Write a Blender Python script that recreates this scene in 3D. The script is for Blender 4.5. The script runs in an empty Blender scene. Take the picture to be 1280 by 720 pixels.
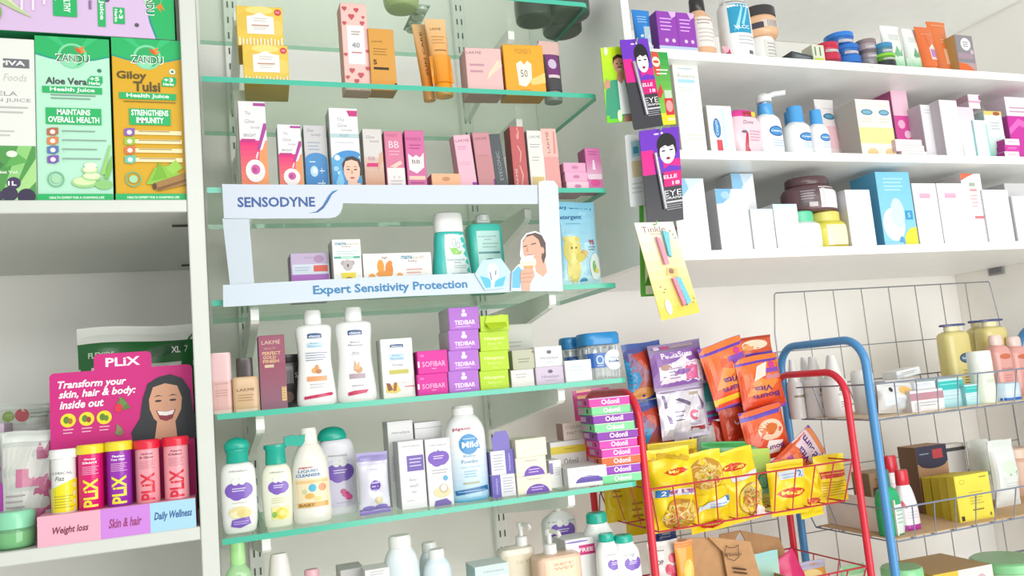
import bpy, bmesh, math, random
from mathutils import Vector, Matrix
from mathutils.geometry import tessellate_polygon
random.seed(7)
scene = bpy.context.scene
col = scene.collection

# ---------------------------------------------------------------- camera
EYE = 1.5                                   # eye height above the floor
F_PX = 1015.3                               # focal length in pixels of the 1280 wide frame
def _rot(a, b, c):
    rx = Matrix(((1,0,0),(0,math.cos(a),-math.sin(a)),(0,math.sin(a),math.cos(a))))
    ry = Matrix(((math.cos(b),0,math.sin(b)),(0,1,0),(-math.sin(b),0,math.cos(b))))
    rz = Matrix(((math.cos(c),-math.sin(c),0),(math.sin(c),math.cos(c),0),(0,0,1)))
    return rz @ rx @ ry
RC = _rot(-.11929, -.35701, -.08882)        # (X right, Y down, Z forward) -> camera
cam_d = bpy.data.cameras.new('camera'); cam = bpy.data.objects.new('camera', cam_d); col.objects.link(cam)
cam_d.sensor_width = 36; cam_d.lens = 36*F_PX/1280; cam_d.clip_start = .05
r0, r1, r2 = RC[0], RC[1], RC[2]
wv = lambda r: Vector((r[0], r[2], -r[1]))  # row of RC as a world vector
ax, ay, az = wv(r0), -wv(r1), -wv(r2)
M = Matrix((ax, ay, az)).transposed().to_4x4(); M.translation = (0, 0, EYE)
cam.matrix_world = M
scene.camera = cam

# ---------------------------------------------------------------- light, world, exposure
w = bpy.data.worlds.new('world'); scene.world = w; w.use_nodes = True
bg = w.node_tree.nodes['Background']; bg.inputs[0].default_value = (.975,1,.965,1); bg.inputs[1].default_value = .82
def area(name, loc, target, sx, sy, power, color=(1,1,1)):
    d = bpy.data.lights.new(name, 'AREA'); d.shape = 'RECTANGLE'; d.size = sx; d.size_y = sy; d.energy = power; d.color = color
    o = bpy.data.objects.new(name, d); col.objects.link(o); o.location = loc
    o.rotation_euler = (Vector(target)-Vector(loc)).to_track_quat('-Z','Y').to_euler()
    return o
area('shopfront_daylight', (1.45,-1.2,1.3), (.8,1.5,1.4), 1.9, 1.8, 50, (1,.985,.965))
area('added_fill_light', (.32,-.7,2.25), (.32,1.5,1.35), 1.5, .25, 10, (.98,1,.97))  # added fill lamp out of view, brightens the backs of the shelves
vs = scene.view_settings
vs.view_transform = 'Standard'; vs.look = 'None'; vs.exposure = 0; vs.gamma = 1; vs.use_curve_mapping = False
scene.cycles.max_bounces = 12; scene.cycles.diffuse_bounces = 8; scene.cycles.transparent_max_bounces = 24
scene.cycles.caustics_reflective = True; scene.cycles.caustics_refractive = False

# ---------------------------------------------------------------- helpers: pixels of the photograph to places
def X_at(px, D, Z):
    "X of the point that stands in depth D and height Z (over the eye) and shows in column px"
    u = px-640; c0 = -RC[0][1]*Z+RC[0][2]*D; c2 = -RC[2][1]*Z+RC[2][2]*D
    return (F_PX*c0-u*c2)/(u*RC[2][0]-F_PX*RC[0][0])
def Z_at(py, X, D):
    v = py-360; c1 = RC[1][0]*X+RC[1][2]*D; c2 = RC[2][0]*X+RC[2][2]*D
    return (F_PX*c1-v*c2)/(F_PX*RC[1][1]-v*RC[2][1])
def XZ_at(px, py, D):
    d = RC.transposed() @ Vector((px-640, py-360, F_PX)); return d[0]/d[2]*D, -d[1]/d[2]*D

# ---------------------------------------------------------------- helpers: colour, material, mesh
def lin(c):
    if not isinstance(c, str): return tuple(c)
    if len(c) == 3: c = ''.join(k*2 for k in c)
    f = lambda v: v/12.92 if v <= .04045 else ((v+.055)/1.055)**2.4
    return tuple(f(int(c[i:i+2],16)/255) for i in (0,2,4))
_m = {}
def mat(c, rough=.45, metal=0, kind='', bump=0, scale=30, spec=.5, alpha=1, trans=0):
    key = (c, rough, metal, kind, bump, scale, spec, alpha, trans)
    if key in _m: return _m[key]
    m = bpy.data.materials.new(kind or 'paint'); m.use_nodes = True; nt = m.node_tree; b = nt.nodes['Principled BSDF']
    b.inputs['Roughness'].default_value = rough; b.inputs['Metallic'].default_value = metal
    b.inputs['Specular IOR Level'].default_value = spec; b.inputs['Alpha'].default_value = alpha
    b.inputs['Transmission Weight'].default_value = trans
    if c == 'INK':
        a = nt.nodes.new('ShaderNodeAttribute'); a.attribute_name = 'Col'; nt.links.new(a.outputs['Color'], b.inputs['Base Color'])
    elif bump:
        tx = nt.nodes.new('ShaderNodeTexCoord'); n = nt.nodes.new('ShaderNodeTexNoise'); n.inputs['Scale'].default_value = scale; n.inputs['Detail'].default_value = 5
        nt.links.new(tx.outputs['Object'], n.inputs['Vector'])
        r = nt.nodes.new('ShaderNodeValToRGB'); l = lin(c)
        r.color_ramp.elements[0].position = .3; r.color_ramp.elements[0].color = (*[v*(1-bump) for v in l],1)
        r.color_ramp.elements[1].position = .62; r.color_ramp.elements[1].color = (*l,1)
        nt.links.new(n.outputs['Fac'], r.inputs['Fac']); nt.links.new(r.outputs['Color'], b.inputs['Base Color'])
    else: b.inputs['Base Color'].default_value = (*lin(c),1)
    _m[key] = m; return m
def see_through(c, gloss=.12, kind='glass', rough=.05, body=0.0, bodyc=None):
    "tinted sheet glass or clear plastic: passes tinted light, mirrors a little, body = share of milky surface"
    key = (c, gloss, kind, rough, body, bodyc)
    if key in _m: return _m[key]
    m = bpy.data.materials.new(kind); m.use_nodes = True; nt = m.node_tree; nt.nodes.clear()
    N = nt.nodes.new; L = nt.links.new
    out = N('ShaderNodeOutputMaterial'); t = N('ShaderNodeBsdfTransparent'); t.inputs[0].default_value = (*lin(c),1)
    g = N('ShaderNodeBsdfGlossy'); g.inputs['Roughness'].default_value = rough; g.inputs[0].default_value = (.9,1,.96,1)
    lw = N('ShaderNodeLayerWeight'); lw.inputs[0].default_value = .5; pw = N('ShaderNodeMath'); pw.operation = 'POWER'; pw.inputs[1].default_value = 4.5
    ma = N('ShaderNodeMath'); ma.operation = 'MULTIPLY_ADD'; ma.inputs[1].default_value = .4; ma.inputs[2].default_value = gloss*.35
    L(lw.outputs['Facing'], pw.inputs[0]); L(pw.outputs[0], ma.inputs[0])
    mx = N('ShaderNodeMixShader'); L(ma.outputs[0], mx.inputs[0])
    if body:
        d = N('ShaderNodeBsdfDiffuse'); d.inputs[0].default_value = (*lin(bodyc or c),1); m2 = N('ShaderNodeMixShader'); m2.inputs[0].default_value = body
        L(t.outputs[0], m2.inputs[1]); L(d.outputs[0], m2.inputs[2]); L(m2.outputs[0], mx.inputs[1])
    else: L(t.outputs[0], mx.inputs[1])
    L(g.outputs[0], mx.inputs[2]); L(mx.outputs[0], out.inputs[0])
    _m[key] = m; return m
INK = mat('INK', .5, kind='printed_card'); GLOSS = mat('INK', .25, kind='printed_plastic'); FOIL = mat('INK', .3, .35, kind='printed_foil')

class MB:
    "collects faces with a colour each; build() links them as one mesh object"
    def __init__(s): s.v = []; s.f = []; s.c = []
    def face(s, pts, c):
        i = len(s.v); s.v += [tuple(p) for p in pts]; s.f.append(tuple(range(i,i+len(pts)))); s.c.append(lin(c))
    def grid(s, rows, c, closed=False):
        "rows of points joined by quads; c a colour or a function of the row number"
        i = len(s.v); n = len(rows[0]); 
        for r in rows: s.v += [tuple(p) for p in r]
        for a in range(len(rows)-1):
            cc = lin(c(a) if callable(c) else c)
            for b in range(n if closed else n-1):
                b2 = (b+1)%n; s.f.append((i+a*n+b, i+a*n+b2, i+(a+1)*n+b2, i+(a+1)*n+b)); s.c.append(cc)
    def cap(s, ring, c): s.face(ring, c)
    def box(s, w, d, h, c, top=None, side=None, bottom=None, back=None, b=.0007, at=(0,0,0)):
        b = min(b, w*.2, d*.2, h*.2); hx, hy = w/2, d/2; ox, oy, oz = at
        lo = (-hx,-hy,0); hi = (hx,hy,h); P = {}
        for i in (0,1):
            for j in (0,1):
                for k in (0,1):
                    q = (i,j,k)
                    for a in range(3):
                        p = [hi[t] if q[t] else lo[t] for t in range(3)]
                        for t in range(3):
                            if t != a: p[t] += -b if q[t] else b
                        P[q,a] = (p[0]+ox,p[1]+oy,p[2]+oz)
        side = side or c; top = top or c; back = back or side
        C = {(0,0):side,(0,1):side,(1,0):c,(1,1):back,(2,0):bottom or side,(2,1):top}
        for a in range(3):
            o1, o2 = [t for t in range(3) if t != a]
            for sgn in (0,1):
                ring = []
                for e1, e2 in ((0,0),(1,0),(1,1),(0,1)):
                    q = [0,0,0]; q[a] = sgn; q[o1] = e1; q[o2] = e2; ring.append(P[tuple(q),a])
                s.face(ring, C[a,sgn])
        for a in range(3):                       # edges along axis a
            o1, o2 = [t for t in range(3) if t != a]
            for e1 in (0,1):
                for e2 in (0,1):
                    q = [0,0,0]; q[o1] = e1; q[o2] = e2; q2 = list(q); q2[a] = 1
                    q, q2 = tuple(q), tuple(q2)
                    s.face([P[q,o1],P[q2,o1],P[q2,o2],P[q,o2]], c)
        for q in {k[0] for k in P}: s.face([P[q,0],P[q,1],P[q,2]], c)
    def tube(s, pts, r, c, n=8, closed=False):
        pts = [Vector(p) for p in pts]; rows = []; up = None
        for i, p in enumerate(pts):
            if closed: t = pts[(i+1)%len(pts)]-pts[i-1]
            else: t = pts[min(i+1,len(pts)-1)]-pts[max(i-1,0)]
            t.normalize()
            if up is None: up = t.orthogonal().normalized()
            up = (up-t*up.dot(t)).normalized(); sd = t.cross(up)
            rows.append([p+(up*math.cos(k*math.tau/n)+sd*math.sin(k*math.tau/n))*r for k in range(n)])
        if closed: rows.append(rows[0])
        s.grid(rows, c, True)
        if not closed: s.cap(rows[0], c); s.cap(rows[-1][::-1], c)
    def lathe(s, prof, c, at=(0,0,0), n=28, dr=1, e=2):
        "prof [(z, halfwidth)], c a colour or a list of (z_from, colour); dr depth ratio, e squareness"
        rows = []; 
        for z, r in prof:
            ring = []
            for k in range(n):
                a = k*math.tau/n; ca, sa = math.cos(a), math.sin(a)
                ring.append((at[0]+r*math.copysign(abs(ca)**(2/e),ca), at[1]+r*dr*math.copysign(abs(sa)**(2/e),sa), at[2]+z))
            rows.append(ring)
        s.grid(rows, c if not isinstance(c,list) else (lambda i: c[i]), True)
        c0 = c if not isinstance(c,list) else c[0]; c1 = c if not isinstance(c,list) else c[-1]
        s.cap(rows[0][::-1], c0); s.cap(rows[-1], c1)
    def build(s, name, parent=None, m=None, smooth=False, fix=True, loc=None, weld=False):
        me = bpy.data.meshes.new(name); me.from_pydata(s.v, [], s.f)
        a = me.color_attributes.new('Col', 'FLOAT_COLOR', 'CORNER'); d = []
        for f, c in zip(s.f, s.c): d += [c[0]*.84,c[1]*.84,c[2]*.84,1]*len(f)    # paper and plastic reflect less than pure paint values
        a.data.foreach_set('color', d)
        if fix or weld:
            bm = bmesh.new(); bm.from_mesh(me)
            if weld: bmesh.ops.remove_doubles(bm, verts=bm.verts, dist=1e-5)
            bmesh.ops.recalc_face_normals(bm, faces=bm.faces); bm.to_mesh(me); bm.free()
        if smooth:
            me.polygons.foreach_set('use_smooth', [True]*len(me.polygons)); me.set_sharp_from_angle(angle=.7)
        me.materials.append(m or INK)
        o = bpy.data.objects.new(name, me); col.objects.link(o); o.parent = parent
        if loc: o.location = loc
        return o

def tag(o, label, cat, group=None, kind=None):
    if label: o['label'] = label
    if cat: o['category'] = cat
    if group: o['group'] = group
    if kind: o['kind'] = kind
    return o
def empty(name, loc, label=None, cat=None, group=None, rz=0):
    o = bpy.data.objects.new(name, None); col.objects.link(o); o.location = loc; o.rotation_euler = (0,0,rz); o.empty_display_size = .02
    return tag(o, label, cat, group)

# ---------------------------------------------------------------- helpers: lettering and printed pictures
_txt = {}
def text_mesh(s, style=''):
    key = (s, 'i' in style, 'b' in style)
    if key in _txt: return _txt[key]
    cu = bpy.data.curves.new('lettering', 'FONT'); cu.body = s; cu.resolution_u = 2; cu.shear = .25 if key[1] else 0; cu.offset = .028 if key[2] else 0
    o = bpy.data.objects.new('lettering', cu); col.objects.link(o); dg = bpy.context.evaluated_depsgraph_get()
    me = bpy.data.meshes.new_from_object(o.evaluated_get(dg)); vs_ = [(v.co.x, v.co.y) for v in me.vertices]; fs = [tuple(p.vertices) for p in me.polygons]
    bpy.data.objects.remove(o); bpy.data.curves.remove(cu); bpy.data.meshes.remove(me)
    x0 = min(v[0] for v in vs_); x1 = max(v[0] for v in vs_); y0 = min(v[1] for v in vs_); y1 = max(v[1] for v in vs_)
    _txt[key] = ([(x-(x0+x1)/2, y-(y0+y1)/2) for x, y in vs_], fs, x1-x0, y1-y0); return _txt[key]
def art_mesh(art, w, h, fmap, curved=False, base=.00018, step=.00006, clamp=True):
    "art: print in fractions of the face (0,0 bottom left); fmap(u, v, off) puts it on the surface"
    mb = MB(); P = lambda x, y: ((x-.5)*w, y*h)
    for i, a in enumerate(art):
        off = base+step*i; k = a[0]; q = lambda x, y: fmap(*P(x,y), off)
        nx = 10 if curved else 1
        if k in 'rg':
            x0,y0,x1,y1 = a[1:5]; ny = 10 if k == 'g' else (6 if curved else 1)
            rows = [[q(x0+(x1-x0)*t/nx, y0+(y1-y0)*r/ny) for t in range(nx+1)] for r in range(ny+1)]
            if k == 'r': mb.grid(rows, a[5])
            else:
                c0, c1 = lin(a[5]), lin(a[6]); mb.grid(rows, lambda r: tuple(c0[j]+(c1[j]-c0[j])*r/(ny-1) for j in range(3)))
        elif k in 'ec':
            cx, cy, rx = a[1:4]; ry, c = (a[4],a[5]) if k == 'e' else (rx*w/h, a[4])
            n = 20; q_ = q; q = lambda x, y, q_=q_: q_(min(1,max(0,x)) if clamp else x, min(1,max(0,y)) if clamp else y)
            for r_a, r_b in ((0,.5),(.5,1)):
                rows = [[q(cx+rx*r_*math.cos(t*math.tau/n), cy+ry*r_*math.sin(t*math.tau/n)) for t in range(n)] for r_ in (max(r_a,.001), r_b)]
                mb.grid(rows, c, True)
        elif k == 'o':
            cx, cy, rx, ry, th, c = a[1:7]; n = 24
            mb.grid([[q(cx+(rx-th*m_)*math.cos(t*math.tau/n), cy+(ry-th*m_*w/h)*math.sin(t*math.tau/n)) for t in range(n)] for m_ in (0,1)], c, True)
        elif k == 'p':
            pts = a[1]; tri = tessellate_polygon([[Vector((x*w,y*h,0)) for x, y in pts]])
            todo = [tuple((pts[j][0]*w, pts[j][1]*h) for j in t) for t in tri]; lim = max(w,h)*.09 if curved else 9
            while todo:
                t = todo.pop(); ls = [math.dist(t[i],t[(i+1)%3]) for i in range(3)]; i = ls.index(max(ls))
                if ls[i] > lim:
                    a0, b0, c0 = t[i], t[(i+1)%3], t[(i+2)%3]; m0 = ((a0[0]+b0[0])/2,(a0[1]+b0[1])/2); todo += [(a0,m0,c0),(m0,b0,c0)]
                else: mb.face([fmap(x-.5*w, y, off) for x, y in t], a[2])
        elif k == 'l':
            x0, y0, x1, n, pitch, c = a[1:7]
            for j in range(n):
                y = y0-j*pitch; xe = x1-(x1-x0)*(.0,.12,.05,.2)[j%4]
                mb.grid([[q(x0+(xe-x0)*t/nx, yy) for t in range(nx+1)] for yy in (y, y+pitch*.34)], c)
        elif k == 't':
            s, cx, cy, wf, c = a[1:6]; hf = a[6] if len(a) > 6 else None; st = a[7] if len(a) > 7 else ''
            vs_, fs, tw, th = text_mesh(s, st); rot = 'v' in st or 'd' in st
            sx = wf*(h if rot else w)/tw; sy = hf*(w if rot else h)/th if hf else sx
            ang = math.radians(float(st[st.index('@')+1:])) if '@' in st else 0
            ca, sa = math.cos(ang), math.sin(ang)
            pts = []; pt2 = []
            for x, y in vs_:
                x, y = x*sx, y*sy
                if 'v' in st: x, y = -y, x
                elif 'd' in st: x, y = y, -x
                if ang: x, y = x*ca-y*sa, x*sa+y*ca
                pt2.append(((cx-.5)*w+x, cy*h+y)); pts.append(fmap((cx-.5)*w+x, cy*h+y, off))
            if not curved or max(sx*tw, sy*th) < .016:
                for f in fs: mb.face([pts[j] for j in f], c)
            else:
                todo = [tuple(pt2[j] for j in (f[0],f[k],f[k+1])) for f in fs for k in range(1,len(f)-1)]; lim = .004
                while todo:
                    t = todo.pop(); ls = [math.dist(t[i],t[(i+1)%3]) for i in range(3)]; i = ls.index(max(ls))
                    if ls[i] > lim:
                        a0, b0, c0 = t[i], t[(i+1)%3], t[(i+2)%3]; m0 = ((a0[0]+b0[0])/2,(a0[1]+b0[1])/2); todo += [(a0,m0,c0),(m0,b0,c0)]
                    else: mb.face([fmap(x, y, off) for x, y in t], c)
    return mb
def lift(art, a):
    "squeeze a print into the part of the face above the fraction a"
    k = 1-a; Y = lambda y: a+k*y; out = []
    for p in art:
        p = list(p); t = p[0]
        if t in 'rg': p[2], p[4] = Y(p[2]), Y(p[4])
        elif t == 'e': p[2] = Y(p[2]); p[4] *= k
        elif t == 'c': p[2] = Y(p[2])
        elif t == 'o': p[2] = Y(p[2]); p[4] *= k
        elif t == 'p': p[1] = [(x,Y(y)) for x, y in p[1]]
        elif t == 'l': p[2] = Y(p[2]); p[5] *= k
        elif t == 't':
            p[3] = Y(p[3])
            if len(p) > 6 and p[6]: p[6] *= k
        out.append(tuple(p))
    return out
def woman(cx, cy, s, asp, skin='e8b59a', hair='2a2528', dress=None, long=True, smile=True):
    "a printed portrait: cx, cy face centre, s face half-width, all in fractions; asp = width/height of the sheet"
    k = asp; A = []; e = lambda x,y,rx,ry,c: A.append(('e',cx+x*s,cy+y*s*k,rx*s,ry*s*k,c))
    P = lambda pts,c: A.append(('p',[(cx+x*s,cy+y*s*k) for x,y in pts],c))
    if long: P([(-.4,1.75),(.3,1.9),(1.0,1.6),(1.45,.8),(1.55,-.4),(1.9,-1.5),(1.7,-2.2),(.6,-2.1),(-.9,-2.1),(-1.9,-2.2),(-2.0,-1.5),(-1.5,-.7),(-1.3,.5),(-1.0,1.4)], hair)
    else: P([(-1.05,.2),(-1.1,.9),(-.6,1.6),(.2,1.75),(.95,1.4),(1.3,.6),(1.2,-.3),(.9,-.4)], hair)
    P([(-.5,-.8),(.5,-.8),(.6,-2.1),(-.7,-2.1)], skin)
    if dress: P([(-2.2,-2.9),(-1.5,-2.0),(-.6,-1.7),(.1,-2.1),(.7,-1.7),(1.6,-2.0),(2.2,-2.9)], dress)
    P([(-.95,.4),(-.7,1.15),(0,1.35),(.7,1.15),(.95,.4),(.88,-.35),(.55,-1.0),(.1,-1.32),(-.25,-1.25),(-.7,-.8),(-.92,-.2)], skin)
    for x in (-.42,.42):
        e(x,.28,.2,.07,'3a2a26'); P([(x-.28,.52),(x,.66),(x+.28,.54),(x,.58)], '4a3830')
    P([(-.08,.2),(.08,.2),(.16,-.18),(-.16,-.18)], 'd79f86')
    if smile:
        P([(-.52,-.38),(0,-.46),(.52,-.38),(.3,-.8),(0,-.9),(-.3,-.8)], 'b23b44'); P([(-.44,-.42),(0,-.49),(.44,-.42),(.24,-.66),(-.24,-.66)], 'fff')
    else: e(0,-.62,.26,.1,'c0555a')
    return A

# ---------------------------------------------------------------- helpers: goods
TOP = {}
def place(x0, x1, yt, sh, back, front=None):
    Z = sh; D = (front if front is not None else 1.207)+back
    xa, xb = X_at(x0,D,Z), X_at(x1,D,Z); xm = (xa+xb)/2
    return xm, D, Z, xb-xa, Z_at(yt, xm, D)-Z
FRONT = 1.207
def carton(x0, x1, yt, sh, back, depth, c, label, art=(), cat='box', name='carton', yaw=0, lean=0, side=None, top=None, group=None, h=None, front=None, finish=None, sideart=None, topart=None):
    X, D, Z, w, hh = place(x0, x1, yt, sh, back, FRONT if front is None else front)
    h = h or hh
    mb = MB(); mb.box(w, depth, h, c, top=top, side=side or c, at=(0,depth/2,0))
    o = mb.build(name, m=finish or INK)
    o.location = (X, D, Z+EYE); o.rotation_euler = (0, math.radians(lean), math.radians(yaw))
    if lean: o.location.z += abs(math.sin(math.radians(lean)))*w/2
    tag(o, label, cat, group)
    if art: art_mesh([('r',.015,.015,.985,.985,c)]+list(art), w, h, lambda u, v, f: (u,-f,v)).build('front_print', o, finish or INK, fix=False)
    if sideart: art_mesh(sideart, depth, h, lambda u, v, f: (-w/2-f,depth/2-u,v)).build('side_print', o, finish or INK, fix=False)
    if topart: art_mesh(topart, w, depth, lambda u, v, f: (u,v,h+f)).build('top_print', o, finish or INK, fix=False)
    TOP[o.name] = Z+h
    o['w'] = w; 
    return o
def ztop(o): return TOP[o.name]
def interp(prof, z):
    if z <= prof[0][0]: return prof[0][1]
    for (a, ra), (b, rb) in zip(prof, prof[1:]):
        if z <= b: return ra+(rb-ra)*(z-a)/(b-a) if b > a else rb
    return prof[-1][1]
def smooth_prof(p, k=4):
    out = []
    for i in range(len(p)-1):
        p0 = p[max(i-1,0)]; p1 = p[i]; p2 = p[i+1]; p3 = p[min(i+2,len(p)-1)]
        for j in range(k):
            t = j/k
            z = p1[0]+(p2[0]-p1[0])*t
            m1 = (p2[1]-p0[1])/max(p2[0]-p0[0],1e-6)*(p2[0]-p1[0]); m2 = (p3[1]-p1[1])/max(p3[0]-p1[0],1e-6)*(p2[0]-p1[0])
            r = (2*t**3-3*t*t+1)*p1[1]+(t**3-2*t*t+t)*m1+(-2*t**3+3*t*t)*p2[1]+(t**3-t*t)*m2
            out.append((z, max(r,.0005)))
    return out+[p[-1]]
def bottle(x0, x1, yt, sh, back, parts, label, art=(), cat='bottle', name='lotion_bottle', dr=.55, e=2.4, group=None, yaw=0, front=None, h=None, area_=(0,1), finish=None, printname='label_print', loc=None, w=None, rot=None, lean=0):
    """parts: (part name, colour or material, [(height fraction, half-width fraction)], options); the first is the body that carries the print"""
    if loc is None:
        X, D, Z, w, hh = place(x0, x1, yt, sh, back, FRONT if front is None else front); h = h or hh
        loc = (X, D+w/2*dr, Z+EYE)
    root = empty(name, loc, label, cat, group, math.radians(yaw))
    if lean: root.rotation_euler = (0, math.radians(lean), math.radians(yaw))
    if rot: root.rotation_euler = rot
    body = None
    for pn, c, prof, *opt in parts:
        opt = opt[0] if opt else {}
        P = [(z*h, r*w/2) for z, r in prof]
        if opt.get('smooth', True) and len(P) > 2: P = smooth_prof(P)
        mb = MB(); d = opt.get('dr', dr); ee = opt.get('e', e)
        m = opt.get('mat'); cols = c
        if opt.get('grad'):
            c0, c1 = lin(c), lin(opt['grad']); n_ = len(P)-1; cols = [tuple(c0[j]+(c1[j]-c0[j])*min(1,max(0,(i/n_-opt.get('g0',0))/(opt.get('g1',1)-opt.get('g0',0)))) for j in range(3)) for i in range(n_)]
        mb.lathe(P, cols, at=(opt.get('x',0)*w, opt.get('y',0)*w, 0), n=opt.get('n',32), dr=d, e=ee)
        mb.build(pn, root, m or GLOSS, smooth=True)
        if body is None: body = (P, d, ee)
    if art:
        P, d, ee = body; z0, z1 = area_[0]*h, area_[1]*h
        def fm(u, v, f):
            z = z0+v; r = max(interp(P, z), 1e-4); t = min(abs(u)/r, .995)
            return (u, -r*d*(1-t**ee)**(1/ee)-f-.0002, z)
        art_mesh(art, w, z1-z0, fm, True).build(printname, root, finish or GLOSS, fix=False)
    TOP[root.name] = loc[2]-EYE+h
    return root
def pump_parts(root, x, z, s, c, direction=1, collar=None, long=1.0):
    "screw collar, stem and spout on top of a bottle; s = collar radius"
    mb = MB(); mb.lathe([(0,s),(s*1.3,s*.95),(s*1.4,s*.7)], collar or c, at=(x,0,z), n=20); mb.build('pump_collar', root, GLOSS, smooth=True)
    mb = MB(); mb.lathe([(0,s*.35),(s*1.2*long,s*.35),(s*1.25*long,s*.6),(s*2.0*long,s*.62),(s*2.15*long,s*.4)], c, at=(x,0,z+s*1.4), n=16)
    a = Vector((x,0,z+s*(1.4+1.7*long))); d = direction
    mb.tube([a, a+Vector((d*s*.3,-s*1.0,s*.1)), a+Vector((d*s*.6,-s*2.2,0)), a+Vector((d*s*.62,-s*2.5,-s*.4))], s*.34, c, 8)
    mb.build('pump_head', root, GLOSS, smooth=True)
def pouch(w, h, th, c, label, loc, art=(), cat='packet', name='snack_packet', roll=0, yaw=0, pitch=0, group=None, finish=None, seam=.07, seed=1, crimp=True, wav=.12, back=None, sides=.03, printname='front_print', seamc=None):
    "a filled bag with flat sealed ends; loc = its bottom middle, roll in its own plane"
    rnd = random.Random(seed); ph = [rnd.uniform(0,6.28) for _ in range(8)]; nu, nv = 16, 22
    def bulge(u, v):
        a = max(0, 1-abs(2*u)**3.2); t = min(1, max(0,(v-seam)/(.5-seam)) if v < .5 else max(0,(1-seam-v)/(.5-seam)))
        b = t**.45 if t > 0 else 0
        wr = 1+wav*(math.sin(9*u+ph[0]+3*math.sin(5*v+ph[1]))+.7*math.sin(17*v+ph[2]+4*u)+.6*math.sin(14*u-9*v+ph[3]))
        return th/2*a**.6*b*wr
    def fm(u, v, f):
        uu, vv = u/w, v/h
        pinch = 1-sides*math.sin(math.pi*min(1,max(0,vv)))
        y = -bulge(max(-.5,min(.5,uu)), max(0,min(1,vv)))-f
        zz = v+.012*h*math.sin(6*uu+ph[4])*(1 if vv > .5 else -.5)*abs(vv-.5)*1.2
        return (u*pinch, y-.0015*math.sin(vv*40)*(1 if crimp and (vv < seam or vv > 1-seam) else 0)*.3, zz)
    mb = MB()
    fr = [[fm(w*(i/nu-.5), h*j/nv, .0004) for i in range(nu+1)] for j in range(nv+1)]
    bk = [[(p[0], -p[1]*(.6) , p[2]) for p in r] for r in fr]
    cf = (lambda j: seamc if seamc and (j/nv < seam or j/nv >= 1-seam) else c) 
    mb.grid(fr, cf); mb.grid([r[::-1] for r in bk], back or cf)
    for a, b in ((0,0),(nv,nv)): mb.grid([fr[a], bk[b]], seamc or c)
    mb.grid([[r[0] for r in fr],[r[0] for r in bk]], c); mb.grid([[r[-1] for r in fr],[r[-1] for r in bk]], c)
    o = mb.build(name, m=finish or GLOSS, smooth=True, weld=True)
    o.location = loc; o.rotation_euler = Matrix.Rotation(math.radians(yaw),3,'Z').__matmul__(Matrix.Rotation(math.radians(pitch),3,'X')).__matmul__(Matrix.Rotation(math.radians(roll),3,'Y')).to_euler()
    tag(o, label, cat, group)
    if art: 
        am = art_mesh(art, w, h, fm, True, base=.0009, step=.00008); am.build(printname, o, finish or GLOSS, fix=False)
    return o
# ---------------------------------------------------------------- the setting
WALL = 1.62                                  # depth of the back wall
PAINT = mat('f4f2ee', .6, kind='wall_paint', bump=.025, scale=6)
LAM = mat('f2f3f1', .35, kind='white_laminate', bump=.03, scale=25)
def slab(name, x0, x1, y0, y1, z0, z1, m, parent=None, kind='structure', b=.0012):
    mb = MB(); mb.box(x1-x0, y1-y0, z1-z0, 'fff', b=b)
    o = mb.build(name, parent, m); o.location = ((x0+x1)/2, (y0+y1)/2, z0)
    if kind and parent is None: o['kind'] = kind
    return o
slab('wall_back', -1.3, 1.95, WALL, WALL+.06, 0, 3.0, PAINT)
slab('wall_right', 1.87, 1.93, 1.25, WALL, 0, 3.0, PAINT)
slab('floor', -2.5, 3.5, -3.5, WALL, -.05, 0, mat('e4e0d8', .3, kind='floor_tile', bump=.08, scale=8))

# left cabinet with deep shelves
cb = empty('display_cabinet', (-.6,1.38,0), 'tall white laminate cabinet with deep shelves for juice cartons and the pink stand', 'cabinet')
def cpart(name, x0, x1, y0, y1, z0, z1, root, m=None, b=.0012):
    m = m or LAM
    mb = MB(); mb.box(x1-x0, y1-y0, z1-z0, 'fff', b=b); o = mb.build(name, root, m)
    o.location = Vector(((x0+x1)/2, (y0+y1)/2, z0))-root.location; return o
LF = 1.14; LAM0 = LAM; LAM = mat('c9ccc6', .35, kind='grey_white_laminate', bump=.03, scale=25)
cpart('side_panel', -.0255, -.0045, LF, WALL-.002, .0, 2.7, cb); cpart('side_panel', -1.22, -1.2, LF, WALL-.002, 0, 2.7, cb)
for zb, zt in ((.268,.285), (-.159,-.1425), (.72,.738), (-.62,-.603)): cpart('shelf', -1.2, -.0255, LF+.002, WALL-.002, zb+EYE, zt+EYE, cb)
for px_, py_ in ((225,281),(222,331)):
    d_ = .268/XZ_at(px_, py_, 1)[1]; mb = MB(); mb.box(.022,.0025,.003,'4a4844',at=(0,0,-.003)); o = mb.build('shelf_pin', cb); o.location = Vector((-.0375,d_,.268+EYE-.0002))-cb.location
# right wall cabinet
LAM = LAM0
wc = empty('wall_cabinet', (1.28,1.41,1.68), 'white open wall cabinet of three shelves above the wire racks', 'cabinet')
WF = 1.2; SH = (.5556, .370, .1884); ST = tuple(z+.0165 for z in SH)
cpart('side_panel', .700, .7155, WF, WALL-.002, SH[2]+EYE, 2.7, wc)
for z in SH: cpart('shelf', .7155, 1.868, WF, WALL-.002, z+EYE, z+.0165+EYE, wc)
cpart('shelf', .7155, 1.868, WF, WALL-.002, .815+EYE, .832+EYE, wc)

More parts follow.
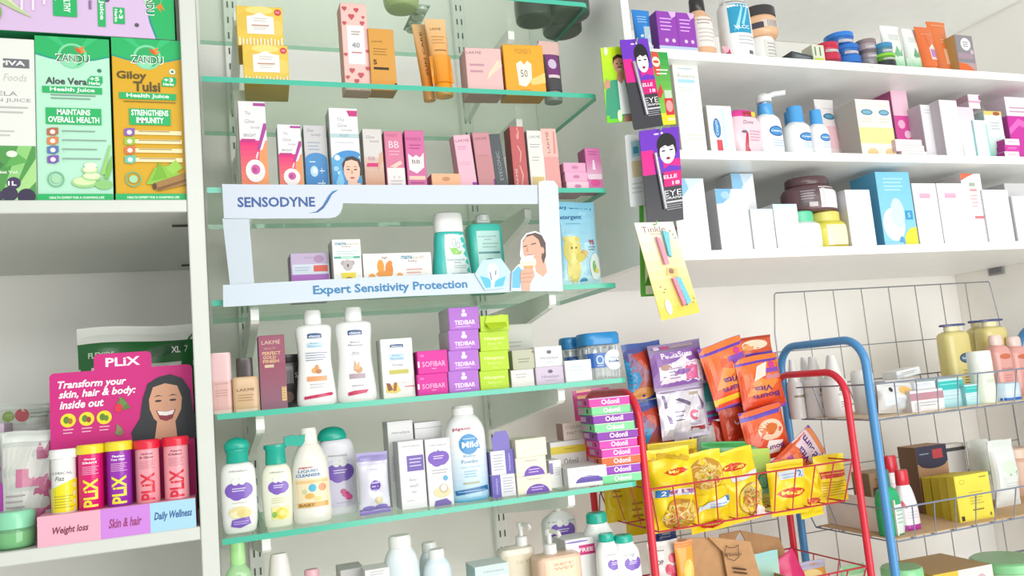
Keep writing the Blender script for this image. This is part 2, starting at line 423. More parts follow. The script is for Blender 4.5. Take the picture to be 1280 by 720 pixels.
mb = MB(); rs = random.Random(5)
for px_ in (1046,1056,1064,1073,1082,1090,1099,1108,1118):
    zz = SH[0]+rs.uniform(.004,.013); x_ = X_at(px_, WF, zz); q = [(x_+rs.uniform(.6,1)*.006*math.cos(k*1.05), -.0003, zz+rs.uniform(.4,1)*.0028*math.sin(k*1.05)) for k in range(6)]
    mb.face([(p[0]-wc.location.x, WF+p[1]-wc.location.y, p[2]+EYE-wc.location.z) for p in q], ('e6dcc0','dccfa8','e9e2cf')[px_%3])
mb.build('stain_mark', wc, fix=False)
# glass shelves on slotted uprights
GF, GB, GX = 1.207, 1.455, .640
GT = (.651, .485, .3187, .1557, -.003, -.1715, -.336)   # tops of the glass, over the eye
GLASS = see_through('f1f7f1', kind='shelf_glass', rough=.02)
EDGE = mat('46b096', .2, kind='glass_edge')
place_words = ('above the picture edge, topmost of the stack', 'holding the yellow cartons and orange sun-cream', 'holding the row of upright beauty cartons', 'behind the toothpaste frame, holding teal bottles', 'holding the purple and lime soap cartons', 'holding the teal-capped baby lotions', 'lowest one, holding pump bottles and powder')
for t, wd in zip(GT, place_words):
    root = empty('glass_shelf', (0,GF,t+EYE), 'clear glass shelf with green edge '+wd, 'shelf')
    rc = .012; out = [(0.0,0.0)]+[(GX-rc+rc*math.sin(k*math.pi/12), rc-rc*math.cos(k*math.pi/12)) for k in range(7)]+[(GX,GB-GF),(0.0,GB-GF)]
    th = .008; mb = MB()
    mb.face([(x,y,0) for x, y in out], 'fff'); mb.face([(x,y,-th) for x, y in out[::-1]], 'fff')
    mb.face([(0,0,0),(0,0,-th),(0,GB-GF,-th),(0,GB-GF,0)],'fff')
    mb.build('glass_sheet', root, GLASS, fix=False)
    mb = MB(); fr = out[:9]; mb.grid([[(x,y,0) for x,y in fr],[(x,y,-th) for x,y in fr]], 'fff'); mb.build('polished_edge', root, EDGE, fix=False)
    mb = MB(); fr = out[8:]; mb.grid([[(x,y,0) for x,y in fr],[(x,y,-th) for x,y in fr]], 'fff'); mb.build('rear_edge', root, see_through('bfe6d4', kind='glass_rear', body=.35, bodyc='9fd8c0'), fix=False)
MET = mat('eef0ec', .35, kind='white_powder_coat', bump=.03, scale=40)
for px_, wd in ((.058,'near the left cabinet'), (.531,'near the pastel soap cartons')):
    up = empty('slotted_upright', (px_,WALL-.003,.3), 'white slotted steel upright on the wall '+wd, 'upright')
    cpart('rail', px_-.013, px_+.013, WALL-.016, WALL-.001, .3, 2.6, up, MET)
    mb = MB()
    for k in range(66):
        for s in (-.005,.005): mb.box(.0028,.0006,.013,'5d6660', at=(s,-.0135,.42+k*.032), b=.0001)
    mb.build('slot_row', up)
    for t, sw in zip(GT, ('top', 'second', 'third', 'fourth', 'fifth', 'sixth', 'lowest')):
        y0, y1 = (1.31 if t > .3 else 1.236), WALL-.016; z = -.0085
        prof = [(y1,z),(y0+.004,z),(y0,z-.004),(y0+.001,z-.019),(y0+.01,z-.024),(y1,z-.074)]
        mb = MB(); hw = .0058
        L = [(-hw,y-y1,zz) for y, zz in prof]; Rr = [(hw,y-y1,zz) for y, zz in prof]
        mb.face(L, 'fff'); mb.face(Rr[::-1], 'fff'); mb.grid([L,Rr], 'fff', True)
        o = mb.build('shelf_bracket', m=MET, loc=(px_, y1, t+EYE))
        tag(o, f'white tapered bracket under the {sw} glass shelf, {wd}', 'bracket', 'glass shelf brackets')

# racks of bent tube with wire baskets
def rack(name, label, xl, xr, yf, yb, ztop_, r, c, baskets, wire):
    root = empty(name, ((xl+xr)/2,(yf+yb)/2,0), label, 'rack'); L = root.location; m = mat(c, .3, kind='enamel')
    for x in (xl, xr):
        rc = .05; pts = [(x,yf,.0)]+[(x,yf+rc-rc*math.cos(a*math.pi/16), ztop_-rc+rc*math.sin(a*math.pi/16)) for a in range(9)]
        pts += [(x,yb-rc+rc*math.sin(a*math.pi/16), ztop_-rc+rc*math.cos(a*math.pi/16)) for a in range(9)]+[(x,yb,0)]
        mb = MB(); mb.tube([Vector(p)-L for p in pts], r, 'fff', 14); mb.build('side_frame', root, m, smooth=True)
    wm = mat(wire, .35, .2, kind='wire_enamel')
    for zt, zb, nf in baskets:
        mb = MB(); i = .016; rw = .0014
        T = [(xl+.008,yf,zt),(xr-.008,yf,zt),(xr-.008,yb,zt),(xl+.008,yb,zt)]; B = [(xl+.008+i,yf+i,zb),(xr-.008-i,yf+i,zb),(xr-.008-i,yb-i,zb),(xl+.008+i,yb-i,zb)]
        f = lambda p: Vector(p)-L
        for R_ in (T, B): mb.tube([f(p) for p in R_], rw*1.25, 'fff', 6, closed=True)
        lerp = lambda a, b, t: tuple(a[k]+(b[k]-a[k])*t for k in range(3))
        for k in range(1, nf):
            t = k/nf; mb.tube([f(lerp(T[0],T[1],t)), f(lerp(B[0],B[1],t)), f(lerp(B[3],B[2],t)), f(lerp(T[3],T[2],t))], rw, 'fff', 5)
        for t in (.33,.67): mb.tube([f(lerp(T[0],T[3],t)), f(lerp(B[0],B[3],t)), f(lerp(B[1],B[2],t)), f(lerp(T[1],T[2],t))], rw, 'fff', 5)
        for a, b in zip(T, B): mb.tube([f(a),f(b)], rw, 'fff', 5)
        mb.build('wire_basket', root, wm)
    return root
RX0, RX1, RF, RB = .667, 1.109, 1.234, 1.445
RZ = [(Z_at(611,.68,RF)+EYE, Z_at(664,.70,RF+.016)+EYE), (Z_at(707,RX1,RF)+EYE, Z_at(707,RX1,RF)+EYE-.06)]
red = rack('wire_basket_rack', 'red tubular rack with wire baskets holding yellow noodle packets', RX0, RX1, RF, RB, -.028+EYE, .0068, 'd2283c', [(RZ[0][0],RZ[0][1],10),(RZ[1][0],RZ[1][1],10),(.95,.89,10)], 'b5303c')
BX0, BX1, BF, BB = 1.137, 1.845, 1.205, 1.448
BZ = [(Z_at(479,X_at(1105,BF,-.05),BF)+EYE, Z_at(524,X_at(1113,BF,-.1),BF+.016)+EYE), (Z_at(634,X_at(1122,BF,-.2),BF)+EYE, Z_at(674,X_at(1137,BF,-.25),BF+.016)+EYE)]
blue = rack('wire_basket_rack', 'blue tubular rack with grey wire baskets of lotions and creams', BX0, BX1, BF, BB, .030+EYE, .0080, '4a8cc4', [(BZ[0][0],BZ[0][1],13),(BZ[1][0],BZ[1][1],13),(BZ[1][0]-.2,BZ[1][1]-.2,13)], '7d8494')
def grid_panel(label, D, x0, x1, zt, zb, nv, dz, flare=.012):
    root = empty('wire_grid_panel', ((x0+x1)/2,D,zb+EYE), label, 'panel'); mb = MB(); f = lambda x, z: Vector((x-(x0+x1)/2, 0, z-zb))
    for k in range(1,nv): x = x0+(x1-x0)*k/nv; mb.tube([f(x,zt),f(x,zb)], .0012, 'fff', 5)
    mb.tube([f(x0-flare,zb),f(x0-flare,zt-.09),f(x0,zt-.004),f(x0+.004,zt),f(x1-.004,zt),f(x1,zt-.004),f(x1+flare,zt-.09),f(x1+flare,zb)], .0016, 'fff', 6)
    z = zt-dz
    while z > zb: mb.tube([f(x0-flare*min(1,(zt-z)/.09),z)+Vector((0,.002,0)),f(x1+flare*min(1,(zt-z)/.09),z)+Vector((0,.002,0))], .0012, 'fff', 5); z -= dz
    mb.build('wire_mesh', root, mat('8b8f94', .4, .4, kind='grey_wire')); return root
g0 = XZ_at(968,368,1.5); g1 = XZ_at(1236,347,1.5)
grid_panel('grey wire grid panel standing on the wall behind the blue rack', 1.5, g0[0], g1[0], g0[1]+.003, -.9, 8, .132)
grid_panel('grey wire grid panel low on the wall behind the red rack', 1.53, .72, 1.13, -.23, -.9, 7, .11)
so = empty('cable_outlet', (1.87,1.495,.181+EYE), 'small grey square outlet cover on the side wall below the wall cabinet', 'outlet')
mb = MB(); mb.box(.005,.042,.022,'8d8e92'); mb.build('cover_plate', so, mat('8d8e92',.5,kind='grey_plastic'), loc=(-.0035,0,-.011))
mb = MB(); mb.box(.002,.03,.013,'737478'); mb.build('inset', so, mat('737478',.5,kind='grey_plastic'), loc=(-.0068,0,-.0065))
# ---------------------------------------------------------------- left cabinet: juice cartons
LS = .285; LB = -.1425
def herb_juice(x0, x1, yt, c, title, badge, sub, claim, icons, pic, label, lean=0):
    G, DG = '17b463', '0d8f6f'
    A = [('p',[(0,1),(0,.885),(.2,.862),(.4,.85),(.6,.85),(.8,.862),(1,.885),(1,1)],'0f9a86'),('p',[(0,1),(0,.895),(.2,.872),(.4,.86),(.6,.86),(.8,.872),(1,.895),(1,1)],G),
      ('p',[(.15,1),(.5,.9),(.3,1)],'2cc274'),('p',[(.85,1),(.55,.9),(.7,1)],'2cc274'),('c',.5,.885,.2,'7fd9a6'),('c',.5,.885,.165,'23ad60'),('c',.47,.855,.11,'8fdcb0'),
      ('p',[(.56,.93),(.66,.95),(.64,.92),(.7,.925),(.62,.9)],'e8862c'),('p',[(.53,.945),(.6,.925),(.62,.9),(.55,.915)],'d85a28'),
      ('t','ZANDU',.497,.868,.47,'f4fff4',.052,'b'),('t','ZANDU',.5,.868,.44,'2b4436',.042),('c',.86,.8,.03,'2f7a58')]
    A += title; by = .672 if c[0] == 'b' else .64
    A += [('p',[(.69,.705),(.69,.74),(.74,.765),(.9,.765),(.9,.725),(.86,.705)],G),('t',badge,.79,.747,.13,'fff',.024,'b'),('t','Herbs',.79,.72,.15,'fff',.018,'b'),
      ('r',.09,by-.02,.89,by+.02,G),('t','Health Juice',.49,by,.6,'f4fff6',.03,'b')]
    A += sub+[('r',claim[1],.462,claim[2],.562,G),('t',claim[0][0],(claim[1]+claim[2])/2,.537,(claim[2]-claim[1])*claim[3],'fff',.036,'b'),('t',claim[0][1],(claim[1]+claim[2])/2,.491,(claim[2]-claim[1])*claim[4],'fff',.036,'b')]
    for (y, ci), ln in zip(zip((.415,.36,.305,.248), icons), (.78,.93,.8,.85)):
        A += [('r',.36 if c[0]=='b' else .24,y-.013,.95 if c[0]!='b' else .37,y+.013,'f6e7b8' if c[0]!='b' else c),
              ('p',[(.14,y-.02),(.14,y+.018),(.2,y+.026),(.29,y+.026),(.29,y-.01),(.24,y-.024)],ci),('c',.215,y,.035,'f3ede2'),('l',.34,y+.004,ln,1,.02,'8fa59a' if c[0]=='b' else 'b09a6a')]
    A += pic+[('o',.25,.13,.11,.046,.018,'6fb88a'),('c',.25,.13,.06,'a6dcae'),('r',0,0,1,.043,G),('t','HEALTH EXPERT FOR A CHARMING LIFE',.52,.021,.72,'e9fff0',.014,'b')]
    return carton(x0, x1, yt, LS, .012, .09, c, label, A, cat='juice carton', name='juice_carton', side='138a58', top=G, front=LF)
aloe = [('e',.62,.11,.17,.03,'9fd48a'),('e',.62,.12,.15,.024,'d9efb4'),('e',.88,.1,.12,.03,'8fca7a'),('e',.72,.145,.13,.025,'a9d890'),('e',.72,.152,.11,.02,'e2f4c2'),('e',.7,.185,.11,.022,'b4dd9a'),('e',.7,.192,.09,.018,'e6f6cc'),('e',.71,.215,.09,.016,'eaf8d6'),
        ('p',[(.84,.16),(.97,.34),(.99,.34),(.9,.16)],'9ad06c'),('p',[(.88,.14),(1,.28),(1,.2),(.94,.13)],'7ebd54')]
herb_juice(47, 142, 47, 'b9ead0', [('t','Aloe Vera',.41,.727,.55,'3c4b46',.042,'b')], '+5', [('l',.2,.637,.8,2,.02,'7f9c8c')], (('MAINTAINS','OVERALL HEALTH'),.13,.87,.6,.92), ('b4694a','d9844c','5577b5','7d55b0'), aloe, 'mint green juice carton with sliced aloe leaves, standing on the left shelf')
tulsi = [('p',[(.42,.1),(.55,.2),(.78,.22),(.9,.16),(.7,.1)],'8cc63f'),('p',[(.5,.12),(.62,.24),(.72,.14)],'79b52c'),('p',[(.7,.2),(.85,.25),(.95,.2),(.8,.16)],'9bd04e'),('p',[(.52,.07),(.55,.11),(1,.175),(1,.1),(.6,.06)],'a5793f'),('p',[(.55,.075),(1,.135),(1,.12),(.6,.062)],'7f5626'),('e',.54,.088,.03,.02,'5a3c1c')]
herb_juice(145, 235, 49, 'dcaa0a', [('t','Giloy',.27,.762,.42,'5c4a12',.062,'b'),('t','Tulsi',.48,.7,.38,'5c4a12',.062,'b'),('c',.85,.8,.045,'e8f4e4'),('c',.85,.8,.022,'2f8a58')], '+3', [('l',.15,.602,.88,1,.02,'8f7420')], (('STRENGTHENS','IMMUNITY'),.22,.8,.9,.66), ('8d5fb0','9bc53f','d9784a','6cc5b0'), tulsi, 'golden yellow juice carton with twigs and green leaves, right end of the left shelf')
carton(-44, 46, 47, LS, .010, .088, 'e9e9e4', 'white juice carton with grey lettering over green leaves, left of the mint carton', [
    ('r',0.55,.815,.93,.872,'6d7076'),('t','KAPIVA',.56,.845,.62,'f2f2f0',.03,'b'),('t','Foods',.72,.755,.34,'c6c6c2',.045,'i'),
    ('t','KARELA',.44,.655,.62,'9b9b98',.027),('t','JAMUN JUICE',.51,.612,.86,'9b9b98',.027),('l',.3,.565,.9,2,.03,'bdbdb8'),('l',.2,.42,.7,2,.025,'c4c4be'),
    ('r',0,0,1,.335,'4f9a4a'),('p',[(.1,.0),(.3,.33),(.45,.33),(.3,0)],'7cc46a'),('p',[(.5,.02),(.75,.335),(.95,.335),(.62,0)],'8fd07a'),('p',[(.6,.0),(1,.26),(1,.12),(.72,0)],'a9dc8c'),('p',[(.0,.2),(.4,.16),(.55,.22),(.3,.3)],'3c8040'),('p',[(.55,.2),(.9,.24),(.7,.3)],'5fae54'),
    ('c',.62,.045,.12,'3a3050'),('c',.86,.03,.13,'33294a'),('c',.4,.03,.13,'40355a'),('c',.68,.11,.1,'3f345a'),('t','1L',.66,.108,.12,'fff',.026,'b'),('t','Net Vol.',.6,.175,.3,'eaf5e6',.018,'b'),('e',.66,.285,.08,.02,'e4f2dc')],
    cat='juice carton', name='juice_carton', side='dcdcd6', front=LF)
# the lavender carton lying on its side over the others
zl = LS+.228; X1 = X_at(219, 1.152, zl); wl, hl = .235, .09
lay = MB(); lay.box(wl, .088, hl, 'd9bde2', side='139a5e', at=(0,.044,0)); lay = lay.build('juice_carton'); lay.location = (X1-wl/2, 1.152, zl+EYE)
tag(lay, 'lavender juice carton lying on its side across the upright cartons', 'juice carton')
G = '17b463'
A = [('p',[(1,0),(.895,0),(.865,.25),(.85,.5),(.85,.75),(.865,1),(1,1)],'0f8f9a'),('p',[(1,0),(.905,0),(.875,.25),(.86,.5),(.86,.75),(.875,1),(1,1)],G),('e',.885,.64,.05,.16,'7fd9a6'),('e',.89,.64,.042,.135,'23ad60'),('e',.86,.66,.028,.1,'b8e0c0'),
  ('p',[(.93,.58),(.95,.46),(.925,.5),(.93,.42),(.905,.52)],'e8862c'),('t','ZANDU',.868,.6,.46,'f4fff4',.05,'db'),('t','ZANDU',.868,.6,.43,'2b4436',.042,'d'),('c',.797,.2,.012,'555'),
  ('t','Karela',.705,.86,.5,'5b3a72',.05,'db'),('t','Jamun',.645,.81,.55,'5b3a72',.05,'db'),('r',.675,.2,.735,.46,G),('t','+3',.715,.36,.16,'fff',.02,'db'),('t','Herbs',.69,.33,.2,'fff',.016,'db'),
  ('r',.595,.14,.635,1,G),('t','Health Juice',.615,.62,.75,'f4fff6',.028,'db'),('l',.55,.4,.56,1,.4,'8a6a9a'),('r',.56,.4,.565,.9,'a184b0'),
  ('r',.37,.26,.49,1,G),('t','HELPS KEEP HEALTHY',.44,.7,.75,'fff',.034,'db'),('t','SUGAR LEVEL',.395,.76,.52,'fff',.034,'db'),
  ('r',.32,.42,.333,1,'efe2f4'),('r',.265,.32,.278,1,'efe2f4'),('r',.21,.28,.223,1,'efe2f4'),('r',.155,.7,.167,1,'efe2f4'),
  ('p',[(-.0,.6),(.0,.9),(.03,.93),(.1,.7),(.2,.35),(.27,.2),(.2,.28),(.08,.45)],'b9cf96'),('p',[(0,.75),(.02,.88),(.1,.62),(.2,.36),(.27,.2),(.12,.5)],'d8e4b4'),('e',.08,.26,.04,.15,'7fae58'),('e',.07,.24,.02,.08,'98c070'),('e',.025,.54,.025,.12,'3d3454'),('e',.03,.3,.026,.14,'463c5e'),('e',.055,.42,.02,.08,'9a7a50')]
art_mesh(A, wl, hl, lambda u, v, f: (u,-f,v)).build('front_print', lay, INK, fix=False)

# ---------------------------------------------------------------- left cabinet: pink counter stand and what stands round it
zb = LB+EYE; D0 = LF+.004
xa, xb = X_at(47, D0, LB), X_at(245.5, D0, LB); WS = xb-xa; hb = Z_at(655, xa, D0)-LB
hb = .036
st = empty('counter_display_stand', ((xa+xb)/2, D0, zb), 'magenta cardboard counter stand with a laughing woman, holding five tablet tubes', 'display stand')
mb = MB(); mb.box(WS, .055, hb, 'f6b3c2', top='eda6b8', at=(0,.0275,0)); tray = mb.build('tray', st)
art_mesh([('r',0,0,.385,1,'f6b0c4'),('r',.385,0,.7,1,'cf86e0'),('r',.7,0,1,1,'a9d6ef'),('t','Weight loss',.2,.45,.22,'7a3350',.3,'bi'),('t','Skin & hair',.54,.48,.21,'a03a78',.32,'bi'),('t','Daily Wellness',.85,.5,.25,'2d5f9a',.34,'bi')], WS, hb, lambda u, v, f: (u,-f,v)).build('front_print', tray, INK, fix=False)
D1 = D0+.058; bx0, bx1 = X_at(62, D1, LB+.2), X_at(240, D1, LB+.2); WB = bx1-bx0
HB = Z_at(460, bx0+.1, D1)-LB; HT = Z_at(441, (bx0+bx1)/2, D1)-LB
def outl(x0, x1, y0, y1, r=.006, n=4):
    return [(x1-r+r*math.cos(a), y1-r+r*math.sin(a)) for a in [math.pi/2*k/n for k in range(n+1)]]+[(x0+r-r*math.sin(a), y1-r+r*math.cos(a)) for a in [math.pi/2*k/n for k in range(n+1)]]
t0, t1 = X_at(118, D1, LB+.2), X_at(190, D1, LB+.2); cx = (xa+xb)/2
pts = [(bx0-cx,0),(bx1-cx,0)]+outl(bx0-cx,bx1-cx,0,HB)[:5]+[(t1-cx,HB)]+outl(t0-cx,t1-cx,0,HT)+[(t0-cx,HB)]+outl(bx0-cx,bx1-cx,0,HB)[5:]
def prism(mb, pts, y0, y1, c, ec=None):
    mb.face([(x,y0,z) for x, z in pts], c); mb.face([(x,y1,z) for x, z in pts[::-1]], c)
    mb.grid([[(x,y0,z) for x, z in pts],[(x,y1,z) for x, z in pts]], ec or c, True)
mb = MB(); prism(mb, pts, .056, .0585, 'd0157f', 'f3c6dc'); bd = mb.build('header_board', st)
dxb = (bx0+bx1)/2-cx
k = WB/HB
A = [('t','Transform your',.29,.918,.47,'fff',.06,'bi'),('t','skin, hair & body:',.325,.858,.53,'fff',.06,'bi'),('t','inside out',.215,.8,.3,'fff',.05,'bi')]
for i, x in enumerate((.12,.245,.365)): A += [('c',x,.705,.052,'f0e02a'),('e',x-.012,.708,.02,.022,'5f8a2c'),('e',x+.014,.7,.016,.018,('b0722c','a83a3a','6b8a30')[i]),('l',x-.035,.645,x+.035,2,.02,'f3b5d4')]
A += [('p',[(.45,.79),(.5,.82),(.55,.75),(.5,.74)],'5f7d3a'),('p',[(.47,.83),(.53,.78),(.48,.75)],'6f8d48'),('e',.465,.755,.03,.028,'e0284c'),('p',[(.43,.6),(.47,.65),(.5,.6),(.47,.58)],'7f7a58'),('p',[(.45,.66),(.49,.62),(.44,.59)],'8a8a60')]
A += woman(.80, .75, .125, k, 'd9a283', '262a30', None)+[('p',[(.80+x*.125,.75+y*.125*k) for x,y in ((-.56,-.3),(0,-.4),(.56,-.3),(.36,-.86),(0,-1.0),(-.36,-.86))],'8f2f3a'),('p',[(.80+x*.125,.75+y*.125*k) for x,y in ((-.5,-.33),(0,-.42),(.5,-.33),(.38,-.6),(0,-.66),(-.38,-.6))],'f6f2f0')]
art_mesh(A, WB, HB, lambda u, v, f: (u+dxb,.056-f,v)).build('board_print', bd, INK, fix=False)
art_mesh([('t','PLiX',.5,.45,.6,'ffe9f4',.55,'b')], t1-t0, HT-HB, lambda u, v, f: (u+(t0+t1)/2-cx,.056-f,v+HB)).build('tab_print', bd, INK, fix=False)
def tablet_tube(x0, x1, yt, body, cap, art, label):
    P = [('tube_body', body, [(0,.84),(.01,.88),(.86,.88)], dict(smooth=False)), ('snap_cap', cap, [(.855,.97),(.86,1),(.955,1),(.985,.97),(1,.9)], dict(smooth=False))]
    return bottle(x0, x1, yt, LB+hb, .028, P, label, art, cat='tablet tube', name='tablet_tube', dr=1, e=2, front=D0-.02, area_=(0,.86))
tablet_tube(60, 96, 562, 'f4f5f2', 'fafaf8', [('p',[(.04,.02),(.04,.44),(.96,.62),(.96,.02)],'f2e516'),('t','LYRICAL',.5,.73,.7,'5d646a',.045),('t','Fizz',.42,.63,.34,'3a4046',.075,'i'),('l',.2,.3,.85,5,.05,'b9b02c')], 'white and yellow tablet tube with white cap, leftmost on the pink stand')
for x0, x1, yt, b, c, ink, t, lb in ((94,131,556,'e01474','f3dc2e','f6e63c',('Glowy','Skin!'),'magenta tablet tube with yellow cap and yellow lettering'),(130,167,552,'9a2fb4','f3dc2e','f6e63c',('Flawless','Your Hair'),'purple tablet tube with yellow cap and yellow lettering'),
        (167,202,550,'f3a3ae','e6203c','dd2440',('Hydrate','& Glow'),'pink tablet tube with red cap, left one of the two'),(203,239,546,'f3a3ae','e6203c','dd2440',('Apple','Cider'),'pink tablet tube with red cap, at the right end of the stand')):
    pk = c == 'e6203c'
    tablet_tube(x0, x1, yt, b, c, [('t','PLiX',.52,.3,.5,ink,.5,'vb'),('t',t[0],.52,.9,.42,'8a4a58' if pk else 'fff',.04,'b'),('t',t[1],.5,.84,.5,'8a4a58' if pk else 'fff',.04,'b'),('l',.25,.76,.8,5,.032,'cf8a94' if pk else 'f3b5dc')], lb)
# green diaper pack behind
X, Z = XZ_at(169, 462, 1.33)
pouch(.158, .19, .05, '176b2c', 'dark green plastic pack with white top band, behind the pink stand', (X+.002, 1.35, LB+EYE), [('r',-.0,.86,1,1,'e9ece4'),('p',[(0,.64),(0,.69),(1,.71),(1,.66)],'dfe6da'),('p',[(.3,.7),(.75,.86),(1,.86),(1,.82),(.7,.74)],'0f5a22'),('t','FLEXIDE',.2,.765,.25,'cfe6cf',.05,'b'),('t','XL',.85,.79,.08,'fff',.05,'b'),('t','7',.93,.79,.03,'cfe6cf',.05)], name='diaper_pack', cat='pack', seam=.05, wav=.2, h=None) if False else None
pk = pouch(.162, Z_at(408, X, 1.35)-LB, .045, '176b2c', 'dark green plastic pack with white top band, behind the pink stand', (X+.002, 1.35, LB+EYE), [('r',0,.915,1,1,'e9ece4'),('p',[(0,.755),(0,.785),(1,.80),(1,.77)],'dfe6da'),('p',[(.3,.8),(.75,.9),(1,.915),(1,.88),(.7,.83)],'0f5a22'),('t','FLEXIDE',.2,.85,.22,'cfe6cf',.03,'b'),('t','XL',.84,.865,.08,'fff',.035,'b'),('t','7',.93,.865,.03,'cfe6cf',.035)], name='diaper_pack', cat='pack', seam=.05, wav=.16)
# plastic toy packs and jars at the far left
pouch(.066, .14, .03, 'cfd3cd', 'clear packet of pink girl-shaped novelties hanging tab up, left of the pink stand', (X_at(36,1.2,LB), 1.215, LB+EYE), [('r',.04,.9,.96,.98,'e8ece6'),('r',.05,.0,.95,.86,'dcdcd6'),('r',.3,.5,.85,.66,'d07a9c'),('p',[(.3,.05),(.5,.3),(.62,.48),(.85,.48),(.9,.2),(.8,0)],'c76a92'),('c',.8,.5,.11,'cf7598'),('p',[(.65,.82),(.7,.9),(.78,.82),(.86,.9),(.95,.82),(.95,.74),(.65,.74)],'b0557c'),('l',.1,.42,.45,5,.05,'b9aab0')], name='toy_packet', cat='packet', seam=.04)
pouch(.075, .178, .03, 'c9cdc6', 'clear packet with red and green flower print, behind the other toy packet', (X_at(36,1.3,LB)-.006, 1.30, LB+EYE), [('r',0,.84,1,.99,'bfc5bb'),('c',.3,.9,.1,'7f9a4c'),('c',.52,.91,.12,'b8525c'),('l',.65,.92,.98,2,.03,'8fa08c'),('r',0,.0,1,.8,'d6d6d0')], name='toy_packet', cat='packet', seam=.04)
carton(-24, 7, 530, LB, .09, .05, 'c8b3c6', 'narrow mauve carton at the far left end of the lower shelf', [('l',.2,.8,.9,6,.1,'a78fa6')], front=LF)
bottle(-10, 25.5, 604, LB, .07, [('base_jar','a9309e',[(0,.9),(.02,.95),(.4,.95)],dict(smooth=False)),('lid','b23bb0',[(.4,1),(.95,1),(1,.93)],dict(smooth=False))], 'small jar with bright purple lid behind the mint-lidded jar', cat='jar', name='cream_jar', dr=1, e=2, front=LF)
bottle(-14, 41, 641, LB, .012, [('glass_bowl','8fcf9a',[(0,.75),(.05,.92),(.3,1),(.5,.98),(.56,.9)],dict(mat=see_through('cdeccd',kind='green_glass',body=.45,bodyc='8fd09a'))),('cream','b5e0ae',[(.03,.7),(.08,.86),(.3,.92),(.45,.88)]),('lid','8fdcb4',[(.54,.93),(.56,.97),(.93,.97),(1,.9)],dict(smooth=False))], 'round green jar with pale mint lid at the left shelf edge', cat='jar', name='cream_jar', dr=1, e=2, front=LF)
# ---------------------------------------------------------------- top glass shelf (upper edge of the picture)
s0, s1, s2, s3, s4, s5, s6 = GT
bottle(484, 530, -14, s0, .05, [('bowl','c9d49a',[(0,.5),(.03,.8),(.3,.97),(.7,1),(1,.98)],dict(e=2))], 'pale green round tub on the topmost glass shelf, seen from below', cat='tub', name='cosmetic_tub', dr=1, e=2, h=.05)
for i, (x0, dy) in enumerate(((655,.05),(690,.085),(700,.02))):
    bottle(x0, x0+46, -30, s0, dy, [('jar_body','49524c',[(0,.8),(.02,.95),(.1,1),(.75,1),(.8,.9)]),('lid','2f3633',[(.8,.94),(1,.94)],dict(smooth=False))], ('dark grey jar on the topmost glass shelf, leftmost of three','dark grey jar on the topmost glass shelf, rear one of three','dark grey jar on the topmost glass shelf, nearest the shelf edge')[i], cat='jar', name='cream_jar', dr=1, e=2, h=.06, group='dark jars on the topmost shelf')
blX, blD = X_at(521, 1.33, s0), 1.33
bl = MB(); bl.box(.026, .10, .003, 'd4dad5', at=(0,0,.008)); bl = bl.build('blister_strip', loc=(blX, blD, s0+EYE)); tag(bl, 'silver blister strip lying on the topmost glass shelf', 'tablet strip')
for r in range(4):
    mb = MB(); mb.lathe([(0.0003,.007),(.003,.0105),(.0079,.011)], 'f0f3f0', n=14); mb.build('blister', bl, FOIL, smooth=True, loc=(0,-.038+r*.0255,.0))

# ---------------------------------------------------------------- second glass shelf
def tea(x0, x1, yt, sh, back, label):
    A = [('e',.2,.6,.2,.25,'e8c34c'),('e',.86,.45,.14,.2,'efd06a'),('e',.5,.9,.3,.1,'f5df84'),('p',[(.22,.3),(.22,.74),(.34,.76),(.5,.84),(.66,.76),(.8,.74),(.8,.3)],'f5f3ee'),('l',.36,.68,.66,2,.06,'c9c2b8'),('r',.32,.5,.7,.53,'c08a72'),('l',.36,.46,.66,2,.05,'cfc8be'),('c',.9,.86,.075,'d83a48'),('t','FREE',.9,.86,.08,'f7d8da',.05)]
    for i in range(13): A.append(('r',.04+i*.075,.0,.07+i*.075,.2-.02*(i%3),'f4efdc'))
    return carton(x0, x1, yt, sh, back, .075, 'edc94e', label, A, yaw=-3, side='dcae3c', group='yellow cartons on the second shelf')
b1 = tea(305, 362, 56, s1, .02, 'yellow carton with red dot, lower one of the stack of two')
tea(297, 355, 8, ztop(b1), .025, 'yellow carton with red dot, upper one of the stack of two')
hearts = [('r',.2,.3,.84,.74,'f7f2f0')]
def heart(x, y, s, c='c8525c'): return [('c',x-s*.45,y+s*.1,s*.55,c),('c',x+s*.45,y+s*.1,s*.55,c),('p',[(x-s*.95,y),(x+s*.95,y),(x,y-s*.32)],c)]
for x, y, s in ((.15,.93,.1),(.6,.92,.1),(.4,.84,.12),(.85,.84,.06),(.12,.76,.08),(.8,.77,.09),(.1,.4,.07),(.93,.45,.06),(.3,.22,.1),(.62,.17,.11),(.9,.25,.08),(.45,.1,.09),(.12,.14,.07)): hearts += heart(x,y,s)
hearts += [('l',.35,.66,.7,2,.03,'b9aaa8'),('t','40',.5,.51,.3,'8d9aa0',.06),('r',.32,.42,.72,.43,'cf6a6a')]+[('r',.1+i*.1,0,.15+i*.1,.06,'faf4ee') for i in range(9)]
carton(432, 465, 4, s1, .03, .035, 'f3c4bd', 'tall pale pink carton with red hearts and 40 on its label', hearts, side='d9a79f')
carton(465, 497, 36, s1, .025, .035, 'dda04a', 'gold and orange sun-cream carton with a dark 5 on the front', [('g',0,0,1,.2,'ef8a2a','dda04a'),('t','LAKMÉ',.32,.79,.42,'6d4d1c',.035),('l',.15,.66,.7,3,.045,'a47a34'),('t','5',.2,.45,.14,'3c2c14',.08,'b'),('r',.13,.33,.72,.37,'3c2c14'),('r',.9,.0,1,.12,'55504c')], side='b87c30', name='carton', finish=GLOSS)
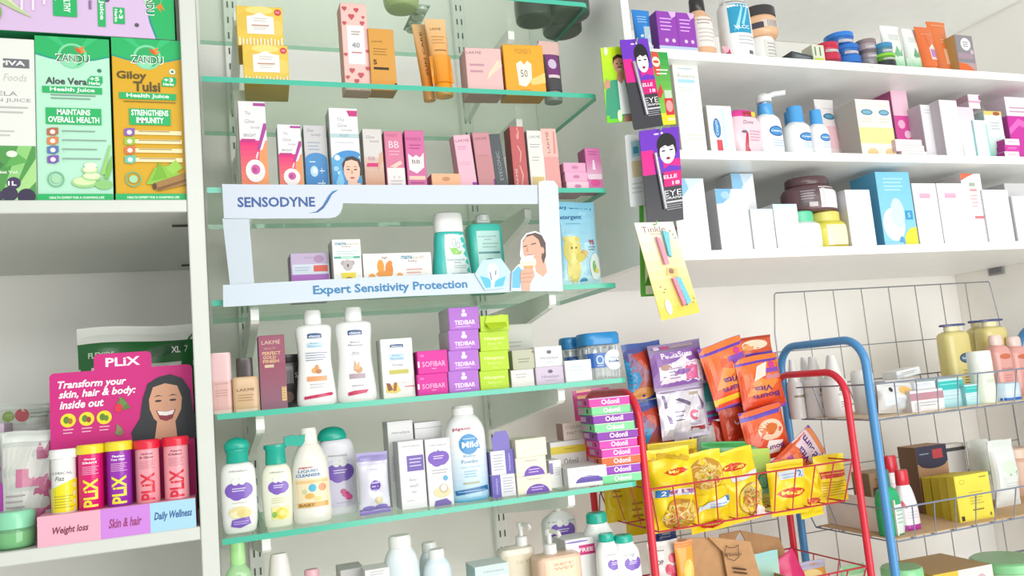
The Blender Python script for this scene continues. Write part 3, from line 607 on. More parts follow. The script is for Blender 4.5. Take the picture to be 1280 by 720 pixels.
def tube(x0, x1, yt, sh, back, label, c, capc, art=(), g=None, cat='tube', name='cream_tube', up=True, lean=0, yaw=0, front=None, group=None, capr=.16, mat_=None, z0=.0, capw=.82, taper=.78):
    "a squeeze tube standing on its cap: round at the cap, flat sealed at the top"
    X, D, Z, w, h = place(x0, x1, yt, sh, back, FRONT if front is None else front); d0 = w*.36
    root = empty(name, (X, D+d0, Z+EYE), label, cat, group, math.radians(yaw)); root.rotation_euler = (0, math.radians(lean), math.radians(yaw))
    def dims(t):
        hw = w/2*(taper+(1-taper)*t); return hw, max(.0012, d0*(1-t**1.6)*.98+.001)
    mb = MB(); rows = []; n = 28; zs = [capr+(1-capr)*k/14 for k in range(15)]
    for z in zs:
        t = (z-capr)/(1-capr); hw, hd = dims(t)
        rows.append([(hw*math.cos(a), hd*math.sin(a), z*h) for a in [k*math.tau/n for k in range(n)]])
    c0, c1 = lin(c), lin(g or c)
    mb.grid(rows, lambda i: tuple(c0[j]+(c1[j]-c0[j])*i/13 for j in range(3)), True); mb.cap(rows[0][::-1], c); mb.cap(rows[-1], c); mb.build('tube_body', root, mat_ or GLOSS, smooth=True)
    mb = MB(); hw = w/2*capw; mb.lathe([(0,hw*.97),(.004*0+.001,hw),(capr*h*.94,hw*.98),(capr*h,hw*.9)], capc, dr=min(1,d0/hw), e=2); mb.build('cap', root, GLOSS, smooth=True)
    mb = MB(); mb.box(w*1.0, .0016, h*.045, g or c, at=(0,0,h*.955), b=.0002); mb.build('crimped_end', root, GLOSS)
    if art:
        def fm(u, v, f):
            t = v/((1-capr)*h); hw, hd = dims(min(1,max(0,t))); q = min(abs(u)/hw, .99); return (u, -hd*math.sqrt(1-q*q)-f-.0002, capr*h+v)
        art_mesh(art, w, (1-capr)*h, fm, True).build('label_print', root, GLOSS, fix=False)
    TOP[root.name] = Z+h; return root
tube(530, 548, 28, s1, .055, 'orange sun-cream tube with dark lettering, behind the other orange tube', 'ef9226', 'f0941e', [('t','SUN CARE',.5,.52,.7,'4a3820',.16,'v')], g='e7bb84', lean=-4)
tube(545, 572, 20, s1, .03, 'peach and orange sun-cream tube in front of the other tube', 'f39a24', 'f5a018', [('t','LAKMÉ',.45,.84,.5,'8a6a3c',.05),('l',.2,.7,.8,3,.05,'c9995c'),('r',.25,.48,.8,.5,'a3783c'),('g',0,0,1,.42,'f5951c','f0a23c')], g='edc490', lean=-3)
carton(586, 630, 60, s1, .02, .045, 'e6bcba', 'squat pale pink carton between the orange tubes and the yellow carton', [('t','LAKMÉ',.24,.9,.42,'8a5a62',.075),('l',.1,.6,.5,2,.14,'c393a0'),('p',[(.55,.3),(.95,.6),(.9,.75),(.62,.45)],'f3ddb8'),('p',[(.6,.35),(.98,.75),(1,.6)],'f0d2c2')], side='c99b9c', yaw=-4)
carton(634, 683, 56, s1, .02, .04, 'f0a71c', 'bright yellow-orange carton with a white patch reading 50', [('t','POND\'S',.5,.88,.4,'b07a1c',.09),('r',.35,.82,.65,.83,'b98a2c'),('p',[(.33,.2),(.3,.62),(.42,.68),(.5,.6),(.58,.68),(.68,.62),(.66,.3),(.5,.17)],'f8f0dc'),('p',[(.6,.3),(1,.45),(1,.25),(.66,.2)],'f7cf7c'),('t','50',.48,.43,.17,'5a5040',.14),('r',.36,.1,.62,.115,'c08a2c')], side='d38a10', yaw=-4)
tube(683, 709, 48, s1, .035, 'dark grey cream tube with pale pink sealed end, right end of its shelf', '4c4a50', '8f9496', [('r',0,.72,1,1,'e5bdb6'),('r',.22,.3,.85,.72,'7d3a7a'),('e',.5,.52,.2,.1,'d9c6e4'),('r',.25,.24,.8,.3,'e9d5da')], g='4c4a50', taper=.9)

# ---------------------------------------------------------------- third glass shelf: upright beauty cartons
def glow(x0, x1, yt, label, back, top=False):
    A = [('r',0,0,.6,.57,'e81e7c'),('g',.0,0,1,.57,'f28a5a','e81e7c'),('p',[(.55,0),(1,0),(1,.6),(.72,.45)],'f39a62'),('r',0,.57,1,1,'f1eef0'),('r',.55,.95,1,.985,'b0459a'),('t','The',.34,.87,.2,'a89aa8',.04,'i'),('t','Glow',.4,.78,.38,'a89aa8',.045,'i'),('t','lovely',.6,.71,.36,'b4a6b2',.045,'i'),('t','BRIGHT',.38,.625,.45,'8d9a94',.035),('r',.05,.55,.58,.585,'c02a84'),
         ('p',[(.62,.47),(.78,.47),(1,.7),(1,.76),(.9,.76)],'b03a9c'),('p',[(.72,.46),(.82,.47),(1,.62),(1,.7)],'f4eaf2'),('p',[(.55,.38),(.62,.44),(.68,.44),(.6,.36)],'f6dde8'),('e',.52,.235,.36,.125,'f6eeee'),('e',.53,.25,.17,.055,'d65aa8'),('e',.5,.245,.08,.03,'b83f92'),('c',.2,.06,.06,'f4b8c0'),('r',.3,.05,.6,.06,'f4b8c0')]
    return carton(x0, x1, yt, s2, back, .035, 'f1eef0', label, A, side='c9c2c4')
glow(303, 337, 127, 'tall white, magenta and orange cream carton at the left end, larger of the two alike', .03)
tube(298, 313, 111, s2, .09, 'pale tube with white cap end showing behind the tall magenta carton', 'dfe0da', 'e9e9e4', g='e9e9e2')
glow(351, 380, 156, 'shorter white, magenta and orange cream carton, smaller of the two alike', .035)
carton(384, 412, 157, s2, .04, .03, 'cfcdd0', 'grey and blue cream carton with white water swirls', [('g',0,0,1,.5,'2a7cc4','4a90cc'),('e',.5,.5,.5,.1,'4a90cc'),('r',0,.6,1,1,'cfcdd0'),('t','Glow',.3,.93,.3,'8d8a94',.05,'i'),('t','lovely',.55,.86,.45,'8d8a94',.05,'i'),('l',.15,.74,.7,3,.05,'9fb0c4'),('e',.38,.33,.18,.08,'bcdcf0'),('e',.4,.34,.1,.045,'e4f2fa'),('r',.18,.46,.45,.475,'d4e8f6'),('r',.62,.33,.85,.345,'d4e8f6'),('r',.7,.3,.73,.38,'d4e8f6'),('r',.5,.15,.85,.165,'d4e8f6'),('r',.72,.12,.75,.2,'d4e8f6'),('c',.4,.05,.16,'8fb0cc')], side='a7a7ab')
carton(417, 453, 135, s2, .025, .04, 'f0f0f2', 'white and blue cream carton with a woman\'s face, tallest in the row', [('t','The',.4,.86,.25,'9a93a0',.045,'i'),('t','Glow',.45,.79,.35,'9a93a0',.045,'i'),('t','lovely',.6,.73,.4,'9a93a0',.045,'i'),('p',[(.62,.97),(.7,.9),(.98,.9),(1,.97)],'c8327c'),('r',0,.64,1,.69,'b8cfd4'),('t','MOIST',.5,.665,.32,'7f98a4',.03),('l',.15,.58,.8,1,.02,'b4bcc4'),
    ('g',0,0,1,.4,'2a86c8','5aa8dc'),('e',.5,.36,.5,.12,'5aa8dc'),('e',.62,.44,.38,.05,'3f8fd0'),('c',.2,.4,.1,'e4f2fa'),('c',.14,.27,.09,'9fd0ee'),('c',.25,.22,.07,'c4e4f6'),('p',[(.1,.1),(.3,.26),(.4,.12),(.3,.0)],'7cc0e8')]+woman(.68,.23,.3,36/98,'efc4ae','3a2f30',None,False,False)+[('p',[(.5,0),(.55,.1),(.95,.1),(1,0)],'efc4ae')], side='c4c4c6')
carton(458, 482, 161, s2, .03, .03, 'd9d3d0', 'beige carton with a pink ribbon and skin-tone lower half', [('g',0,0,1,.55,'cf8f6c','d9c0b4'),('t','Glow',.4,.87,.45,'9a9298',.05,'i'),('t','lovely',.6,.8,.5,'9a9298',.05,'i'),('t','BB',.4,.53,.35,'b5849a',.06),('p',[(.1,.4),(.15,.46),(.8,.46),(.7,.4)],'d42a74'),('p',[(.65,.3),(1,.5),(1,.65),(.8,.6)],'d9a88e')], side='b9b2ae')
carton(485, 508, 164, s2, .03, .03, 'd9799c', 'rose pink carton with BB lettering and pale lower panel', [('r',.05,0,1,.4,'efe6e6'),('t','POND\'S',.4,.93,.6,'b04a7c',.05),('t','BB',.5,.78,.55,'f5dce6',.11),('l',.2,.66,.8,2,.05,'e6a9c0'),('p',[(.2,.42),(.8,.52),(.9,.47),(.5,.4)],'f0cdb8'),('c',.4,.25,.06,'d8c6cc'),('c',.68,.25,.06,'d8c6cc'),('l',.2,.18,.85,3,.05,'cfc2c6')], side='b85f80')
carton(511, 535, 163, s2, .028, .03, 'd467a0', 'deeper pink carton with a white shield reading BB', [('t','POND\'S',.45,.86,.75,'8f2a68',.055),('l',.2,.75,.8,2,.05,'a83a7c'),('p',[(.12,.36),(.1,.62),(.35,.56),(.5,.6),(.72,.56),(.92,.64),(.9,.4),(.5,.3)],'efe6e4'),('t','BB',.5,.49,.42,'5c4a54',.06),('r',.08,.2,.92,.26,'f4c8b4'),('l',.15,.14,.85,2,.06,'a83a7c')], side='b04a84')
p1 = carton(541, 577, 217.5, s2, .022, .06, 'eeb58e', 'small peach carton lying flat, lower of the pair', [('e',.5,.45,.14,.2,'c98a62'),('l',.4,.3,.6,1,.1,'d99a70')], side='c9607c', group='small peach cartons', h=.0135)
carton(540, 576, 203.5, ztop(p1), .024, .06, 'f0b48c', 'small peach carton lying flat, upper of the pair', [('e',.5,.45,.14,.22,'c98a62')], side='c9607c', group='small peach cartons', h=.0165)
def lipbox(x0, x1, yt, c, label, art, lean=0, back=.025, side=None, d=.026): return carton(x0, x1, yt, s2, back, d, c, label, art, lean=lean, side=side)
lipbox(577, 598, 169, 'efb6c8', 'light pink lipstick carton leaning left, with a purple foot mark', [('t','LAKMÉ',.5,.9,.8,'7d4a62',.06),('l',.15,.78,.7,2,.04,'c98aa4'),('l',.15,.5,.85,2,.04,'d9a0b4'),('r',.72,.0,1,.15,'8f2aa4')], lean=-4, side='cf93a6')
lipbox(600, 621, 166, 'c98a94', 'dusky rose lipstick carton beside the charcoal one', [('t','LAKMÉ',.45,.9,.75,'8f525f',.06),('r',.0,.0,1,.6,'c4858a'),('r',.9,.05,1,.2,'7d3a84'),('l',.2,.6,.8,1,.03,'b3707c')], lean=-3, side='a86e78')
lipbox(622, 637, 168, '4b5256', 'slim charcoal carton with vertical grey lettering', [('t','EYECONIC',.55,.45,.5,'9aa4a6',.28,'v')], lean=-5, back=.03, side='3a4044')
lipbox(644, 662, 158, 'c05a5c', 'brick red tall carton with pale wavy line down its front', [('e',.5,.85,.1,.05,'d98a84'),('p',[(.45,.98),(.55,.9),(.45,.8),(.52,.8),(.62,.9),(.52,.98)],'e6a49c'),('p',[(.4,.7),(.6,.6),(.5,.45),(.56,.45),(.68,.6),(.48,.7)],'e6a49c'),('p',[(.45,.4),(.6,.25),(.5,.1),(.56,.1),(.7,.25),(.52,.4)],'e6a49c'),('t','LAKMÉ',.2,.2,.3,'e8c4bc',.2,'v')], side='8f3a3c', d=.03)
lipbox(665, 684, 163, 'e6e4de', 'off-white carton with gold foot between the red and pink ones', [('t','LAKMÉ',.5,.9,.75,'84868a',.055),('l',.15,.76,.8,2,.04,'a4a6a4'),('l',.2,.55,.7,2,.05,'b8b8b2'),('r',.1,.02,.9,.24,'d9bf7c')], side='c4c0b8')
lipbox(684, 703, 161, 'e3a09c', 'salmon pink carton with dark vertical lettering', [('r',0,.55,1,1,'efb9b0'),('t','LAKMÉ',.38,.78,.34,'8a4a4c',.22,'v'),('p',[(.7,.6),(.8,.95),(.9,.95),(.85,.6)],'d98d8a')], lean=-1, side='c08480')
q = None
for i, (x0, yt, lb) in enumerate(((709, 216, 'tiny pale pink box at the bottom of the stack of three'),(707, 200, 'tiny pale pink box in the middle of the stack of three'),(705, 184, 'tiny pale pink box on top of the stack of three'))):
    q = carton(x0, x0+28, yt, s2 if q is None else ztop(q), .02, .06, ('f6c4d6','eeaccb','eaa4c6')[i], lb, [('e',.5,.5,.16,.22,'d48ab0'),('t','BB',.5,.5,.2,'b06a94',.2)], side='d28fae', group='tiny pink boxes', h=.0165)
carton(736, 755, 185, s2, .025, .03, 'd873ae', 'small hot pink carton at the right end of the third shelf', [('g',0,.3,1,.75,'e9b4d2','d873ae'),('p',[(.4,.5),(.6,.5),(.55,.72),(.45,.72)],'f5e0ec'),('e',.5,.2,.3,.08,'e04a94'),('l',.2,.9,.8,2,.06,'b0458c'),('r',.05,.28,.95,.4,'f0d4e4')], side='b25a90')

# ---------------------------------------------------------------- toothpaste promotional frame clipped before the fourth shelf
FD = 1.197
fr = empty('promotional_frame', (.32, FD, s3+EYE-.01), 'white printed card frame with blue lettering and a woman eating ice cream', 'display frame')
O = fr.location
def fx(px, py, D=FD): X, Z = XZ_at(px, py, D); return (X-O.x, Z+EYE-O.z)
def board(name, pxs, D, c, th=.0018, ec=None):
    mb = MB(); prism(mb, [fx(*p, D) for p in pxs], D-O.y, D+th-O.y, c, ec); return mb.build(name, fr)
def board_art(o, prims, D, name='front_print'):
    A = []; S = lambda d: d*D/F_PX*1.07
    for p in prims:
        k = p[0]
        if k == 'p': A.append(('p',[(fx(*q,D)[0]+.5, fx(*q,D)[1]) for q in p[1]],p[2]))
        elif k == 'e': X, Z = fx(p[1],p[2],D); A.append(('e',X+.5,Z,S(p[3]),S(p[4]),p[5]))
        elif k == 't':
            X, Z = fx(p[2],p[3],D); a = fx(p[2]-p[4]/2,p[3],D)[0]; b = fx(p[2]+p[4]/2,p[3],D)[0]; A.append(('t',p[1],X+.5,Z,b-a,p[5],S(p[6]) if len(p) > 6 and p[6] else None,p[7] if len(p) > 7 else ''))
    return art_mesh(A, 1, 1, lambda u, v, f: (u, D-O.y-f, v), clamp=False).build(name, o, INK, fix=False)
z5 = lambda x, y: (250+x/4, 220+y/4); z6 = lambda x, y: (500+x/4, 220+y/4)
hd = board('header', [z5(110,40),z5(240,42),z6(0,45),z6(690,45),z6(690,140),z6(0,140),z5(715,136),z5(712,160),z5(700,188),z5(678,205),z5(650,211),z5(120,214)], FD, 'cfd7e4')
N = '2f4f8e'
board_art(hd, [('t','SENSODYNE',*z5(384,130),97,'34589a',12,'b'),('p',[z5(540,187),z5(580,178),z5(612,150),z5(640,100),z5(662,76),z5(692,68),z5(660,92),z5(640,130),z5(618,162),z5(590,182)],'3f63a0'),('p',[z5(612,150),z5(640,100),z5(662,76),z5(692,68),z5(655,88),z5(630,128)],'2f94c0')], FD)
board('upright', [z5(112,212),z5(245,212),z5(272,545),z5(150,545)], FD, 'c9d3de')
ft = board('footer', [z5(115,545),z6(0,498),z6(560,480),z6(562,580),z6(0,603),z5(116,655)], FD-.0025, 'ced9e6')
board_art(ft, [('t','Expert Sensitivity Protection',491,360,193,'2f80b4',13.5,'b')], FD-.0025)
ur = board('upright', [z6(692,30),z6(720,22),z6(770,24),z6(790,50),z6(815,575),z6(706,578)], FD-.0025, 'd9dde4')
hx = board('hexagon_badge', [z6(375,490),z6(412,420),z6(505,412),z6(553,478),z6(520,560),z6(425,572)], FD-.005, 'bfe2f6')
board_art(hx, [('p',[z6(400,500),z6(428,560),z6(515,550),z6(530,500),z6(480,520)],'5ac0ee'),('e',*z6(465,480),8,12,'e6f4fc'),('p',[z6(452,470),z6(470,465),z6(478,500),z6(470,560),z6(455,560)],'f4fafe'),('p',[z6(448,480),z6(453,480),z6(460,520),z6(455,522)],'6a7a94'),('p',[z6(474,490),z6(478,470),z6(482,472),z6(480,498)],'6a7a94')], FD-.005)
wm = board('woman_cutout', [z6(556,576),z6(560,480),z6(588,445),z6(612,430),z6(600,395),z6(606,320),z6(632,286),z6(676,275),z6(712,290),z6(732,335),z6(738,390),z6(728,440),z6(760,500),z6(800,515),z6(815,576)], FD-.0065, 'f4f6fa')
sk, skd = 'e0ac94', 'c98d78'
board_art(wm, [('p',[z6(558,575),z6(562,482),z6(592,450),z6(640,460),z6(690,500),z6(735,490),z6(790,520),z6(812,575)],'d5e6f8'),('p',[z6(560,560),z6(562,482),z6(592,450),z6(608,470),z6(600,560)],'6cbcec'),
  ('p',[z6(672,430),z6(716,380),z6(736,480),z6(715,505),z6(680,480)],sk),
  ('p',[z6(612,330),z6(634,294),z6(676,283),z6(708,296),z6(728,335),z6(730,400),z6(716,440),z6(704,400),z6(700,350)],'5a4844'),
  ('p',[z6(612,340),z6(628,306),z6(664,296),z6(692,318),z6(706,360),z6(708,400),z6(692,432),z6(664,440),z6(636,420),z6(616,390)],sk),('e',*z6(712,372),2.4,4.4,sk),
  ('p',[z6(616,352),z6(634,346),z6(636,350),z6(618,357)],'4a3834'),('p',[z6(654,340),z6(678,334),z6(680,339),z6(656,345)],'4a3834'),('p',[z6(636,350),z6(642,378),z6(630,380)],skd),('p',[z6(634,398),z6(672,394),z6(660,412),z6(645,412)],'fff'),('p',[z6(634,398),z6(672,394),z6(672,391),z6(634,394)],'b0585c'),
  ('e',*z6(640,430),11,7.5,'f8f3e2'),('e',*z6(640,440),11,4,'efe6cc'),('p',[z6(618,450),z6(668,448),z6(648,510),z6(632,510)],'d9a468'),
  ('p',[z6(606,470),z6(640,462),z6(668,470),z6(672,500),z6(650,540),z6(648,575),z6(610,575),z6(600,500)],sk),('p',[z6(606,488),z6(662,482),z6(662,486),z6(606,493)],skd),('p',[z6(604,508),z6(660,504),z6(658,508),z6(606,513)],skd),('p',[z6(606,528),z6(652,526),z6(650,530),z6(608,532)],skd)], FD-.0065)

# ---------------------------------------------------------------- fourth glass shelf, seen through the frame
carton(366, 413, 316, s3, .05, .05, 'c9b5d6', 'small lilac and violet box with a red label, left end behind the frame', lift([('r',0,.0,1,.32,'b06ac4'),('r',.04,.32,1,.64,'d9e2f0'),('r',.6,.4,.98,.6,'e0604c'),('l',.1,.52,.5,2,.08,'a9b6cc'),('e',.75,.8,.14,.12,'b48fb8'),('l',.35,.84,.6,1,.05,'a48fae')], 0.33), side='a994b4')
def mama(y, x, w, ws=.42, h=.06): return [('t','mama',x-w*.23,y,w*.46,'3f8fa8',h,'b'),('t','earth',x+w*.25,y,w*.46,'b9a98a',h),('t','baby',x,y-h*1.15,w*.36,'9a4a6a',h*.9)]
carton(419, 455, 299, s3, .03, .045, 'f4f5f2', 'small white box with a grey koala in a yellow pot', lift(mama(.89,.5,.86)+[('l',.15,.7,.9,2,.06,'b8dcd4'),('r',.05,.54,.95,.59,'4fae96'),('r',.28,.53,.72,.6,'b9ded2'),('c',.36,.43,.09,'b5a9a8'),('c',.66,.43,.09,'b5a9a8'),('e',.51,.38,.17,.13,'c4bab8'),('e',.51,.37,.03,.04,'4a4448'),('p',[(.25,.2),(.78,.2),(.72,.0),(.32,.0)],'f1dc3c'),('e',.52,.04,.14,.06,'a8762c')], 0.27), side='cfd0cc')
cb1 = carton(456, 543, 341, s3, .03, .05, 'f6f3ef', 'long white box with small print, beneath the box with orange toys', mama(.4,.76,.3,h=.5)+[('e',.33,.3,.03,.3,'d9a9b0')], side='d6d3ce', h=.006)
carton(456, 542, 316, ztop(cb1), .03, .05, 'f6f3ef', 'long white soap box with two orange toy animals printed on it', lift(mama(.82,.72,.36,h=.13)+[('p',[(.03,.08),(.58,.1),(.58,.06),(.03,.04)],'c9883c'),('c',.12,.12,.05,'f0a43c'),('c',.52,.13,.045,'f0a43c'),('e',.25,.5,.05,.26,'f0a034'),('e',.37,.38,.055,.3,'e68a2c'),('c',.385,.62,.035,'e68a2c'),('e',.3,.22,.12,.12,'ef9a34'),('t','Agh',.31,.82,.09,'b06a7c',.1),('l',.62,.34,.86,3,.12,'e8a6a0')], 0.3), side='d6d3ce')
TQ = see_through('4ccfc6', kind='teal_plastic', body=.62, bodyc='3cc6bc', rough=.15)
bottle(546, 595, 263, s3, .035, [('bottle_body','45cbc2',[(0,.86),(.02,.95),(.1,1),(.3,.97),(.55,.82),(.74,.74),(.755,.6)],dict(e=2.6)),('cap','f4f5f3',[(.75,.74),(.77,.76),(.95,.74),(.985,.68),(1,.5)],dict(smooth=False))], 'teal bottle with broad white cap and white label with a green tub', lift([('p',[(.3,.02),(.3,.45),(.34,.72),(.8,.72),(.9,.5),(.97,.02)],'e9f5f3'),('p',[(.42,.46),(.78,.46),(.7,.36),(.5,.36)],'9ad86c'),('o',.55,.54,.05,.06,.012,'8fa4a8'),('o',.66,.5,.05,.05,.012,'8fa4a8'),('t','mamaearth',.56,.285,.46,'4f8fa0',.03),('t','baby',.6,.24,.18,'8a7a9a',.03),('l',.5,.19,.84,2,.03,'a9c4c4'),('r',.42,.065,.85,.085,'3f8f94')], 0.16), dr=.55)
TQ2 = see_through('5cd6c6', kind='teal_plastic', body=.6, bodyc='4fd0bc', rough=.15)
pb = bottle(593, 637, 270, s3, .06, [('bottle_body','4fd2c0',[(0,.94),(.02,1),(.86,.98),(.9,.9),(.93,.34),(.96,.3)],dict(e=4,smooth=False)),('pump_collar','e9ece8',[(.93,.42),(1.0,.4),(1.04,.34)],dict(smooth=False))], 'square teal pump bottle with pale label, behind the woman cutout', lift([('r',.2,.2,.86,.78,'bfe8e2'),('t','mamaearth',.5,.7,.5,'4f8fa0',.03),('t','baby',.52,.65,.2,'8a7a9a',.03),('l',.34,.58,.8,2,.05,'8fc0bc'),('r',.22,.44,.84,.47,'3f8f94'),('e',.52,.34,.14,.03,'5a6a6a'),('l',.3,.28,.8,2,.05,'8fc0bc')], 0.12), name='pump_bottle', dr=.6, e=4)
mb = MB(); mb.lathe([(0,.005),(.02,.005),(.021,.011),(.03,.012),(.033,.008)], 'e9ece8', at=(0,0,.104), n=16); mb.build('pump_head', pb, GLOSS, smooth=True)
lpX, lpZ = X_at(728, FRONT+.03, s3), s3
pouch(.078, Z_at(252, lpX, FRONT+.03)-s3, .03, 'a6d8ec', 'light blue laundry refill pouch with a plain yellow toy bear, right of the frame', (lpX, FRONT+.035, s3+EYE), [('g',0,0,1,1,'bfe8f4','8ccbe8'),('r',0,.0,1,.1,'cdeef4'),('t','Baby Laundry',.46,.93,.95,'2c6a9c',.075,'b'),('t','Detergent',.3,.8,.6,'2c6a9c',.07,'b'),('l',.2,.72,.55,1,.03,'7aa9c4'),
   ('e',.32,.2,.16,.17,'dccf6c'),('e',.3,.42,.2,.16,'e6d878'),('c',.16,.55,.06,'e0d070'),('c',.42,.54,.05,'e0d070'),('c',.58,.37,.09,'cfa94c'),('e',.48,.33,.12,.05,'dccf6c'),('e',.34,.09,.08,.08,'dccf6c'),('c',.27,.44,.02,'5a4a3c'),('c',.37,.44,.02,'5a4a3c'),('t','95',.76,.5,.12,'b03a54',.06,'b'),('l',.68,.44,.85,2,.03,'6a8a9c'),('e',.84,.22,.14,.15,'e9f4f4'),('o',.84,.22,.14,.15,.015,'fff'),('e',.82,.22,.05,.07,'8fbf6c'),('e',.88,.17,.05,.03,'f0d860'),('e',.55,.06,.09,.035,'4a9ac8')], cat='pouch', name='refill_pouch', seam=.05, wav=.1)
# ---------------------------------------------------------------- fifth glass shelf: make-up, baby lotions, soap cartons
bottle(265, 292, 441, s4, .03, [('bottle_body','e3b6b0',[(0,.94),(.03,1),(.5,1),(.53,.97)],dict(e=5,smooth=False)),('cap','ecc6c8',[(.53,.97),(.54,1),(.97,.98),(1,.94)],dict(e=5,smooth=False))], 'pale pink square foundation bottle with pink cap, left end of its shelf', [('r',.3,.05,.7,.98,'e3b6b0'),('t','LAKMÉ',.5,.93,.6,'b58a8a',.06),('l',.2,.7,.8,3,.08,'c99c96'),('r',.0,.0,1,.1,'efd6d0')], name='foundation_bottle', dr=.7, e=5, area_=(0,.53))
bottle(292, 325, 447, s4, .025, [('bottle_body','d8b48c',[(0,.96),(.03,1),(.6,1),(.64,.9),(.655,.5)],dict(e=5,smooth=False)),('cap','4a4140',[(.65,.62),(.66,.64),(.97,.64),(1,.6)],dict(e=3,smooth=False))], 'beige foundation bottle with glossy black cap', [('r',.0,.0,1,.08,'ead6c0'),('t','LAKMÉ',.5,.66,.68,'6a5440',.1),('l',.2,.48,.8,3,.08,'b8936c')], name='foundation_bottle', dr=.6, e=5, area_=(0,.62))
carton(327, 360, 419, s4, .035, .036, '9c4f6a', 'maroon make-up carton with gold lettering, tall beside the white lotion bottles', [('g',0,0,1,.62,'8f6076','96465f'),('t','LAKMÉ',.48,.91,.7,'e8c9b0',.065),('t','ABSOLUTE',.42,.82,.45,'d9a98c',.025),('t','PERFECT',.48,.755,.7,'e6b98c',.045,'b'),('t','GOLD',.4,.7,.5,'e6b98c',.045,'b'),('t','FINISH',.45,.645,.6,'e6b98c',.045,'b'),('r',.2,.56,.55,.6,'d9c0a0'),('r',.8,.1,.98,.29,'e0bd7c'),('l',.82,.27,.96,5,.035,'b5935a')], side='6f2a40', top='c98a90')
bottle(352, 379, 443, s4, .085, [('bottle_body','2f2a2e',[(0,.97),(.03,1),(.82,1),(.86,.9)],dict(e=4,smooth=False)),('cap','26242a',[(.86,.96),(.88,1),(.98,1),(1,.95)],dict(e=4,smooth=False))], 'black bottle with a barcode, behind the maroon carton', [('r',.15,.45,.62,.78,'c9c3c6')]+[('r',.17+i*.055,.45,.19+i*.055,.7,'4a454a') for i in range(8)]+[('t','S!',.8,.6,.2,'d9d3d6',.1),('e',.35,.2,.25,.1,'8a6a5c')], dr=.6, e=4)
LOT = [(0,.9),(.02,.98),(.08,1),(.25,.93),(.45,.84),(.62,.86),(.75,.92),(.82,.9),(.845,.72),(.852,.44)]
def baby(x0, x1, yt, label, art, back=.03, cx=0):
    return bottle(x0, x1, yt, s4, back, [('bottle_body','f3f3f2',LOT),('cap','fafaf9',[(.84,.43),(.85,.45),(.98,.43),(1,.38)],dict(smooth=False,e=2,dr=.7,x=cx))], label, art, dr=.5, e=2.5)
def chic(y, w=.36): return [('r',.5-w/2,y-.022,.5+w/2,y+.022,'2f4f86'),('e',.5,y+.02,w/2,.012,'2f4f86'),('t','chicco',.5,y,w*.82,'e6ecf6',.03,'b')]
baby(373, 423, 387, 'white baby lotion bottle with an orange band, left one of the two alike', chic(.72)+[('r',.3,.6,.7,.65,'c4dff0'),('t','Baby',.5,.645,.24,'6a9ac4',.022),('t','Moments',.5,.615,.34,'6a9ac4',.022),('l',.25,.54,.8,4,.025,'8a94b0'),('e',.48,.36,.1,.03,'e8a85c'),('e',.56,.35,.08,.025,'b5743c'),('e',.52,.39,.05,.03,'d9924a'),('r',.26,.25,.76,.3,'efa06a'),('l',.32,.21,.7,2,.03,'c9c4c4'),('p',[(.16,.065),(.16,.095),(.85,.125),(.9,.11),(.85,.09)],'c8285c')])
baby(424, 474, 383, 'white baby lotion bottle with a mauve band, right one of the two alike', chic(.72)+[('t','Baby',.5,.62,.24,'7a6a9a',.022),('t','Moments',.5,.592,.36,'7a6a9a',.022),('t','Body',.5,.51,.16,'8a7a94',.022),('l',.38,.49,.6,1,.02,'b0a8b4'),('p',[(.42,.32),(.46,.44),(.5,.36),(.56,.42),(.58,.32)],'d99c60'),('e',.55,.33,.09,.035,'c9945f'),('e',.5,.36,.08,.03,'e0b080'),('r',.3,.24,.7,.29,'b09aa8'),('l',.35,.16,.65,1,.03,'a8a2ac'),('p',[(.24,.065),(.24,.1),(.4,.115),(.76,.12),(.7,.085)],'c8285c')], back=.028, cx=.02)
carton(480, 520, 423, s4, .03, .035, 'f4f2ec', 'white baby soap carton with a honey pot, right of the lotion bottles', chic(.87,.42)+[('r',.25,.63,.72,.74,'c4dff0'),('t','Baby',.48,.71,.26,'6a8fc0',.04),('t','Moments',.48,.66,.4,'6a8fc0',.04),('t','Soap',.5,.55,.34,'7a86a4',.05),('r',.22,.4,.82,.47,'c9c25c'),('p',[(.08,.1),(.1,.2),(.45,.24),(.55,.12),(.4,.08)],'e6cf6a'),('p',[(.15,.12),(.1,.26),(.22,.25),(.3,.14)],'8f4f30'),('p',[(.3,.12),(.34,.26),(.44,.26),(.4,.12)],'a8642f'),('r',.66,.17,.98,.19,'d98a94'),('l',.55,.24,.8,1,.02,'b8b8bc')], side='d9d8d2')
def soapbox(x0, x1, yt, sh, c, label, art, group, back=.02, side=None, d=.06, yaw=0): return carton(x0, x1, yt, sh, back, d, c, label, art, name='soap_carton', cat='soap box', group=group, side=side, yaw=yaw)
q = None
for lb, yt in (('bottom','467'),('top','438')):
    q = soapbox(523, 561, float(yt), s4 if q is None else ztop(q), 'dc149c', f'magenta soap carton with white lettering, {lb} one of the stack of two', [('t','SOFIBAR',.53,.42,.76,'f9c4e6',.22),('l',.45,.2,.6,1,.1,'f0a4d8'),('r',.1,.74,.22,.84,'ee6cc4'),('r',.0,.3,.06,.55,'f6e4f0')], 'magenta soap cartons', side='b00c7c')
q = None
for lb, yt in (('lowest of the stack of four',463),('second from the bottom of its stack',437.5),('third from the bottom of its stack',412),('topmost of the stack of four',384)):
    q = soapbox(562, 600, yt, s4 if q is None else ztop(q), 'b36cd0', f'violet soap carton with white lettering, {lb}', [('t','TEDIBAR',.52,.32,.68,'f6e4fa',.2,'b'),('l',.2,.12,.7,1,.09,'e8cdf2'),('c',.5,.83,.055,'f3e2f8'),('c',.47,.66,.06,'f3e2f8'),('c',.54,.66,.06,'f3e2f8')], 'violet soap cartons', side='c9c4c8', back=.018)
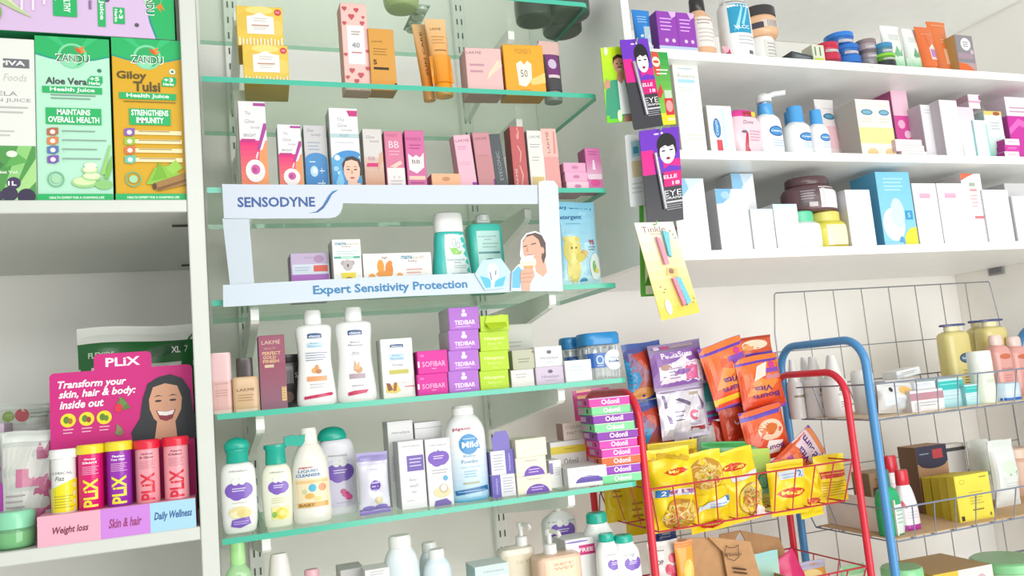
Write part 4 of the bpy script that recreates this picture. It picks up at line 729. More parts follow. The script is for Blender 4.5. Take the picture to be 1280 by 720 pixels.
q = None
for lb, yt in (('lowest of the stack of four',463),('second from the bottom of its stack',438.5),('third from the bottom of its stack',414),('topmost of the stack of four, flap tucked open',394)):
    tp = yt == 394
    q = soapbox(601, 637, yt, s4 if q is None else ztop(q), 'b6d81c', f'lime green soap carton with white lettering, {lb}', [('t','Hoopoo',.5,.62,.72,'edf6b0',.2,'bi'),('t','Baby bar',.52,.36,.5,'e2f08c',.16),('t','75g',.5,.14,.18,'e2f08c',.1)] if not tp else [('l',.15,.6,.85,2,.3,'a4c418')], 'lime green soap cartons', side='9aba14', back=.018)
    if tp:
        wq, hq = q['w'], ztop(q)+0
        mb = MB(); prism(mb, [(-.017,0),(.018,0),(.0182,.011),(.012,.0125),(-.006,.009),(-.013,.0115)], -.0015, 0, 'c4e22c'); mb.grid([[(-.017,-.001,.0),(.018,-.001,0)],[(-.012,-.014,-.012),(.016,-.013,-.008)]], 'bfde28')
        f = mb.build('tuck_flap', q, INK); f.location = (0,-.0005,Z_at(394,.36,1.22)-Z_at(414,.36,1.22)-.0115)
carton(637, 671, 405, s4, .115, .05, 'dcdcd4', 'tall translucent white carton with a green label, behind the lime stack', [('r',.48,.3,.95,.42,'7cc4a0'),('l',.1,.7,.6,2,.06,'b9b9b2')], side='c4c4bc')
bgb = carton(640, 669, 462, s4, .03, .05, 'ece9e4', 'low white soap carton beneath the sage one', [('l',.2,.7,.7,2,.16,'bdb8b4')], side='cfccc6')
carton(642, 670, 437, ztop(bgb), .032, .05, 'c4c4ac', 'sage grey soap carton resting on the low white one', [('l',.25,.5,.75,2,.14,'8f9080'),('e',.9,.86,.05,.07,'8a8a7c')], side='b5b5a0', yaw=-6)
lb_ = carton(671, 706, 458, s4, .025, .055, 'd3c3d8', 'lilac soap carton under the matching white carton', [('e',.52,.72,.09,.1,'6a5a7c'),('t','Himalaya',.5,.42,.62,'8a7a94',.2,'i'),('l',.3,.2,.7,1,.1,'b3a4bc')], side='b3a6b8')
carton(670, 704, 433, ztop(lb_), .027, .055, 'f0eff0', 'white soap carton on top of the lilac one', [('e',.52,.72,.09,.1,'6a6a74'),('t','Himalaya',.5,.42,.66,'7a7a84',.2,'i'),('l',.35,.2,.65,1,.1,'bdbdc2')], side='d0d0d2')
carton(708, 741, 450, s4, .02, .05, 'f0f3f5', 'plain white soap carton in front of the cotton bud tubs', [('l',.15,.66,.85,2,.14,'c4d6e2'),('l',.2,.34,.8,1,.1,'d0dce4')], side='d4d6d8')
CL = see_through('f2f6f7', kind='clear_plastic', body=.18, bodyc='f4f6f8', rough=.1)
def swab_tub(x0, x1, yt, back, label):
    r = bottle(x0, x1, yt, s4, back, [('tub','eef2f4',[(0,.95),(.03,.97),(.72,.97),(.74,.94)],dict(e=3.5,smooth=False,mat=CL)),('screw_lid','2f8fd0',[(.74,1),(.76,1.02),(.95,1.02),(1,.94)],dict(e=3.5,smooth=False))], label, [('r',.02,.35,.56,.78,'2060b4'),('e',.72,.56,.26,.3,'f0f6fa'),('o',.34,.58,.1,.13,.03,'bcd8f4'),('l',.26,.46,.44,2,.06,'bcd8f4'),('t','Ultra',.72,.62,.3,'7a9ac0',.08,'i'),('t','buds',.72,.52,.3,'3f5f94',.08,'b')], cat='tub', name='cotton_bud_tub', dr=.8, e=3.5, area_=(0,.72))
    X, D, Z, w, h = place(x0, x1, yt, s4, back, FRONT); rnd = random.Random(int(x0)); mb = MB()
    for i in range(46):
        a = rnd.uniform(-.42,.42)*w; b = rnd.uniform(-.3,.3)*w; z1 = h*rnd.uniform(.62,.7)
        mb.tube([(a,b,.003),(a*1.02+rnd.uniform(-.001,.001),b,z1)], .0011, 'f2f2f0', 5); mb.tube([(a,b,z1-.008),(a,b,z1+.002)], .0021, 'fff', 6)
    o = mb.build('cotton_buds', r); o['kind'] = 'stuff'
    return r
swab_tub(737, 783, 415, .03, 'clear cotton bud tub with bright blue lid, nearest the shelf end')
swab_tub(711, 741, 421, .085, 'clear cotton bud tub with blue lid, rear one half hidden')

# ---------------------------------------------------------------- sixth glass shelf: baby wash, powder, cartons
TEAL = '14b09a'
def cloud(cx, cy, s, c='7f5cc0', k=.36):
    return [('c',cx-.28*s,cy,.34*s,c),('c',cx+.28*s,cy,.34*s,c),('c',cx,cy+.02,.4*s,c),('c',cx-.1*s,cy-.05*s,.36*s,c),('c',cx+.2*s,cy-.03*s,.34*s,c),('c',cx-.15*s,cy+.2*s,.16*s,'eef0ee'),('c',cx+.15*s,cy+.2*s,.16*s,'eef0ee'),('l',cx-.3*s,cy+.02,cx+.3*s,2,.032,'efe6fa')]
def him(y=.9, w=.5): return [('t','Himalaya',.5,y,w,'6f7a74',.035,'i')]
g1 = bottle(278, 324, 547, s5, .035, [('bottle_body','f2f3f0',[(0,.8),(.02,.88),(.12,.97),(.4,1),(.6,.97),(.68,.9),(.72,.72),(.735,.5)]),('cap_collar',TEAL,[(.73,.6),(.735,.62),(.84,.6),(.855,.68),(.87,.66)],dict(smooth=False,e=2,dr=.7)),('flip_lid',TEAL,[(.87,.66),(.9,.72),(.94,.66),(.98,.44),(1,.1)],dict(e=2,dr=.6))], 'white baby wash bottle with domed teal cap, leftmost on its shelf', him(.87)+cloud(.5,.6,.62)+[('l',.3,.42,.7,1,.02,'c9c0a0'),('e',.5,.3,.3,.07,'efdfa0'),('e',.4,.26,.18,.05,'f6ecc4'),('e',.62,.27,.2,.06,'ead68c'),('p',[(.24,.1),(.28,.19),(.75,.22),(.8,.12),(.5,.07)],'7f5cc0'),('l',.32,.155,.72,2,.03,'c9b5ea')], dr=.52, e=2.6, area_=(0,.74))
g2 = bottle(330, 369, 556, s5, .04, [('bottle_body','eef0dc',[(0,.82),(.02,.9),(.3,.99),(.55,1),(.68,.92),(.74,.75),(.765,.55)]),('cap_collar',TEAL,[(.76,.66),(.77,.68),(.93,.64),(.96,.76),(1,.74)],dict(smooth=False,e=2,dr=.75))], 'cream coloured baby lotion bottle with its teal flip cap hanging open', him(.86,.45)+cloud(.53,.63,.54)+[('l',.3,.45,.82,3,.035,'dcd8a8'),('r',.28,.12,.85,.32,'f3eca0'),('e',.6,.21,.2,.09,'f0d23c'),('e',.6,.22,.1,.05,'f8e88c'),('e',.36,.2,.08,.05,'8fc05c')], dr=.52, e=2.6, area_=(0,.77))
mb = MB(); L_ = [(.0,-.004),(.024,-.007),(.030,.0),(.036,.011),(.022,.008),(.014,.010),(.0,.008)]; prism(mb, L_, -.008, .008, TEAL); o = mb.build('flip_lid', g2, GLOSS); o.location = (.013, 0, .118)
bottle(402, 450, 533, s5, .085, [('bottle_body','eceaf2',[(0,.9),(.02,.96),(.1,1),(.6,1),(.76,.94),(.84,.76),(.85,.6)]),('flip_cap',TEAL,[(.845,.72),(.86,.76),(.9,.76),(.96,.6),(.99,.34),(1,.1)],dict(e=2,dr=.6,x=-.08))], 'white baby shampoo bottle with domed teal cap and pink flower, behind the milky bottle', him(.78,.5)+[('r',.08,.1,.92,.72,'e2dcf2')]+cloud(.55,.56,.6)+[('e',.66,.26,.1,.04,'e0408c'),('e',.74,.22,.1,.04,'e8609c'),('e',.6,.3,.08,.035,'d63a80'),('l',.4,.15,.8,1,.02,'b8b0cc')], dr=.5, e=2.6, area_=(0,.85))
bottle(368, 418, 535, s5, .035, [('bottle_body','efece2',[(0,.9),(.02,.97),(.1,1),(.5,.94),(.66,.86),(.76,.66),(.82,.5),(.83,.45)]),('cap','f3f1ea',[(.825,.44),(.83,.46),(.97,.42),(1,.36)],dict(smooth=False,e=2,dr=.8))], 'milky white cleanser bottle with beige label band, in the middle of the baby bottles', [('t','pigeon',.36,.7,.34,'c0506c',.03,'b'),('t','LIQUID',.42,.655,.5,'5f8fc4',.04,'b'),('t','CLEANSER',.42,.605,.62,'4f80b8',.04,'b'),('r',.08,.2,.92,.56,'f3e2bc'),('r',.1,.5,.9,.54,'ecc88c'),('c',.5,.44,.1,'4fb4d8'),('c',.75,.44,.1,'ef9a6c'),('e',.42,.34,.12,.035,'e6b45c'),('e',.62,.3,.1,.03,'f0d080'),('e',.3,.4,.06,.03,'c9cfa4'),('r',.12,.2,.88,.26,'dfb060'),('t','BABY',.35,.23,.4,'8f6a3c',.035,'b')], dr=.6, e=2.4, area_=(0,.83))
pouch(.047, Z_at(566,X_at(469,1.24,s5),1.24)-s5, .022, 'e4e2f0', 'small lavender and white refill pack standing beside the baby bottles', (X_at(470,1.245,s5), 1.25, s5+EYE), [('r',0,.86,1,1,'a59ad0'),('p',[(0,.86),(.2,.82),(.4,.86),(.7,.82),(1,.87),(1,.8),(0,.8)],'d8d2ec'),('l',.4,.72,.62,1,.03,'a8a8b4'),('c',.52,.46,.17,'6f54b0'),('l',.4,.5,.66,3,.06,'d0c4ee'),('e',.62,.22,.12,.06,'d9cba0'),('r',0,0,1,.09,'8a78c4'),('e',.3,.1,.2,.04,'8a78c4'),('e',.7,.11,.2,.04,'8a78c4')], cat='pouch', name='refill_pouch', seam=.06)
def himbox(x0, x1, yt, back, label, art, side='cfced2', d=.04): return carton(x0, x1, yt, s5, back, d, 'efeef0', label, art, side=side)
himbox(491, 523, 526, .075, 'tall white carton, rear left one of the four together', him(.86,.7)+[('r',.1,.3,.9,.6,'d6d2e4')])
himbox(525, 559, 527, .075, 'tall white carton, rear right one of the four together', him(.78,.7)+[('r',.0,.92,1,.93,'c4c4c8')])
himbox(503, 535, 551, .035, 'tall white carton with a purple square, front left one of the four together', him(.92,.7)+[('r',.3,.55,.95,.78,'7560b0'),('l',.4,.72,.88,3,.05,'cfc4ea'),('t','Baby',.5,.42,.3,'a5a2ac',.05,'i'),('t','wash',.52,.34,.34,'a5a2ac',.05,'i'),('t','ml',.5,.25,.2,'a5a2ac',.04,'i'),('l',.2,.12,.5,1,.03,'bdbcc4')])
himbox(537, 568, 548, .03, 'tall white carton with purple cloud and coconut, front right one of the four together', him(.9,.65)+cloud(.5,.71,.7)+[('l',.2,.52,.85,2,.04,'b5b0b8'),('c',.72,.4,.1,'5fb0d8'),('e',.55,.2,.35,.08,'e8dcae'),('e',.62,.25,.18,.07,'cfc0a0'),('e',.62,.26,.12,.05,'f6f2e6'),('p',[(.2,.0),(.25,.08),(.7,.1),(.9,.03),(.85,0)],'7560b0')])
bottle(566, 617, 507, s5, .03, [('bottle_body','45b4e0',[(0,.88),(.015,.95),(.05,.98),(.3,1),(.6,1),(.74,.96),(.83,.8),(.88,.62),(.9,.5)],dict(grad='f3f4f4',g0=.05,g1=.5)),('cap','f6f6f5',[(.9,.5),(.905,.53),(.975,.53),(.98,.5),(1,.48)],dict(smooth=False,e=2,dr=.75))], 'white baby powder bottle fading to sky blue at its foot, largest on the shelf', [('t','pigeon',.36,.84,.42,'b03a58',.045,'b'),('c',.5,.66,.24,'2f8cc8'),('p',[(.26,.7),(.3,.62),(.5,.6),(.78,.6),(.72,.72),(.5,.76)],'2f8cc8'),('l',.36,.72,.66,1,.02,'cfe6f6'),('t','Mild',.53,.655,.4,'f4faff',.07,'b'),('t','Baby',.5,.52,.3,'6aa0bc',.04),('t','Powder',.5,.46,.42,'6aa0bc',.045),('l',.28,.39,.74,1,.02,'8fc0d4'),('l',.34,.34,.66,3,.03,'7fb8d4'),('r',.3,.2,.7,.22,'b0a890'),('p',[(.12,.08),(.1,.135),(.9,.165),(.92,.11)],'2468a4'),('l',.16,.115,.85,1,.02,'a9cfee')], name='powder_bottle', dr=.6, e=2.5, area_=(0,.9))
q = None
for lb, yt, x in (('lower of the two beside the powder bottle',593,(617,646)),('upper of the two beside the powder bottle',563,(615,644))):
    q = carton(x[0], x[1], yt, s5 if q is None else ztop(q), .03, .05, 'e4e4ea', f'purple and silver carton, {lb}', [('r',0,0,.36,1,'6a5cb8') if q is None else ('r',.62,0,1,1,'6a5cb8'),('t','Himalaya',.19 if q is None else .8,.5,.7,'cfc8ee',.1,'v'),('l',.45 if q is None else .1,.8,.9 if q is None else .55,6,.12,'b4b4c2')], side='8478c4', group=None)
mb = MB(); prism(mb, [(-.014,0),(.015,0),(.015,.02),(.011,.03),(-.007,.03),(-.014,.02)], .0, .0012, '7c70c0'); o = mb.build('hang_tab', q, INK, loc=(0,.002,.0)); o.location.z = ztop(q)-(q.location.z-EYE)
q = None
for lb, yt, x, pu in (('lowest of three',594,(648,690),True),('middle of three',571,(646,684),True),('topmost of three',548,(645,685),False)):
    q = soapbox(x[0], x[1], yt, s5 if q is None else ztop(q), 'efe8d4', f'cream soap carton, {lb} stacked right of the purple cartons', ([('e',.58,.0,.34,.5,'7448b4'),('r',.2,-.0,.95,.02,'7448b4'),('l',.4,.3,.76,2,.14,'cfbce8'),('t','Himalaya',.5,.8,.4,'a8a08c',.13,'i')] if pu else [('r',.0,.93,1,.96,'d9d0b8')]), None, side='dcd4c0', back=.025, yaw=(-3,0,5)[0 if yt==594 else 1 if yt==571 else 2])
carton(689, 704, 575, s5, .05, .03, 'f2f2f1', 'slim white carton standing behind the cream stack', [('r',.0,.5,.3,.9,'8f7cc0'),('l',.4,.7,.9,4,.08,'c8c8cc')], side='d4d4d4')
odo = carton(692, 736, 551, s5, .1, .05, 'efece8', 'white air freshener carton with a yellow band, behind the low white carton', [('r',0,.7,1,.88,'ead23c'),('l',.4,.8,.7,1,.05,'b09a1c'),('t','Odonil',.55,.5,.4,'5a5a64',.16),('l',.3,.3,.8,2,.1,'a8787c')], side='d9d5d0')
carton(705, 734, 528, ztop(odo)-.0, .11, .03, 'f0dcd0', 'pale peach carton with grey capitals, on the white air freshener carton', [('t','COLD',.42,.75,.62,'9a8a84',.18),('t','MATTE',.5,.4,.7,'9a8a84',.18)], side='b58a84')
carton(712, 759, 583, s5, .02, .075, 'f2f1f2', 'low white soap carton with purple seal, in front of the paper stack', [('t','Himalaya',.45,.83,.4,'9a9aa0',.11,'i'),('e',.55,.2,.36,.34,'6a50b0'),('r',.2,.0,.92,.2,'f2f1f2'),('r',.24,.2,.88,.36,'5a44a4'),('l',.3,.48,.8,1,.08,'cfc4ea')], side='e0e0e4', yaw=-6, group=None)
q = None
for i, (c, yt, x0, x1) in enumerate((('7fe0a0',584,745,801),('9a34c0',572,745,800),('ef6a2c',560,744,800),('e83cb4',548,744,799),('e83cb4',537,741,796),('8f30b0',527,738,797),('84dc9c',517,735,792),('8f30b0',507,733,791),('84dc9c',497,731,787),('ea3cac',487,728,786))):
    words_ = ('pale green, lowest','purple, second from bottom','orange, third from bottom','pink, fourth from bottom','pink, fifth from bottom','purple, sixth from bottom','pale green, fourth from top','purple, third from top','pale green, second from top','pink, topmost')[i]
    sh = s5+i*.0139
    q = carton(x0+10, x1, yt, sh, .012+.002*(i%3), .07, c, f'flat air freshener carton in the stack by the red rack: {words_}', [('t','Odonil',.52,.5,.44,'fbe9f4',.62,'b'),('r',0,.92,1,1,'f4e6ee')], name='freshener_carton', cat='air freshener box', side=c, group='flat air freshener cartons', h=.0136, yaw=-8+((i*7)%3), sideart=[('r',.05,.2,.45,.8,'d9a8cc'),('c',.7,.5,.06,'2f2a2c')])
# ---------------------------------------------------------------- lowest glass shelf: tops of bottles
def low(x0, x1, yt, back, parts, label, art=(), **k): return bottle(x0+7, x1+7, yt, s6, back, parts, label, art, **k)
low(278, 314, 680, .03, [('bottle_body','c4e8c0',[(0,.9),(.1,1),(.55,1),(.72,.9),(.8,.5)],dict(mat=see_through('d4f0d0',kind='green_plastic',body=.6,bodyc='bfe6b4'))),('cap','b5eaa0',[(.8,.5),(.81,.55),(.98,.52),(1,.45)],dict(smooth=False,e=2))], 'pale green bottle with green cap, left end of the lowest shelf', dr=.7)
low(328, 368, 694, .05, [('bottle_body','b9b48c',[(0,.95),(.1,1),(.6,1),(.66,.8)]),('cone_cap','efe9e4',[(.64,.78),(.66,.8),(.95,.58),(1,.5)],dict(smooth=False,e=2))], 'olive bottle with off-white cone cap on the lowest shelf', dr=.7)
low(376, 400, 713, .06, [('bottle_body','f0d9dc',[(0,.95),(.1,1),(.7,1),(.78,.7)]),('cap','f3b6c4',[(.76,.8),(.98,.78),(1,.7)],dict(smooth=False,e=2))], 'small bottle with a pink cap on the lowest shelf', dr=.8)
carton(430, 460, 711, s6, .05, .05, 'c6c4c4', 'grey carton beside the pink-capped bottle on the lowest shelf')
carton(461, 492, 711, s6, .02, .04, 'eeeeea', 'white carton left of the pale powder bottles', [('l',.2,.95,.8,2,.04,'b8b8ba')], side='d0d0cc')
POW = [(0,.9),(.05,.98),(.3,1),(.62,.98),(.76,.86),(.83,.68),(.86,.6)]
low(480, 525, 671, .04, [('bottle_body','dcebf3',POW,dict(grad='f1f4f4',g0=.3)),('cap','f2f2f0',[(.855,.6),(.86,.64),(.97,.64),(1,.56)],dict(smooth=False,e=2,dr=.8))], 'pale blue-white powder bottle, largest of three on the lowest shelf', dr=.65, name='powder_bottle')
low(523, 551, 679, .1, [('bottle_body','dfeaf0',POW),('cap','eef0ee',[(.855,.6),(.86,.66),(.97,.66),(1,.56)],dict(smooth=False,e=2,dr=.8))], 'pale powder bottle, rear one of the small pair on the lowest shelf', dr=.65, name='powder_bottle')
low(529, 565, 688, .04, [('bottle_body','dfecf2',POW),('cap','f2f2f0',[(.855,.5),(.86,.56),(.97,.56),(1,.5)],dict(smooth=False,e=2,dr=.8))], 'pale powder bottle, front one of the small pair on the lowest shelf', dr=.65, name='powder_bottle')
carton(598, 640, 706, s6, .02, .05, 'e4eeec', 'white and teal carton standing before the beige pump bottle', [('r',0,.75,1,1,'cfe2e0'),('t','Himalaya',.55,.86,.6,'7f8a8a',.05,'i')], side='a9c4c0')
def pumpb(x0, x1, ybody, ytop, back, c, label, art, shoulder=.9, e=4, dr=.6, pc='f2f0ec', dirn=1, px=0, grad=None, matl=None):
    X, D, Z, w, h = place(x0+7, x1+7, ybody, s6, back, FRONT)
    r = bottle(x0+7, x1+7, ybody, s6, back, [('bottle_body',c,[(0,.95),(.03,1),(shoulder,1),(shoulder+.06,.9),(1,.35)],dict(smooth=False,mat=matl))], label, art, dr=dr, e=e, name='pump_bottle')
    pumpY = Z_at(ytop, X, D)-Z-h; s = pumpY/3.9; pump_parts(r, px*w, h-.001, s, pc, dirn); return r
pumpb(624, 668, 684, 652, .06, 'ece4d4', 'square beige pump bottle with white pump on the lowest shelf', [('r',.1,.2,.9,.85,'e4d6bc'),('t','SET',.6,.7,.4,'c9b48c',.06)], px=.22)
pumpb(670, 727, 693, 658, .02, 'ecc9ae', 'wide peach pump bottle in front, lowest shelf', [('r',.15,.1,.9,.9,'f0d4b8'),('t','SET',.55,.78,.45,'d99c6c',.06,'b'),('t','WET',.55,.68,.45,'d99c6c',.06,'b')], px=-.1)
pumpb(682, 724, 640, 622, .12, 'eff0ef', 'tall white pump bottle behind the peach one, lowest shelf', [('t','Himalaya',.5,.86,.8,'8a8a92',.03,'i')]+cloud(.5,.72,.6), shoulder=.84, e=2.4)
carton(712, 748, 673, s6, .05, .05, 'f0f0f2', 'white carton with a magenta offer patch beside the peach pump bottle', [('r',.45,.66,1,.86,'cf2a7c'),('t','FREE',.7,.76,.5,'fbe4ef',.08,'b'),('e',.4,.94,.4,.02,'8a7cc0')], side='d4d4d8')
for x0, x1, yt, bk, wd in ((733,772,642,.05,'tallest of three'),(747,776,668,.015,'middle one of three'),(766,801,670,.01,'rightmost of three')):
    low(x0, x1, yt, bk, [('bottle_body','f3f4f2',[(0,.92),(.04,1),(.5,1),(.7,.9),(.82,.66),(.86,.6)]),('cap',TEAL,[(.85,.6),(.86,.64),(.97,.62),(1,.55)],dict(smooth=False,e=2,dr=.8))], f'white powder bottle with teal cap, {wd} on the lowest shelf', him(.62,.4)+cloud(.62,.45,.5), dr=.65, name='powder_bottle')

# ---------------------------------------------------------------- right cabinet, top shelf
t0_, t1_, t2_ = ST
def R(x0, x1, yt, sh, back, d, c, label, art=(), **k): return carton(x0, x1, yt, sh, back, d, c, label, art, front=WF, **k)
tube(800, 822, 9, t0_, .03, 'blue tube with white cap, left end of the top white shelf', '2b7fd0', 'eef0f0', [('r',0,0,1,.14,'dfe8f0'),('l',.2,.8,.75,3,.07,'9cc8f0'),('c',.3,.3,.08,'cfe4f8'),('c',.7,.3,.08,'cfe4f8')], g='2b84d4', front=WF, taper=.8)
for i, (x0, x1, yt, wd) in enumerate(((826,851,14,'left one of the two with small white circles'),(851,874,16,'right one of the two with small white circles'))):
    R(x0, x1, yt, t0_, .03, .05, '9238b0', f'purple and white box, {wd}', [('r',0,0,1,.2,'eeeaf2'),('r',0,.18,1,.24,'b9c9e8'),('l',.15,.82,.75,4,.08,'d9a9ea'),('c',.4,.36,.09,'e2c4f0'),('c',.75,.36,.09,'e2c4f0'),('p',[(.6,1),(.75,.85),(.95,.9),(1,1)],'dcb4ea')], side='7a2a96', group=None)
bottle(873, 904, -8, t0_, .03, [('bottle_body','e6b48c',[(0,.92),(.03,1),(.55,.98),(.66,.9),(.76,.6),(.8,.5)]),('cap','2f2b2c',[(.79,.52),(.8,.56),(.97,.54),(1,.5)],dict(smooth=False,e=2))], 'peach bottle with black cap and white label on the top white shelf', [('r',.1,.2,.95,.66,'efe6e0'),('l',.2,.6,.7,2,.05,'a89c98'),('l',.2,.46,.85,4,.06,'cfc4c0')], dr=.9, e=2, front=WF)
pouch(.018, .035, .012, 'f0b4c4', 'tiny pink and black packet between the peach bottle and the white bottle', (X_at(908,1.25,t0_), 1.245, t0_+EYE), [('p',[(.3,.5),(1,.95),(1,.5),(.7,.4)],'d02a64'),('e',.35,.45,.25,.12,'4a2a34'),('r',0,0,1,.3,'f4c9d4')], name='packet', cat='packet')
bottle(917, 953, -10, t0_, .03, [('bottle_body','f1f2f2',[(0,.93),(.02,1),(.8,.98),(.9,.8),(1,.5)])], 'large white bottle with a blue square emblem on the top white shelf', [('r',.1,.42,.78,.84,'2a9cc4'),('p',[(.2,.45),(.5,.8),(.56,.8),(.32,.45)],'9fdcf0'),('p',[(.45,.55),(.7,.82),(.72,.78),(.52,.52)],'9fdcf0'),('t','VLCC',.45,.5,.5,'e4f6fc',.05,'b'),('r',.0,.86,.75,.9,'b4b0a8'),('l',.3,.36,.85,3,.05,'c4c8cc'),('r',.6,.12,.75,.17,'6a6e74')], dr=.8, e=2.2, front=WF)
wj = bottle(951, 980, 44, t0_, .03, [('jar_body','efeeea',[(0,.95),(.04,1),(.9,1),(1,.9)],dict(smooth=False))], 'white jar carrying the peach jar on the top white shelf', [('r',.3,.15,.98,.85,'e0dfda'),('l',.4,.7,.9,5,.12,'a9a8a4')], cat='jar', name='cream_jar', dr=1, e=2, front=WF)
bottle(946, 984, 4, ztop(wj), .025, [('jar_body','e6b890',[(0,.7),(.08,.92),(.2,1),(.6,.98),(.68,.9)]),('lid','3a3638',[(.68,.92),(.7,.96),(.97,.95),(1,.9)],dict(smooth=False))], 'peach jar with black lid standing on the white jar', [('r',.25,.38,.8,.72,'d9ccc4'),('r',.0,.34,.3,.62,'45404c')]+[('r',.4+i*.05,.4,.42+i*.05,.7,'8a8684') for i in range(7)], cat='jar', name='cream_jar', dr=1, e=2, front=WF, area_=(0,.68))
R(990, 1017, 57, t0_, .02, .04, '3c4146', 'flat black box tilted on the top white shelf', [('r',.1,.2,.9,.8,'565c60'),('l',.2,.6,.8,2,.2,'8f9698')], lean=8, h=.017)
R(1018, 1033, 56, t0_, .03, .03, 'd9dcc8', 'tiny white and green box next to the red tins', [('r',.1,.1,.9,.4,'c4d44c'),('r',.2,.5,.3,.9,'4a7a4c'),('r',.6,.5,.7,.9,'4a7a4c')])
def tins(spec, bk, names):
    q = None
    for (x0, x1, yt, c, cap), lb in zip(spec, names):
        q = bottle(x0, x1, yt, t0_ if q is None else ztop(q), bk, [('tin_body',c,[(0,.94),(.05,.97),(.6,.97)],dict(smooth=False)),('lid',cap,[(.58,.99),(.6,1.02),(.96,1.02),(1,.95)],dict(smooth=False))], lb, [('r',.15,.1,.85,.5,'b9b4b8'),('l',.3,.4,.7,2,.15,'e4e0e4')], cat='tin', name='wax_tin', dr=1, e=2, front=WF, area_=(0,.6))
tins(((1035,1060,65,'9a2440','c82848'),(1032,1056,51,'c82848','c82848')), .03, ('crimson tin, lower of the stack of two','crimson tin, upper of the stack of two'))
tins(((1060,1087,67,'1c58a4','2a74cc'),(1056,1082,53,'2468b8','2a74cc'),(1048,1076,38,'2468b8','2f80d8')), .045, ('blue tin at the foot of the stack of three','blue tin in the middle of the stack of three','blue tin crowning the stack of three'))
tins(((1087,1104,71,'6a6468','8a8488'),(1085,1103,60,'9a8a90','6f666a'),(1082,1102,47,'a8969c','8f7f80')), .04, ('grey tin at the foot of its stack by the blue tins','mauve-grey tin in the middle of its stack by the blue tins','brownish tin topping the stack by the blue tins'))
tins(((1107,1128,74,'3a3c40','2f3236'),(1105,1126,65,'5a9a2c','8ad03c'),(1104,1122,52,'4a7f94','3f8fc0')), .025, ('black tin under the green and blue ones','bright green tin between the black and blue ones','small blue tin on top of the green one'))
WT = dict(front=WF, taper=.86)
tube(1117, 1141, 28, t0_, .045, 'white tube with green foot, left one of the two alike on the top white shelf', 'e6f0e6', 'd9ead8', [('g',0,0,1,.25,'8fd0a0','dff0e0'),('p',[(.3,.3),(.5,.5),(.6,.32),(.75,.46),(.7,.26),(.4,.22)],'7ab88a'),('l',.25,.75,.8,3,.05,'c4ccc8')], g='f0f1f0', **WT)
tube(1142, 1160, 33, t0_, .04, 'white tube with green foot, right one of the two alike on the top white shelf', 'e6f0e6', 'd9ead8', [('g',0,0,1,.25,'8fd0a0','dff0e0'),('p',[(.3,.3),(.5,.5),(.6,.32),(.75,.46),(.7,.26),(.4,.22)],'6aa87c'),('l',.25,.75,.8,3,.05,'c4ccc8')], g='eef0ee', **WT)
tube(1178, 1201, 23, t0_, .05, 'orange tube, taller one of the two alike', 'e07c44', 'e8803c', [('r',.4,.1,.95,.42,'e8b48c'),('l',.4,.6,.8,2,.05,'f0b890'),('r',.15,.9,.85,.93,'e8a070')], g='e67a3c', **WT)
tube(1160, 1181, 30, t0_, .03, 'orange tube with lilac patch, shorter one of the two alike', 'e8743c', 'f0a06a', [('r',.42,.16,.93,.8,'e2723c'),('r',.4,.16,.95,.46,'f0d4cc'),('r',.45,.22,.9,.42,'b884c0'),('p',[(.45,.46),(.65,.56),(.85,.46)],'f3e4dc'),('l',.2,.8,.8,1,.05,'f0a070')], g='e2723c', **WT)
R(1201, 1223, 44, t0_, .03, .035, '8f8a90', 'grey and orange box with a white disc, rightmost on the top white shelf', [('r',0,.0,1,.33,'ea6a2c'),('p',[(0,.33),(.5,.3),(1,.1),(1,.33)],'b8a0a0'),('c',.55,.78,.28,'eceaea'),('l',.4,.82,.7,3,.05,'6a6a70'),('r',.0,.42,.9,.56,'a890a0'),('c',.85,.6,.1,'d0b8c4')], side='c8a060')

# ---------------------------------------------------------------- right cabinet, middle shelf
R(853, 885, 79, t1_, .025, .03, 'f0efe9', 'tall cream carton with a light blue bar, left end of the middle white shelf', [('t','Aveeno',.48,.86,.7,'a9aaa0',.05),('r',.15,.78,.8,.82,'a9d8ec'),('l',.15,.72,.8,2,.03,'cfdcd8'),('r',.2,.93,.75,.945,'b9cdd8'),('l',.3,.2,.9,2,.04,'dcdad0')], side='d8d4cc')
R(890, 921, 132, t1_, .025, .045, 'f0f0f0', 'white carton with an upright blue oval', [('e',.33,.54,.15,.2,'2a6cb0'),('e',.33,.54,.12,.17,'3f8cc8'),('t','Cetaphil',.33,.54,.3,'e4f0fa',.14,'v'),('r',.26,.06,.48,.3,'d84a58'),('r',.56,.15,.68,.95,'cfe2f0')], side='d4d0cc')
bottle(920, 962, 134, t1_, .03, [('jar_body','f3d4de',[(0,.62),(.04,.74),(.25,.95),(.5,1),(.7,.97),(.82,.86),(.84,.8)]),('lid','e03c9c',[(.83,.84),(.9,.8),(.97,.66),(1,.4)],dict(e=2.2))], 'rounded pink jar with magenta lid and red ribbon mark', [('p',[(.36,.0),(.34,.25),(.4,.5),(.45,.48),(.44,.2),(.56,.03)],'c8283c'),('e',.35,.5,.08,.03,'7a6a7c'),('t','Dove',.5,.7,.3,'a07c94',.08,'i'),('r',.4,.82,.66,.93,'a8303c'),('r',.66,.82,.92,.93,'f0d040'),('l',.5,.5,.85,4,.06,'d8a0b4')], cat='jar', name='cream_jar', dr=.6, e=2.4, front=WF)
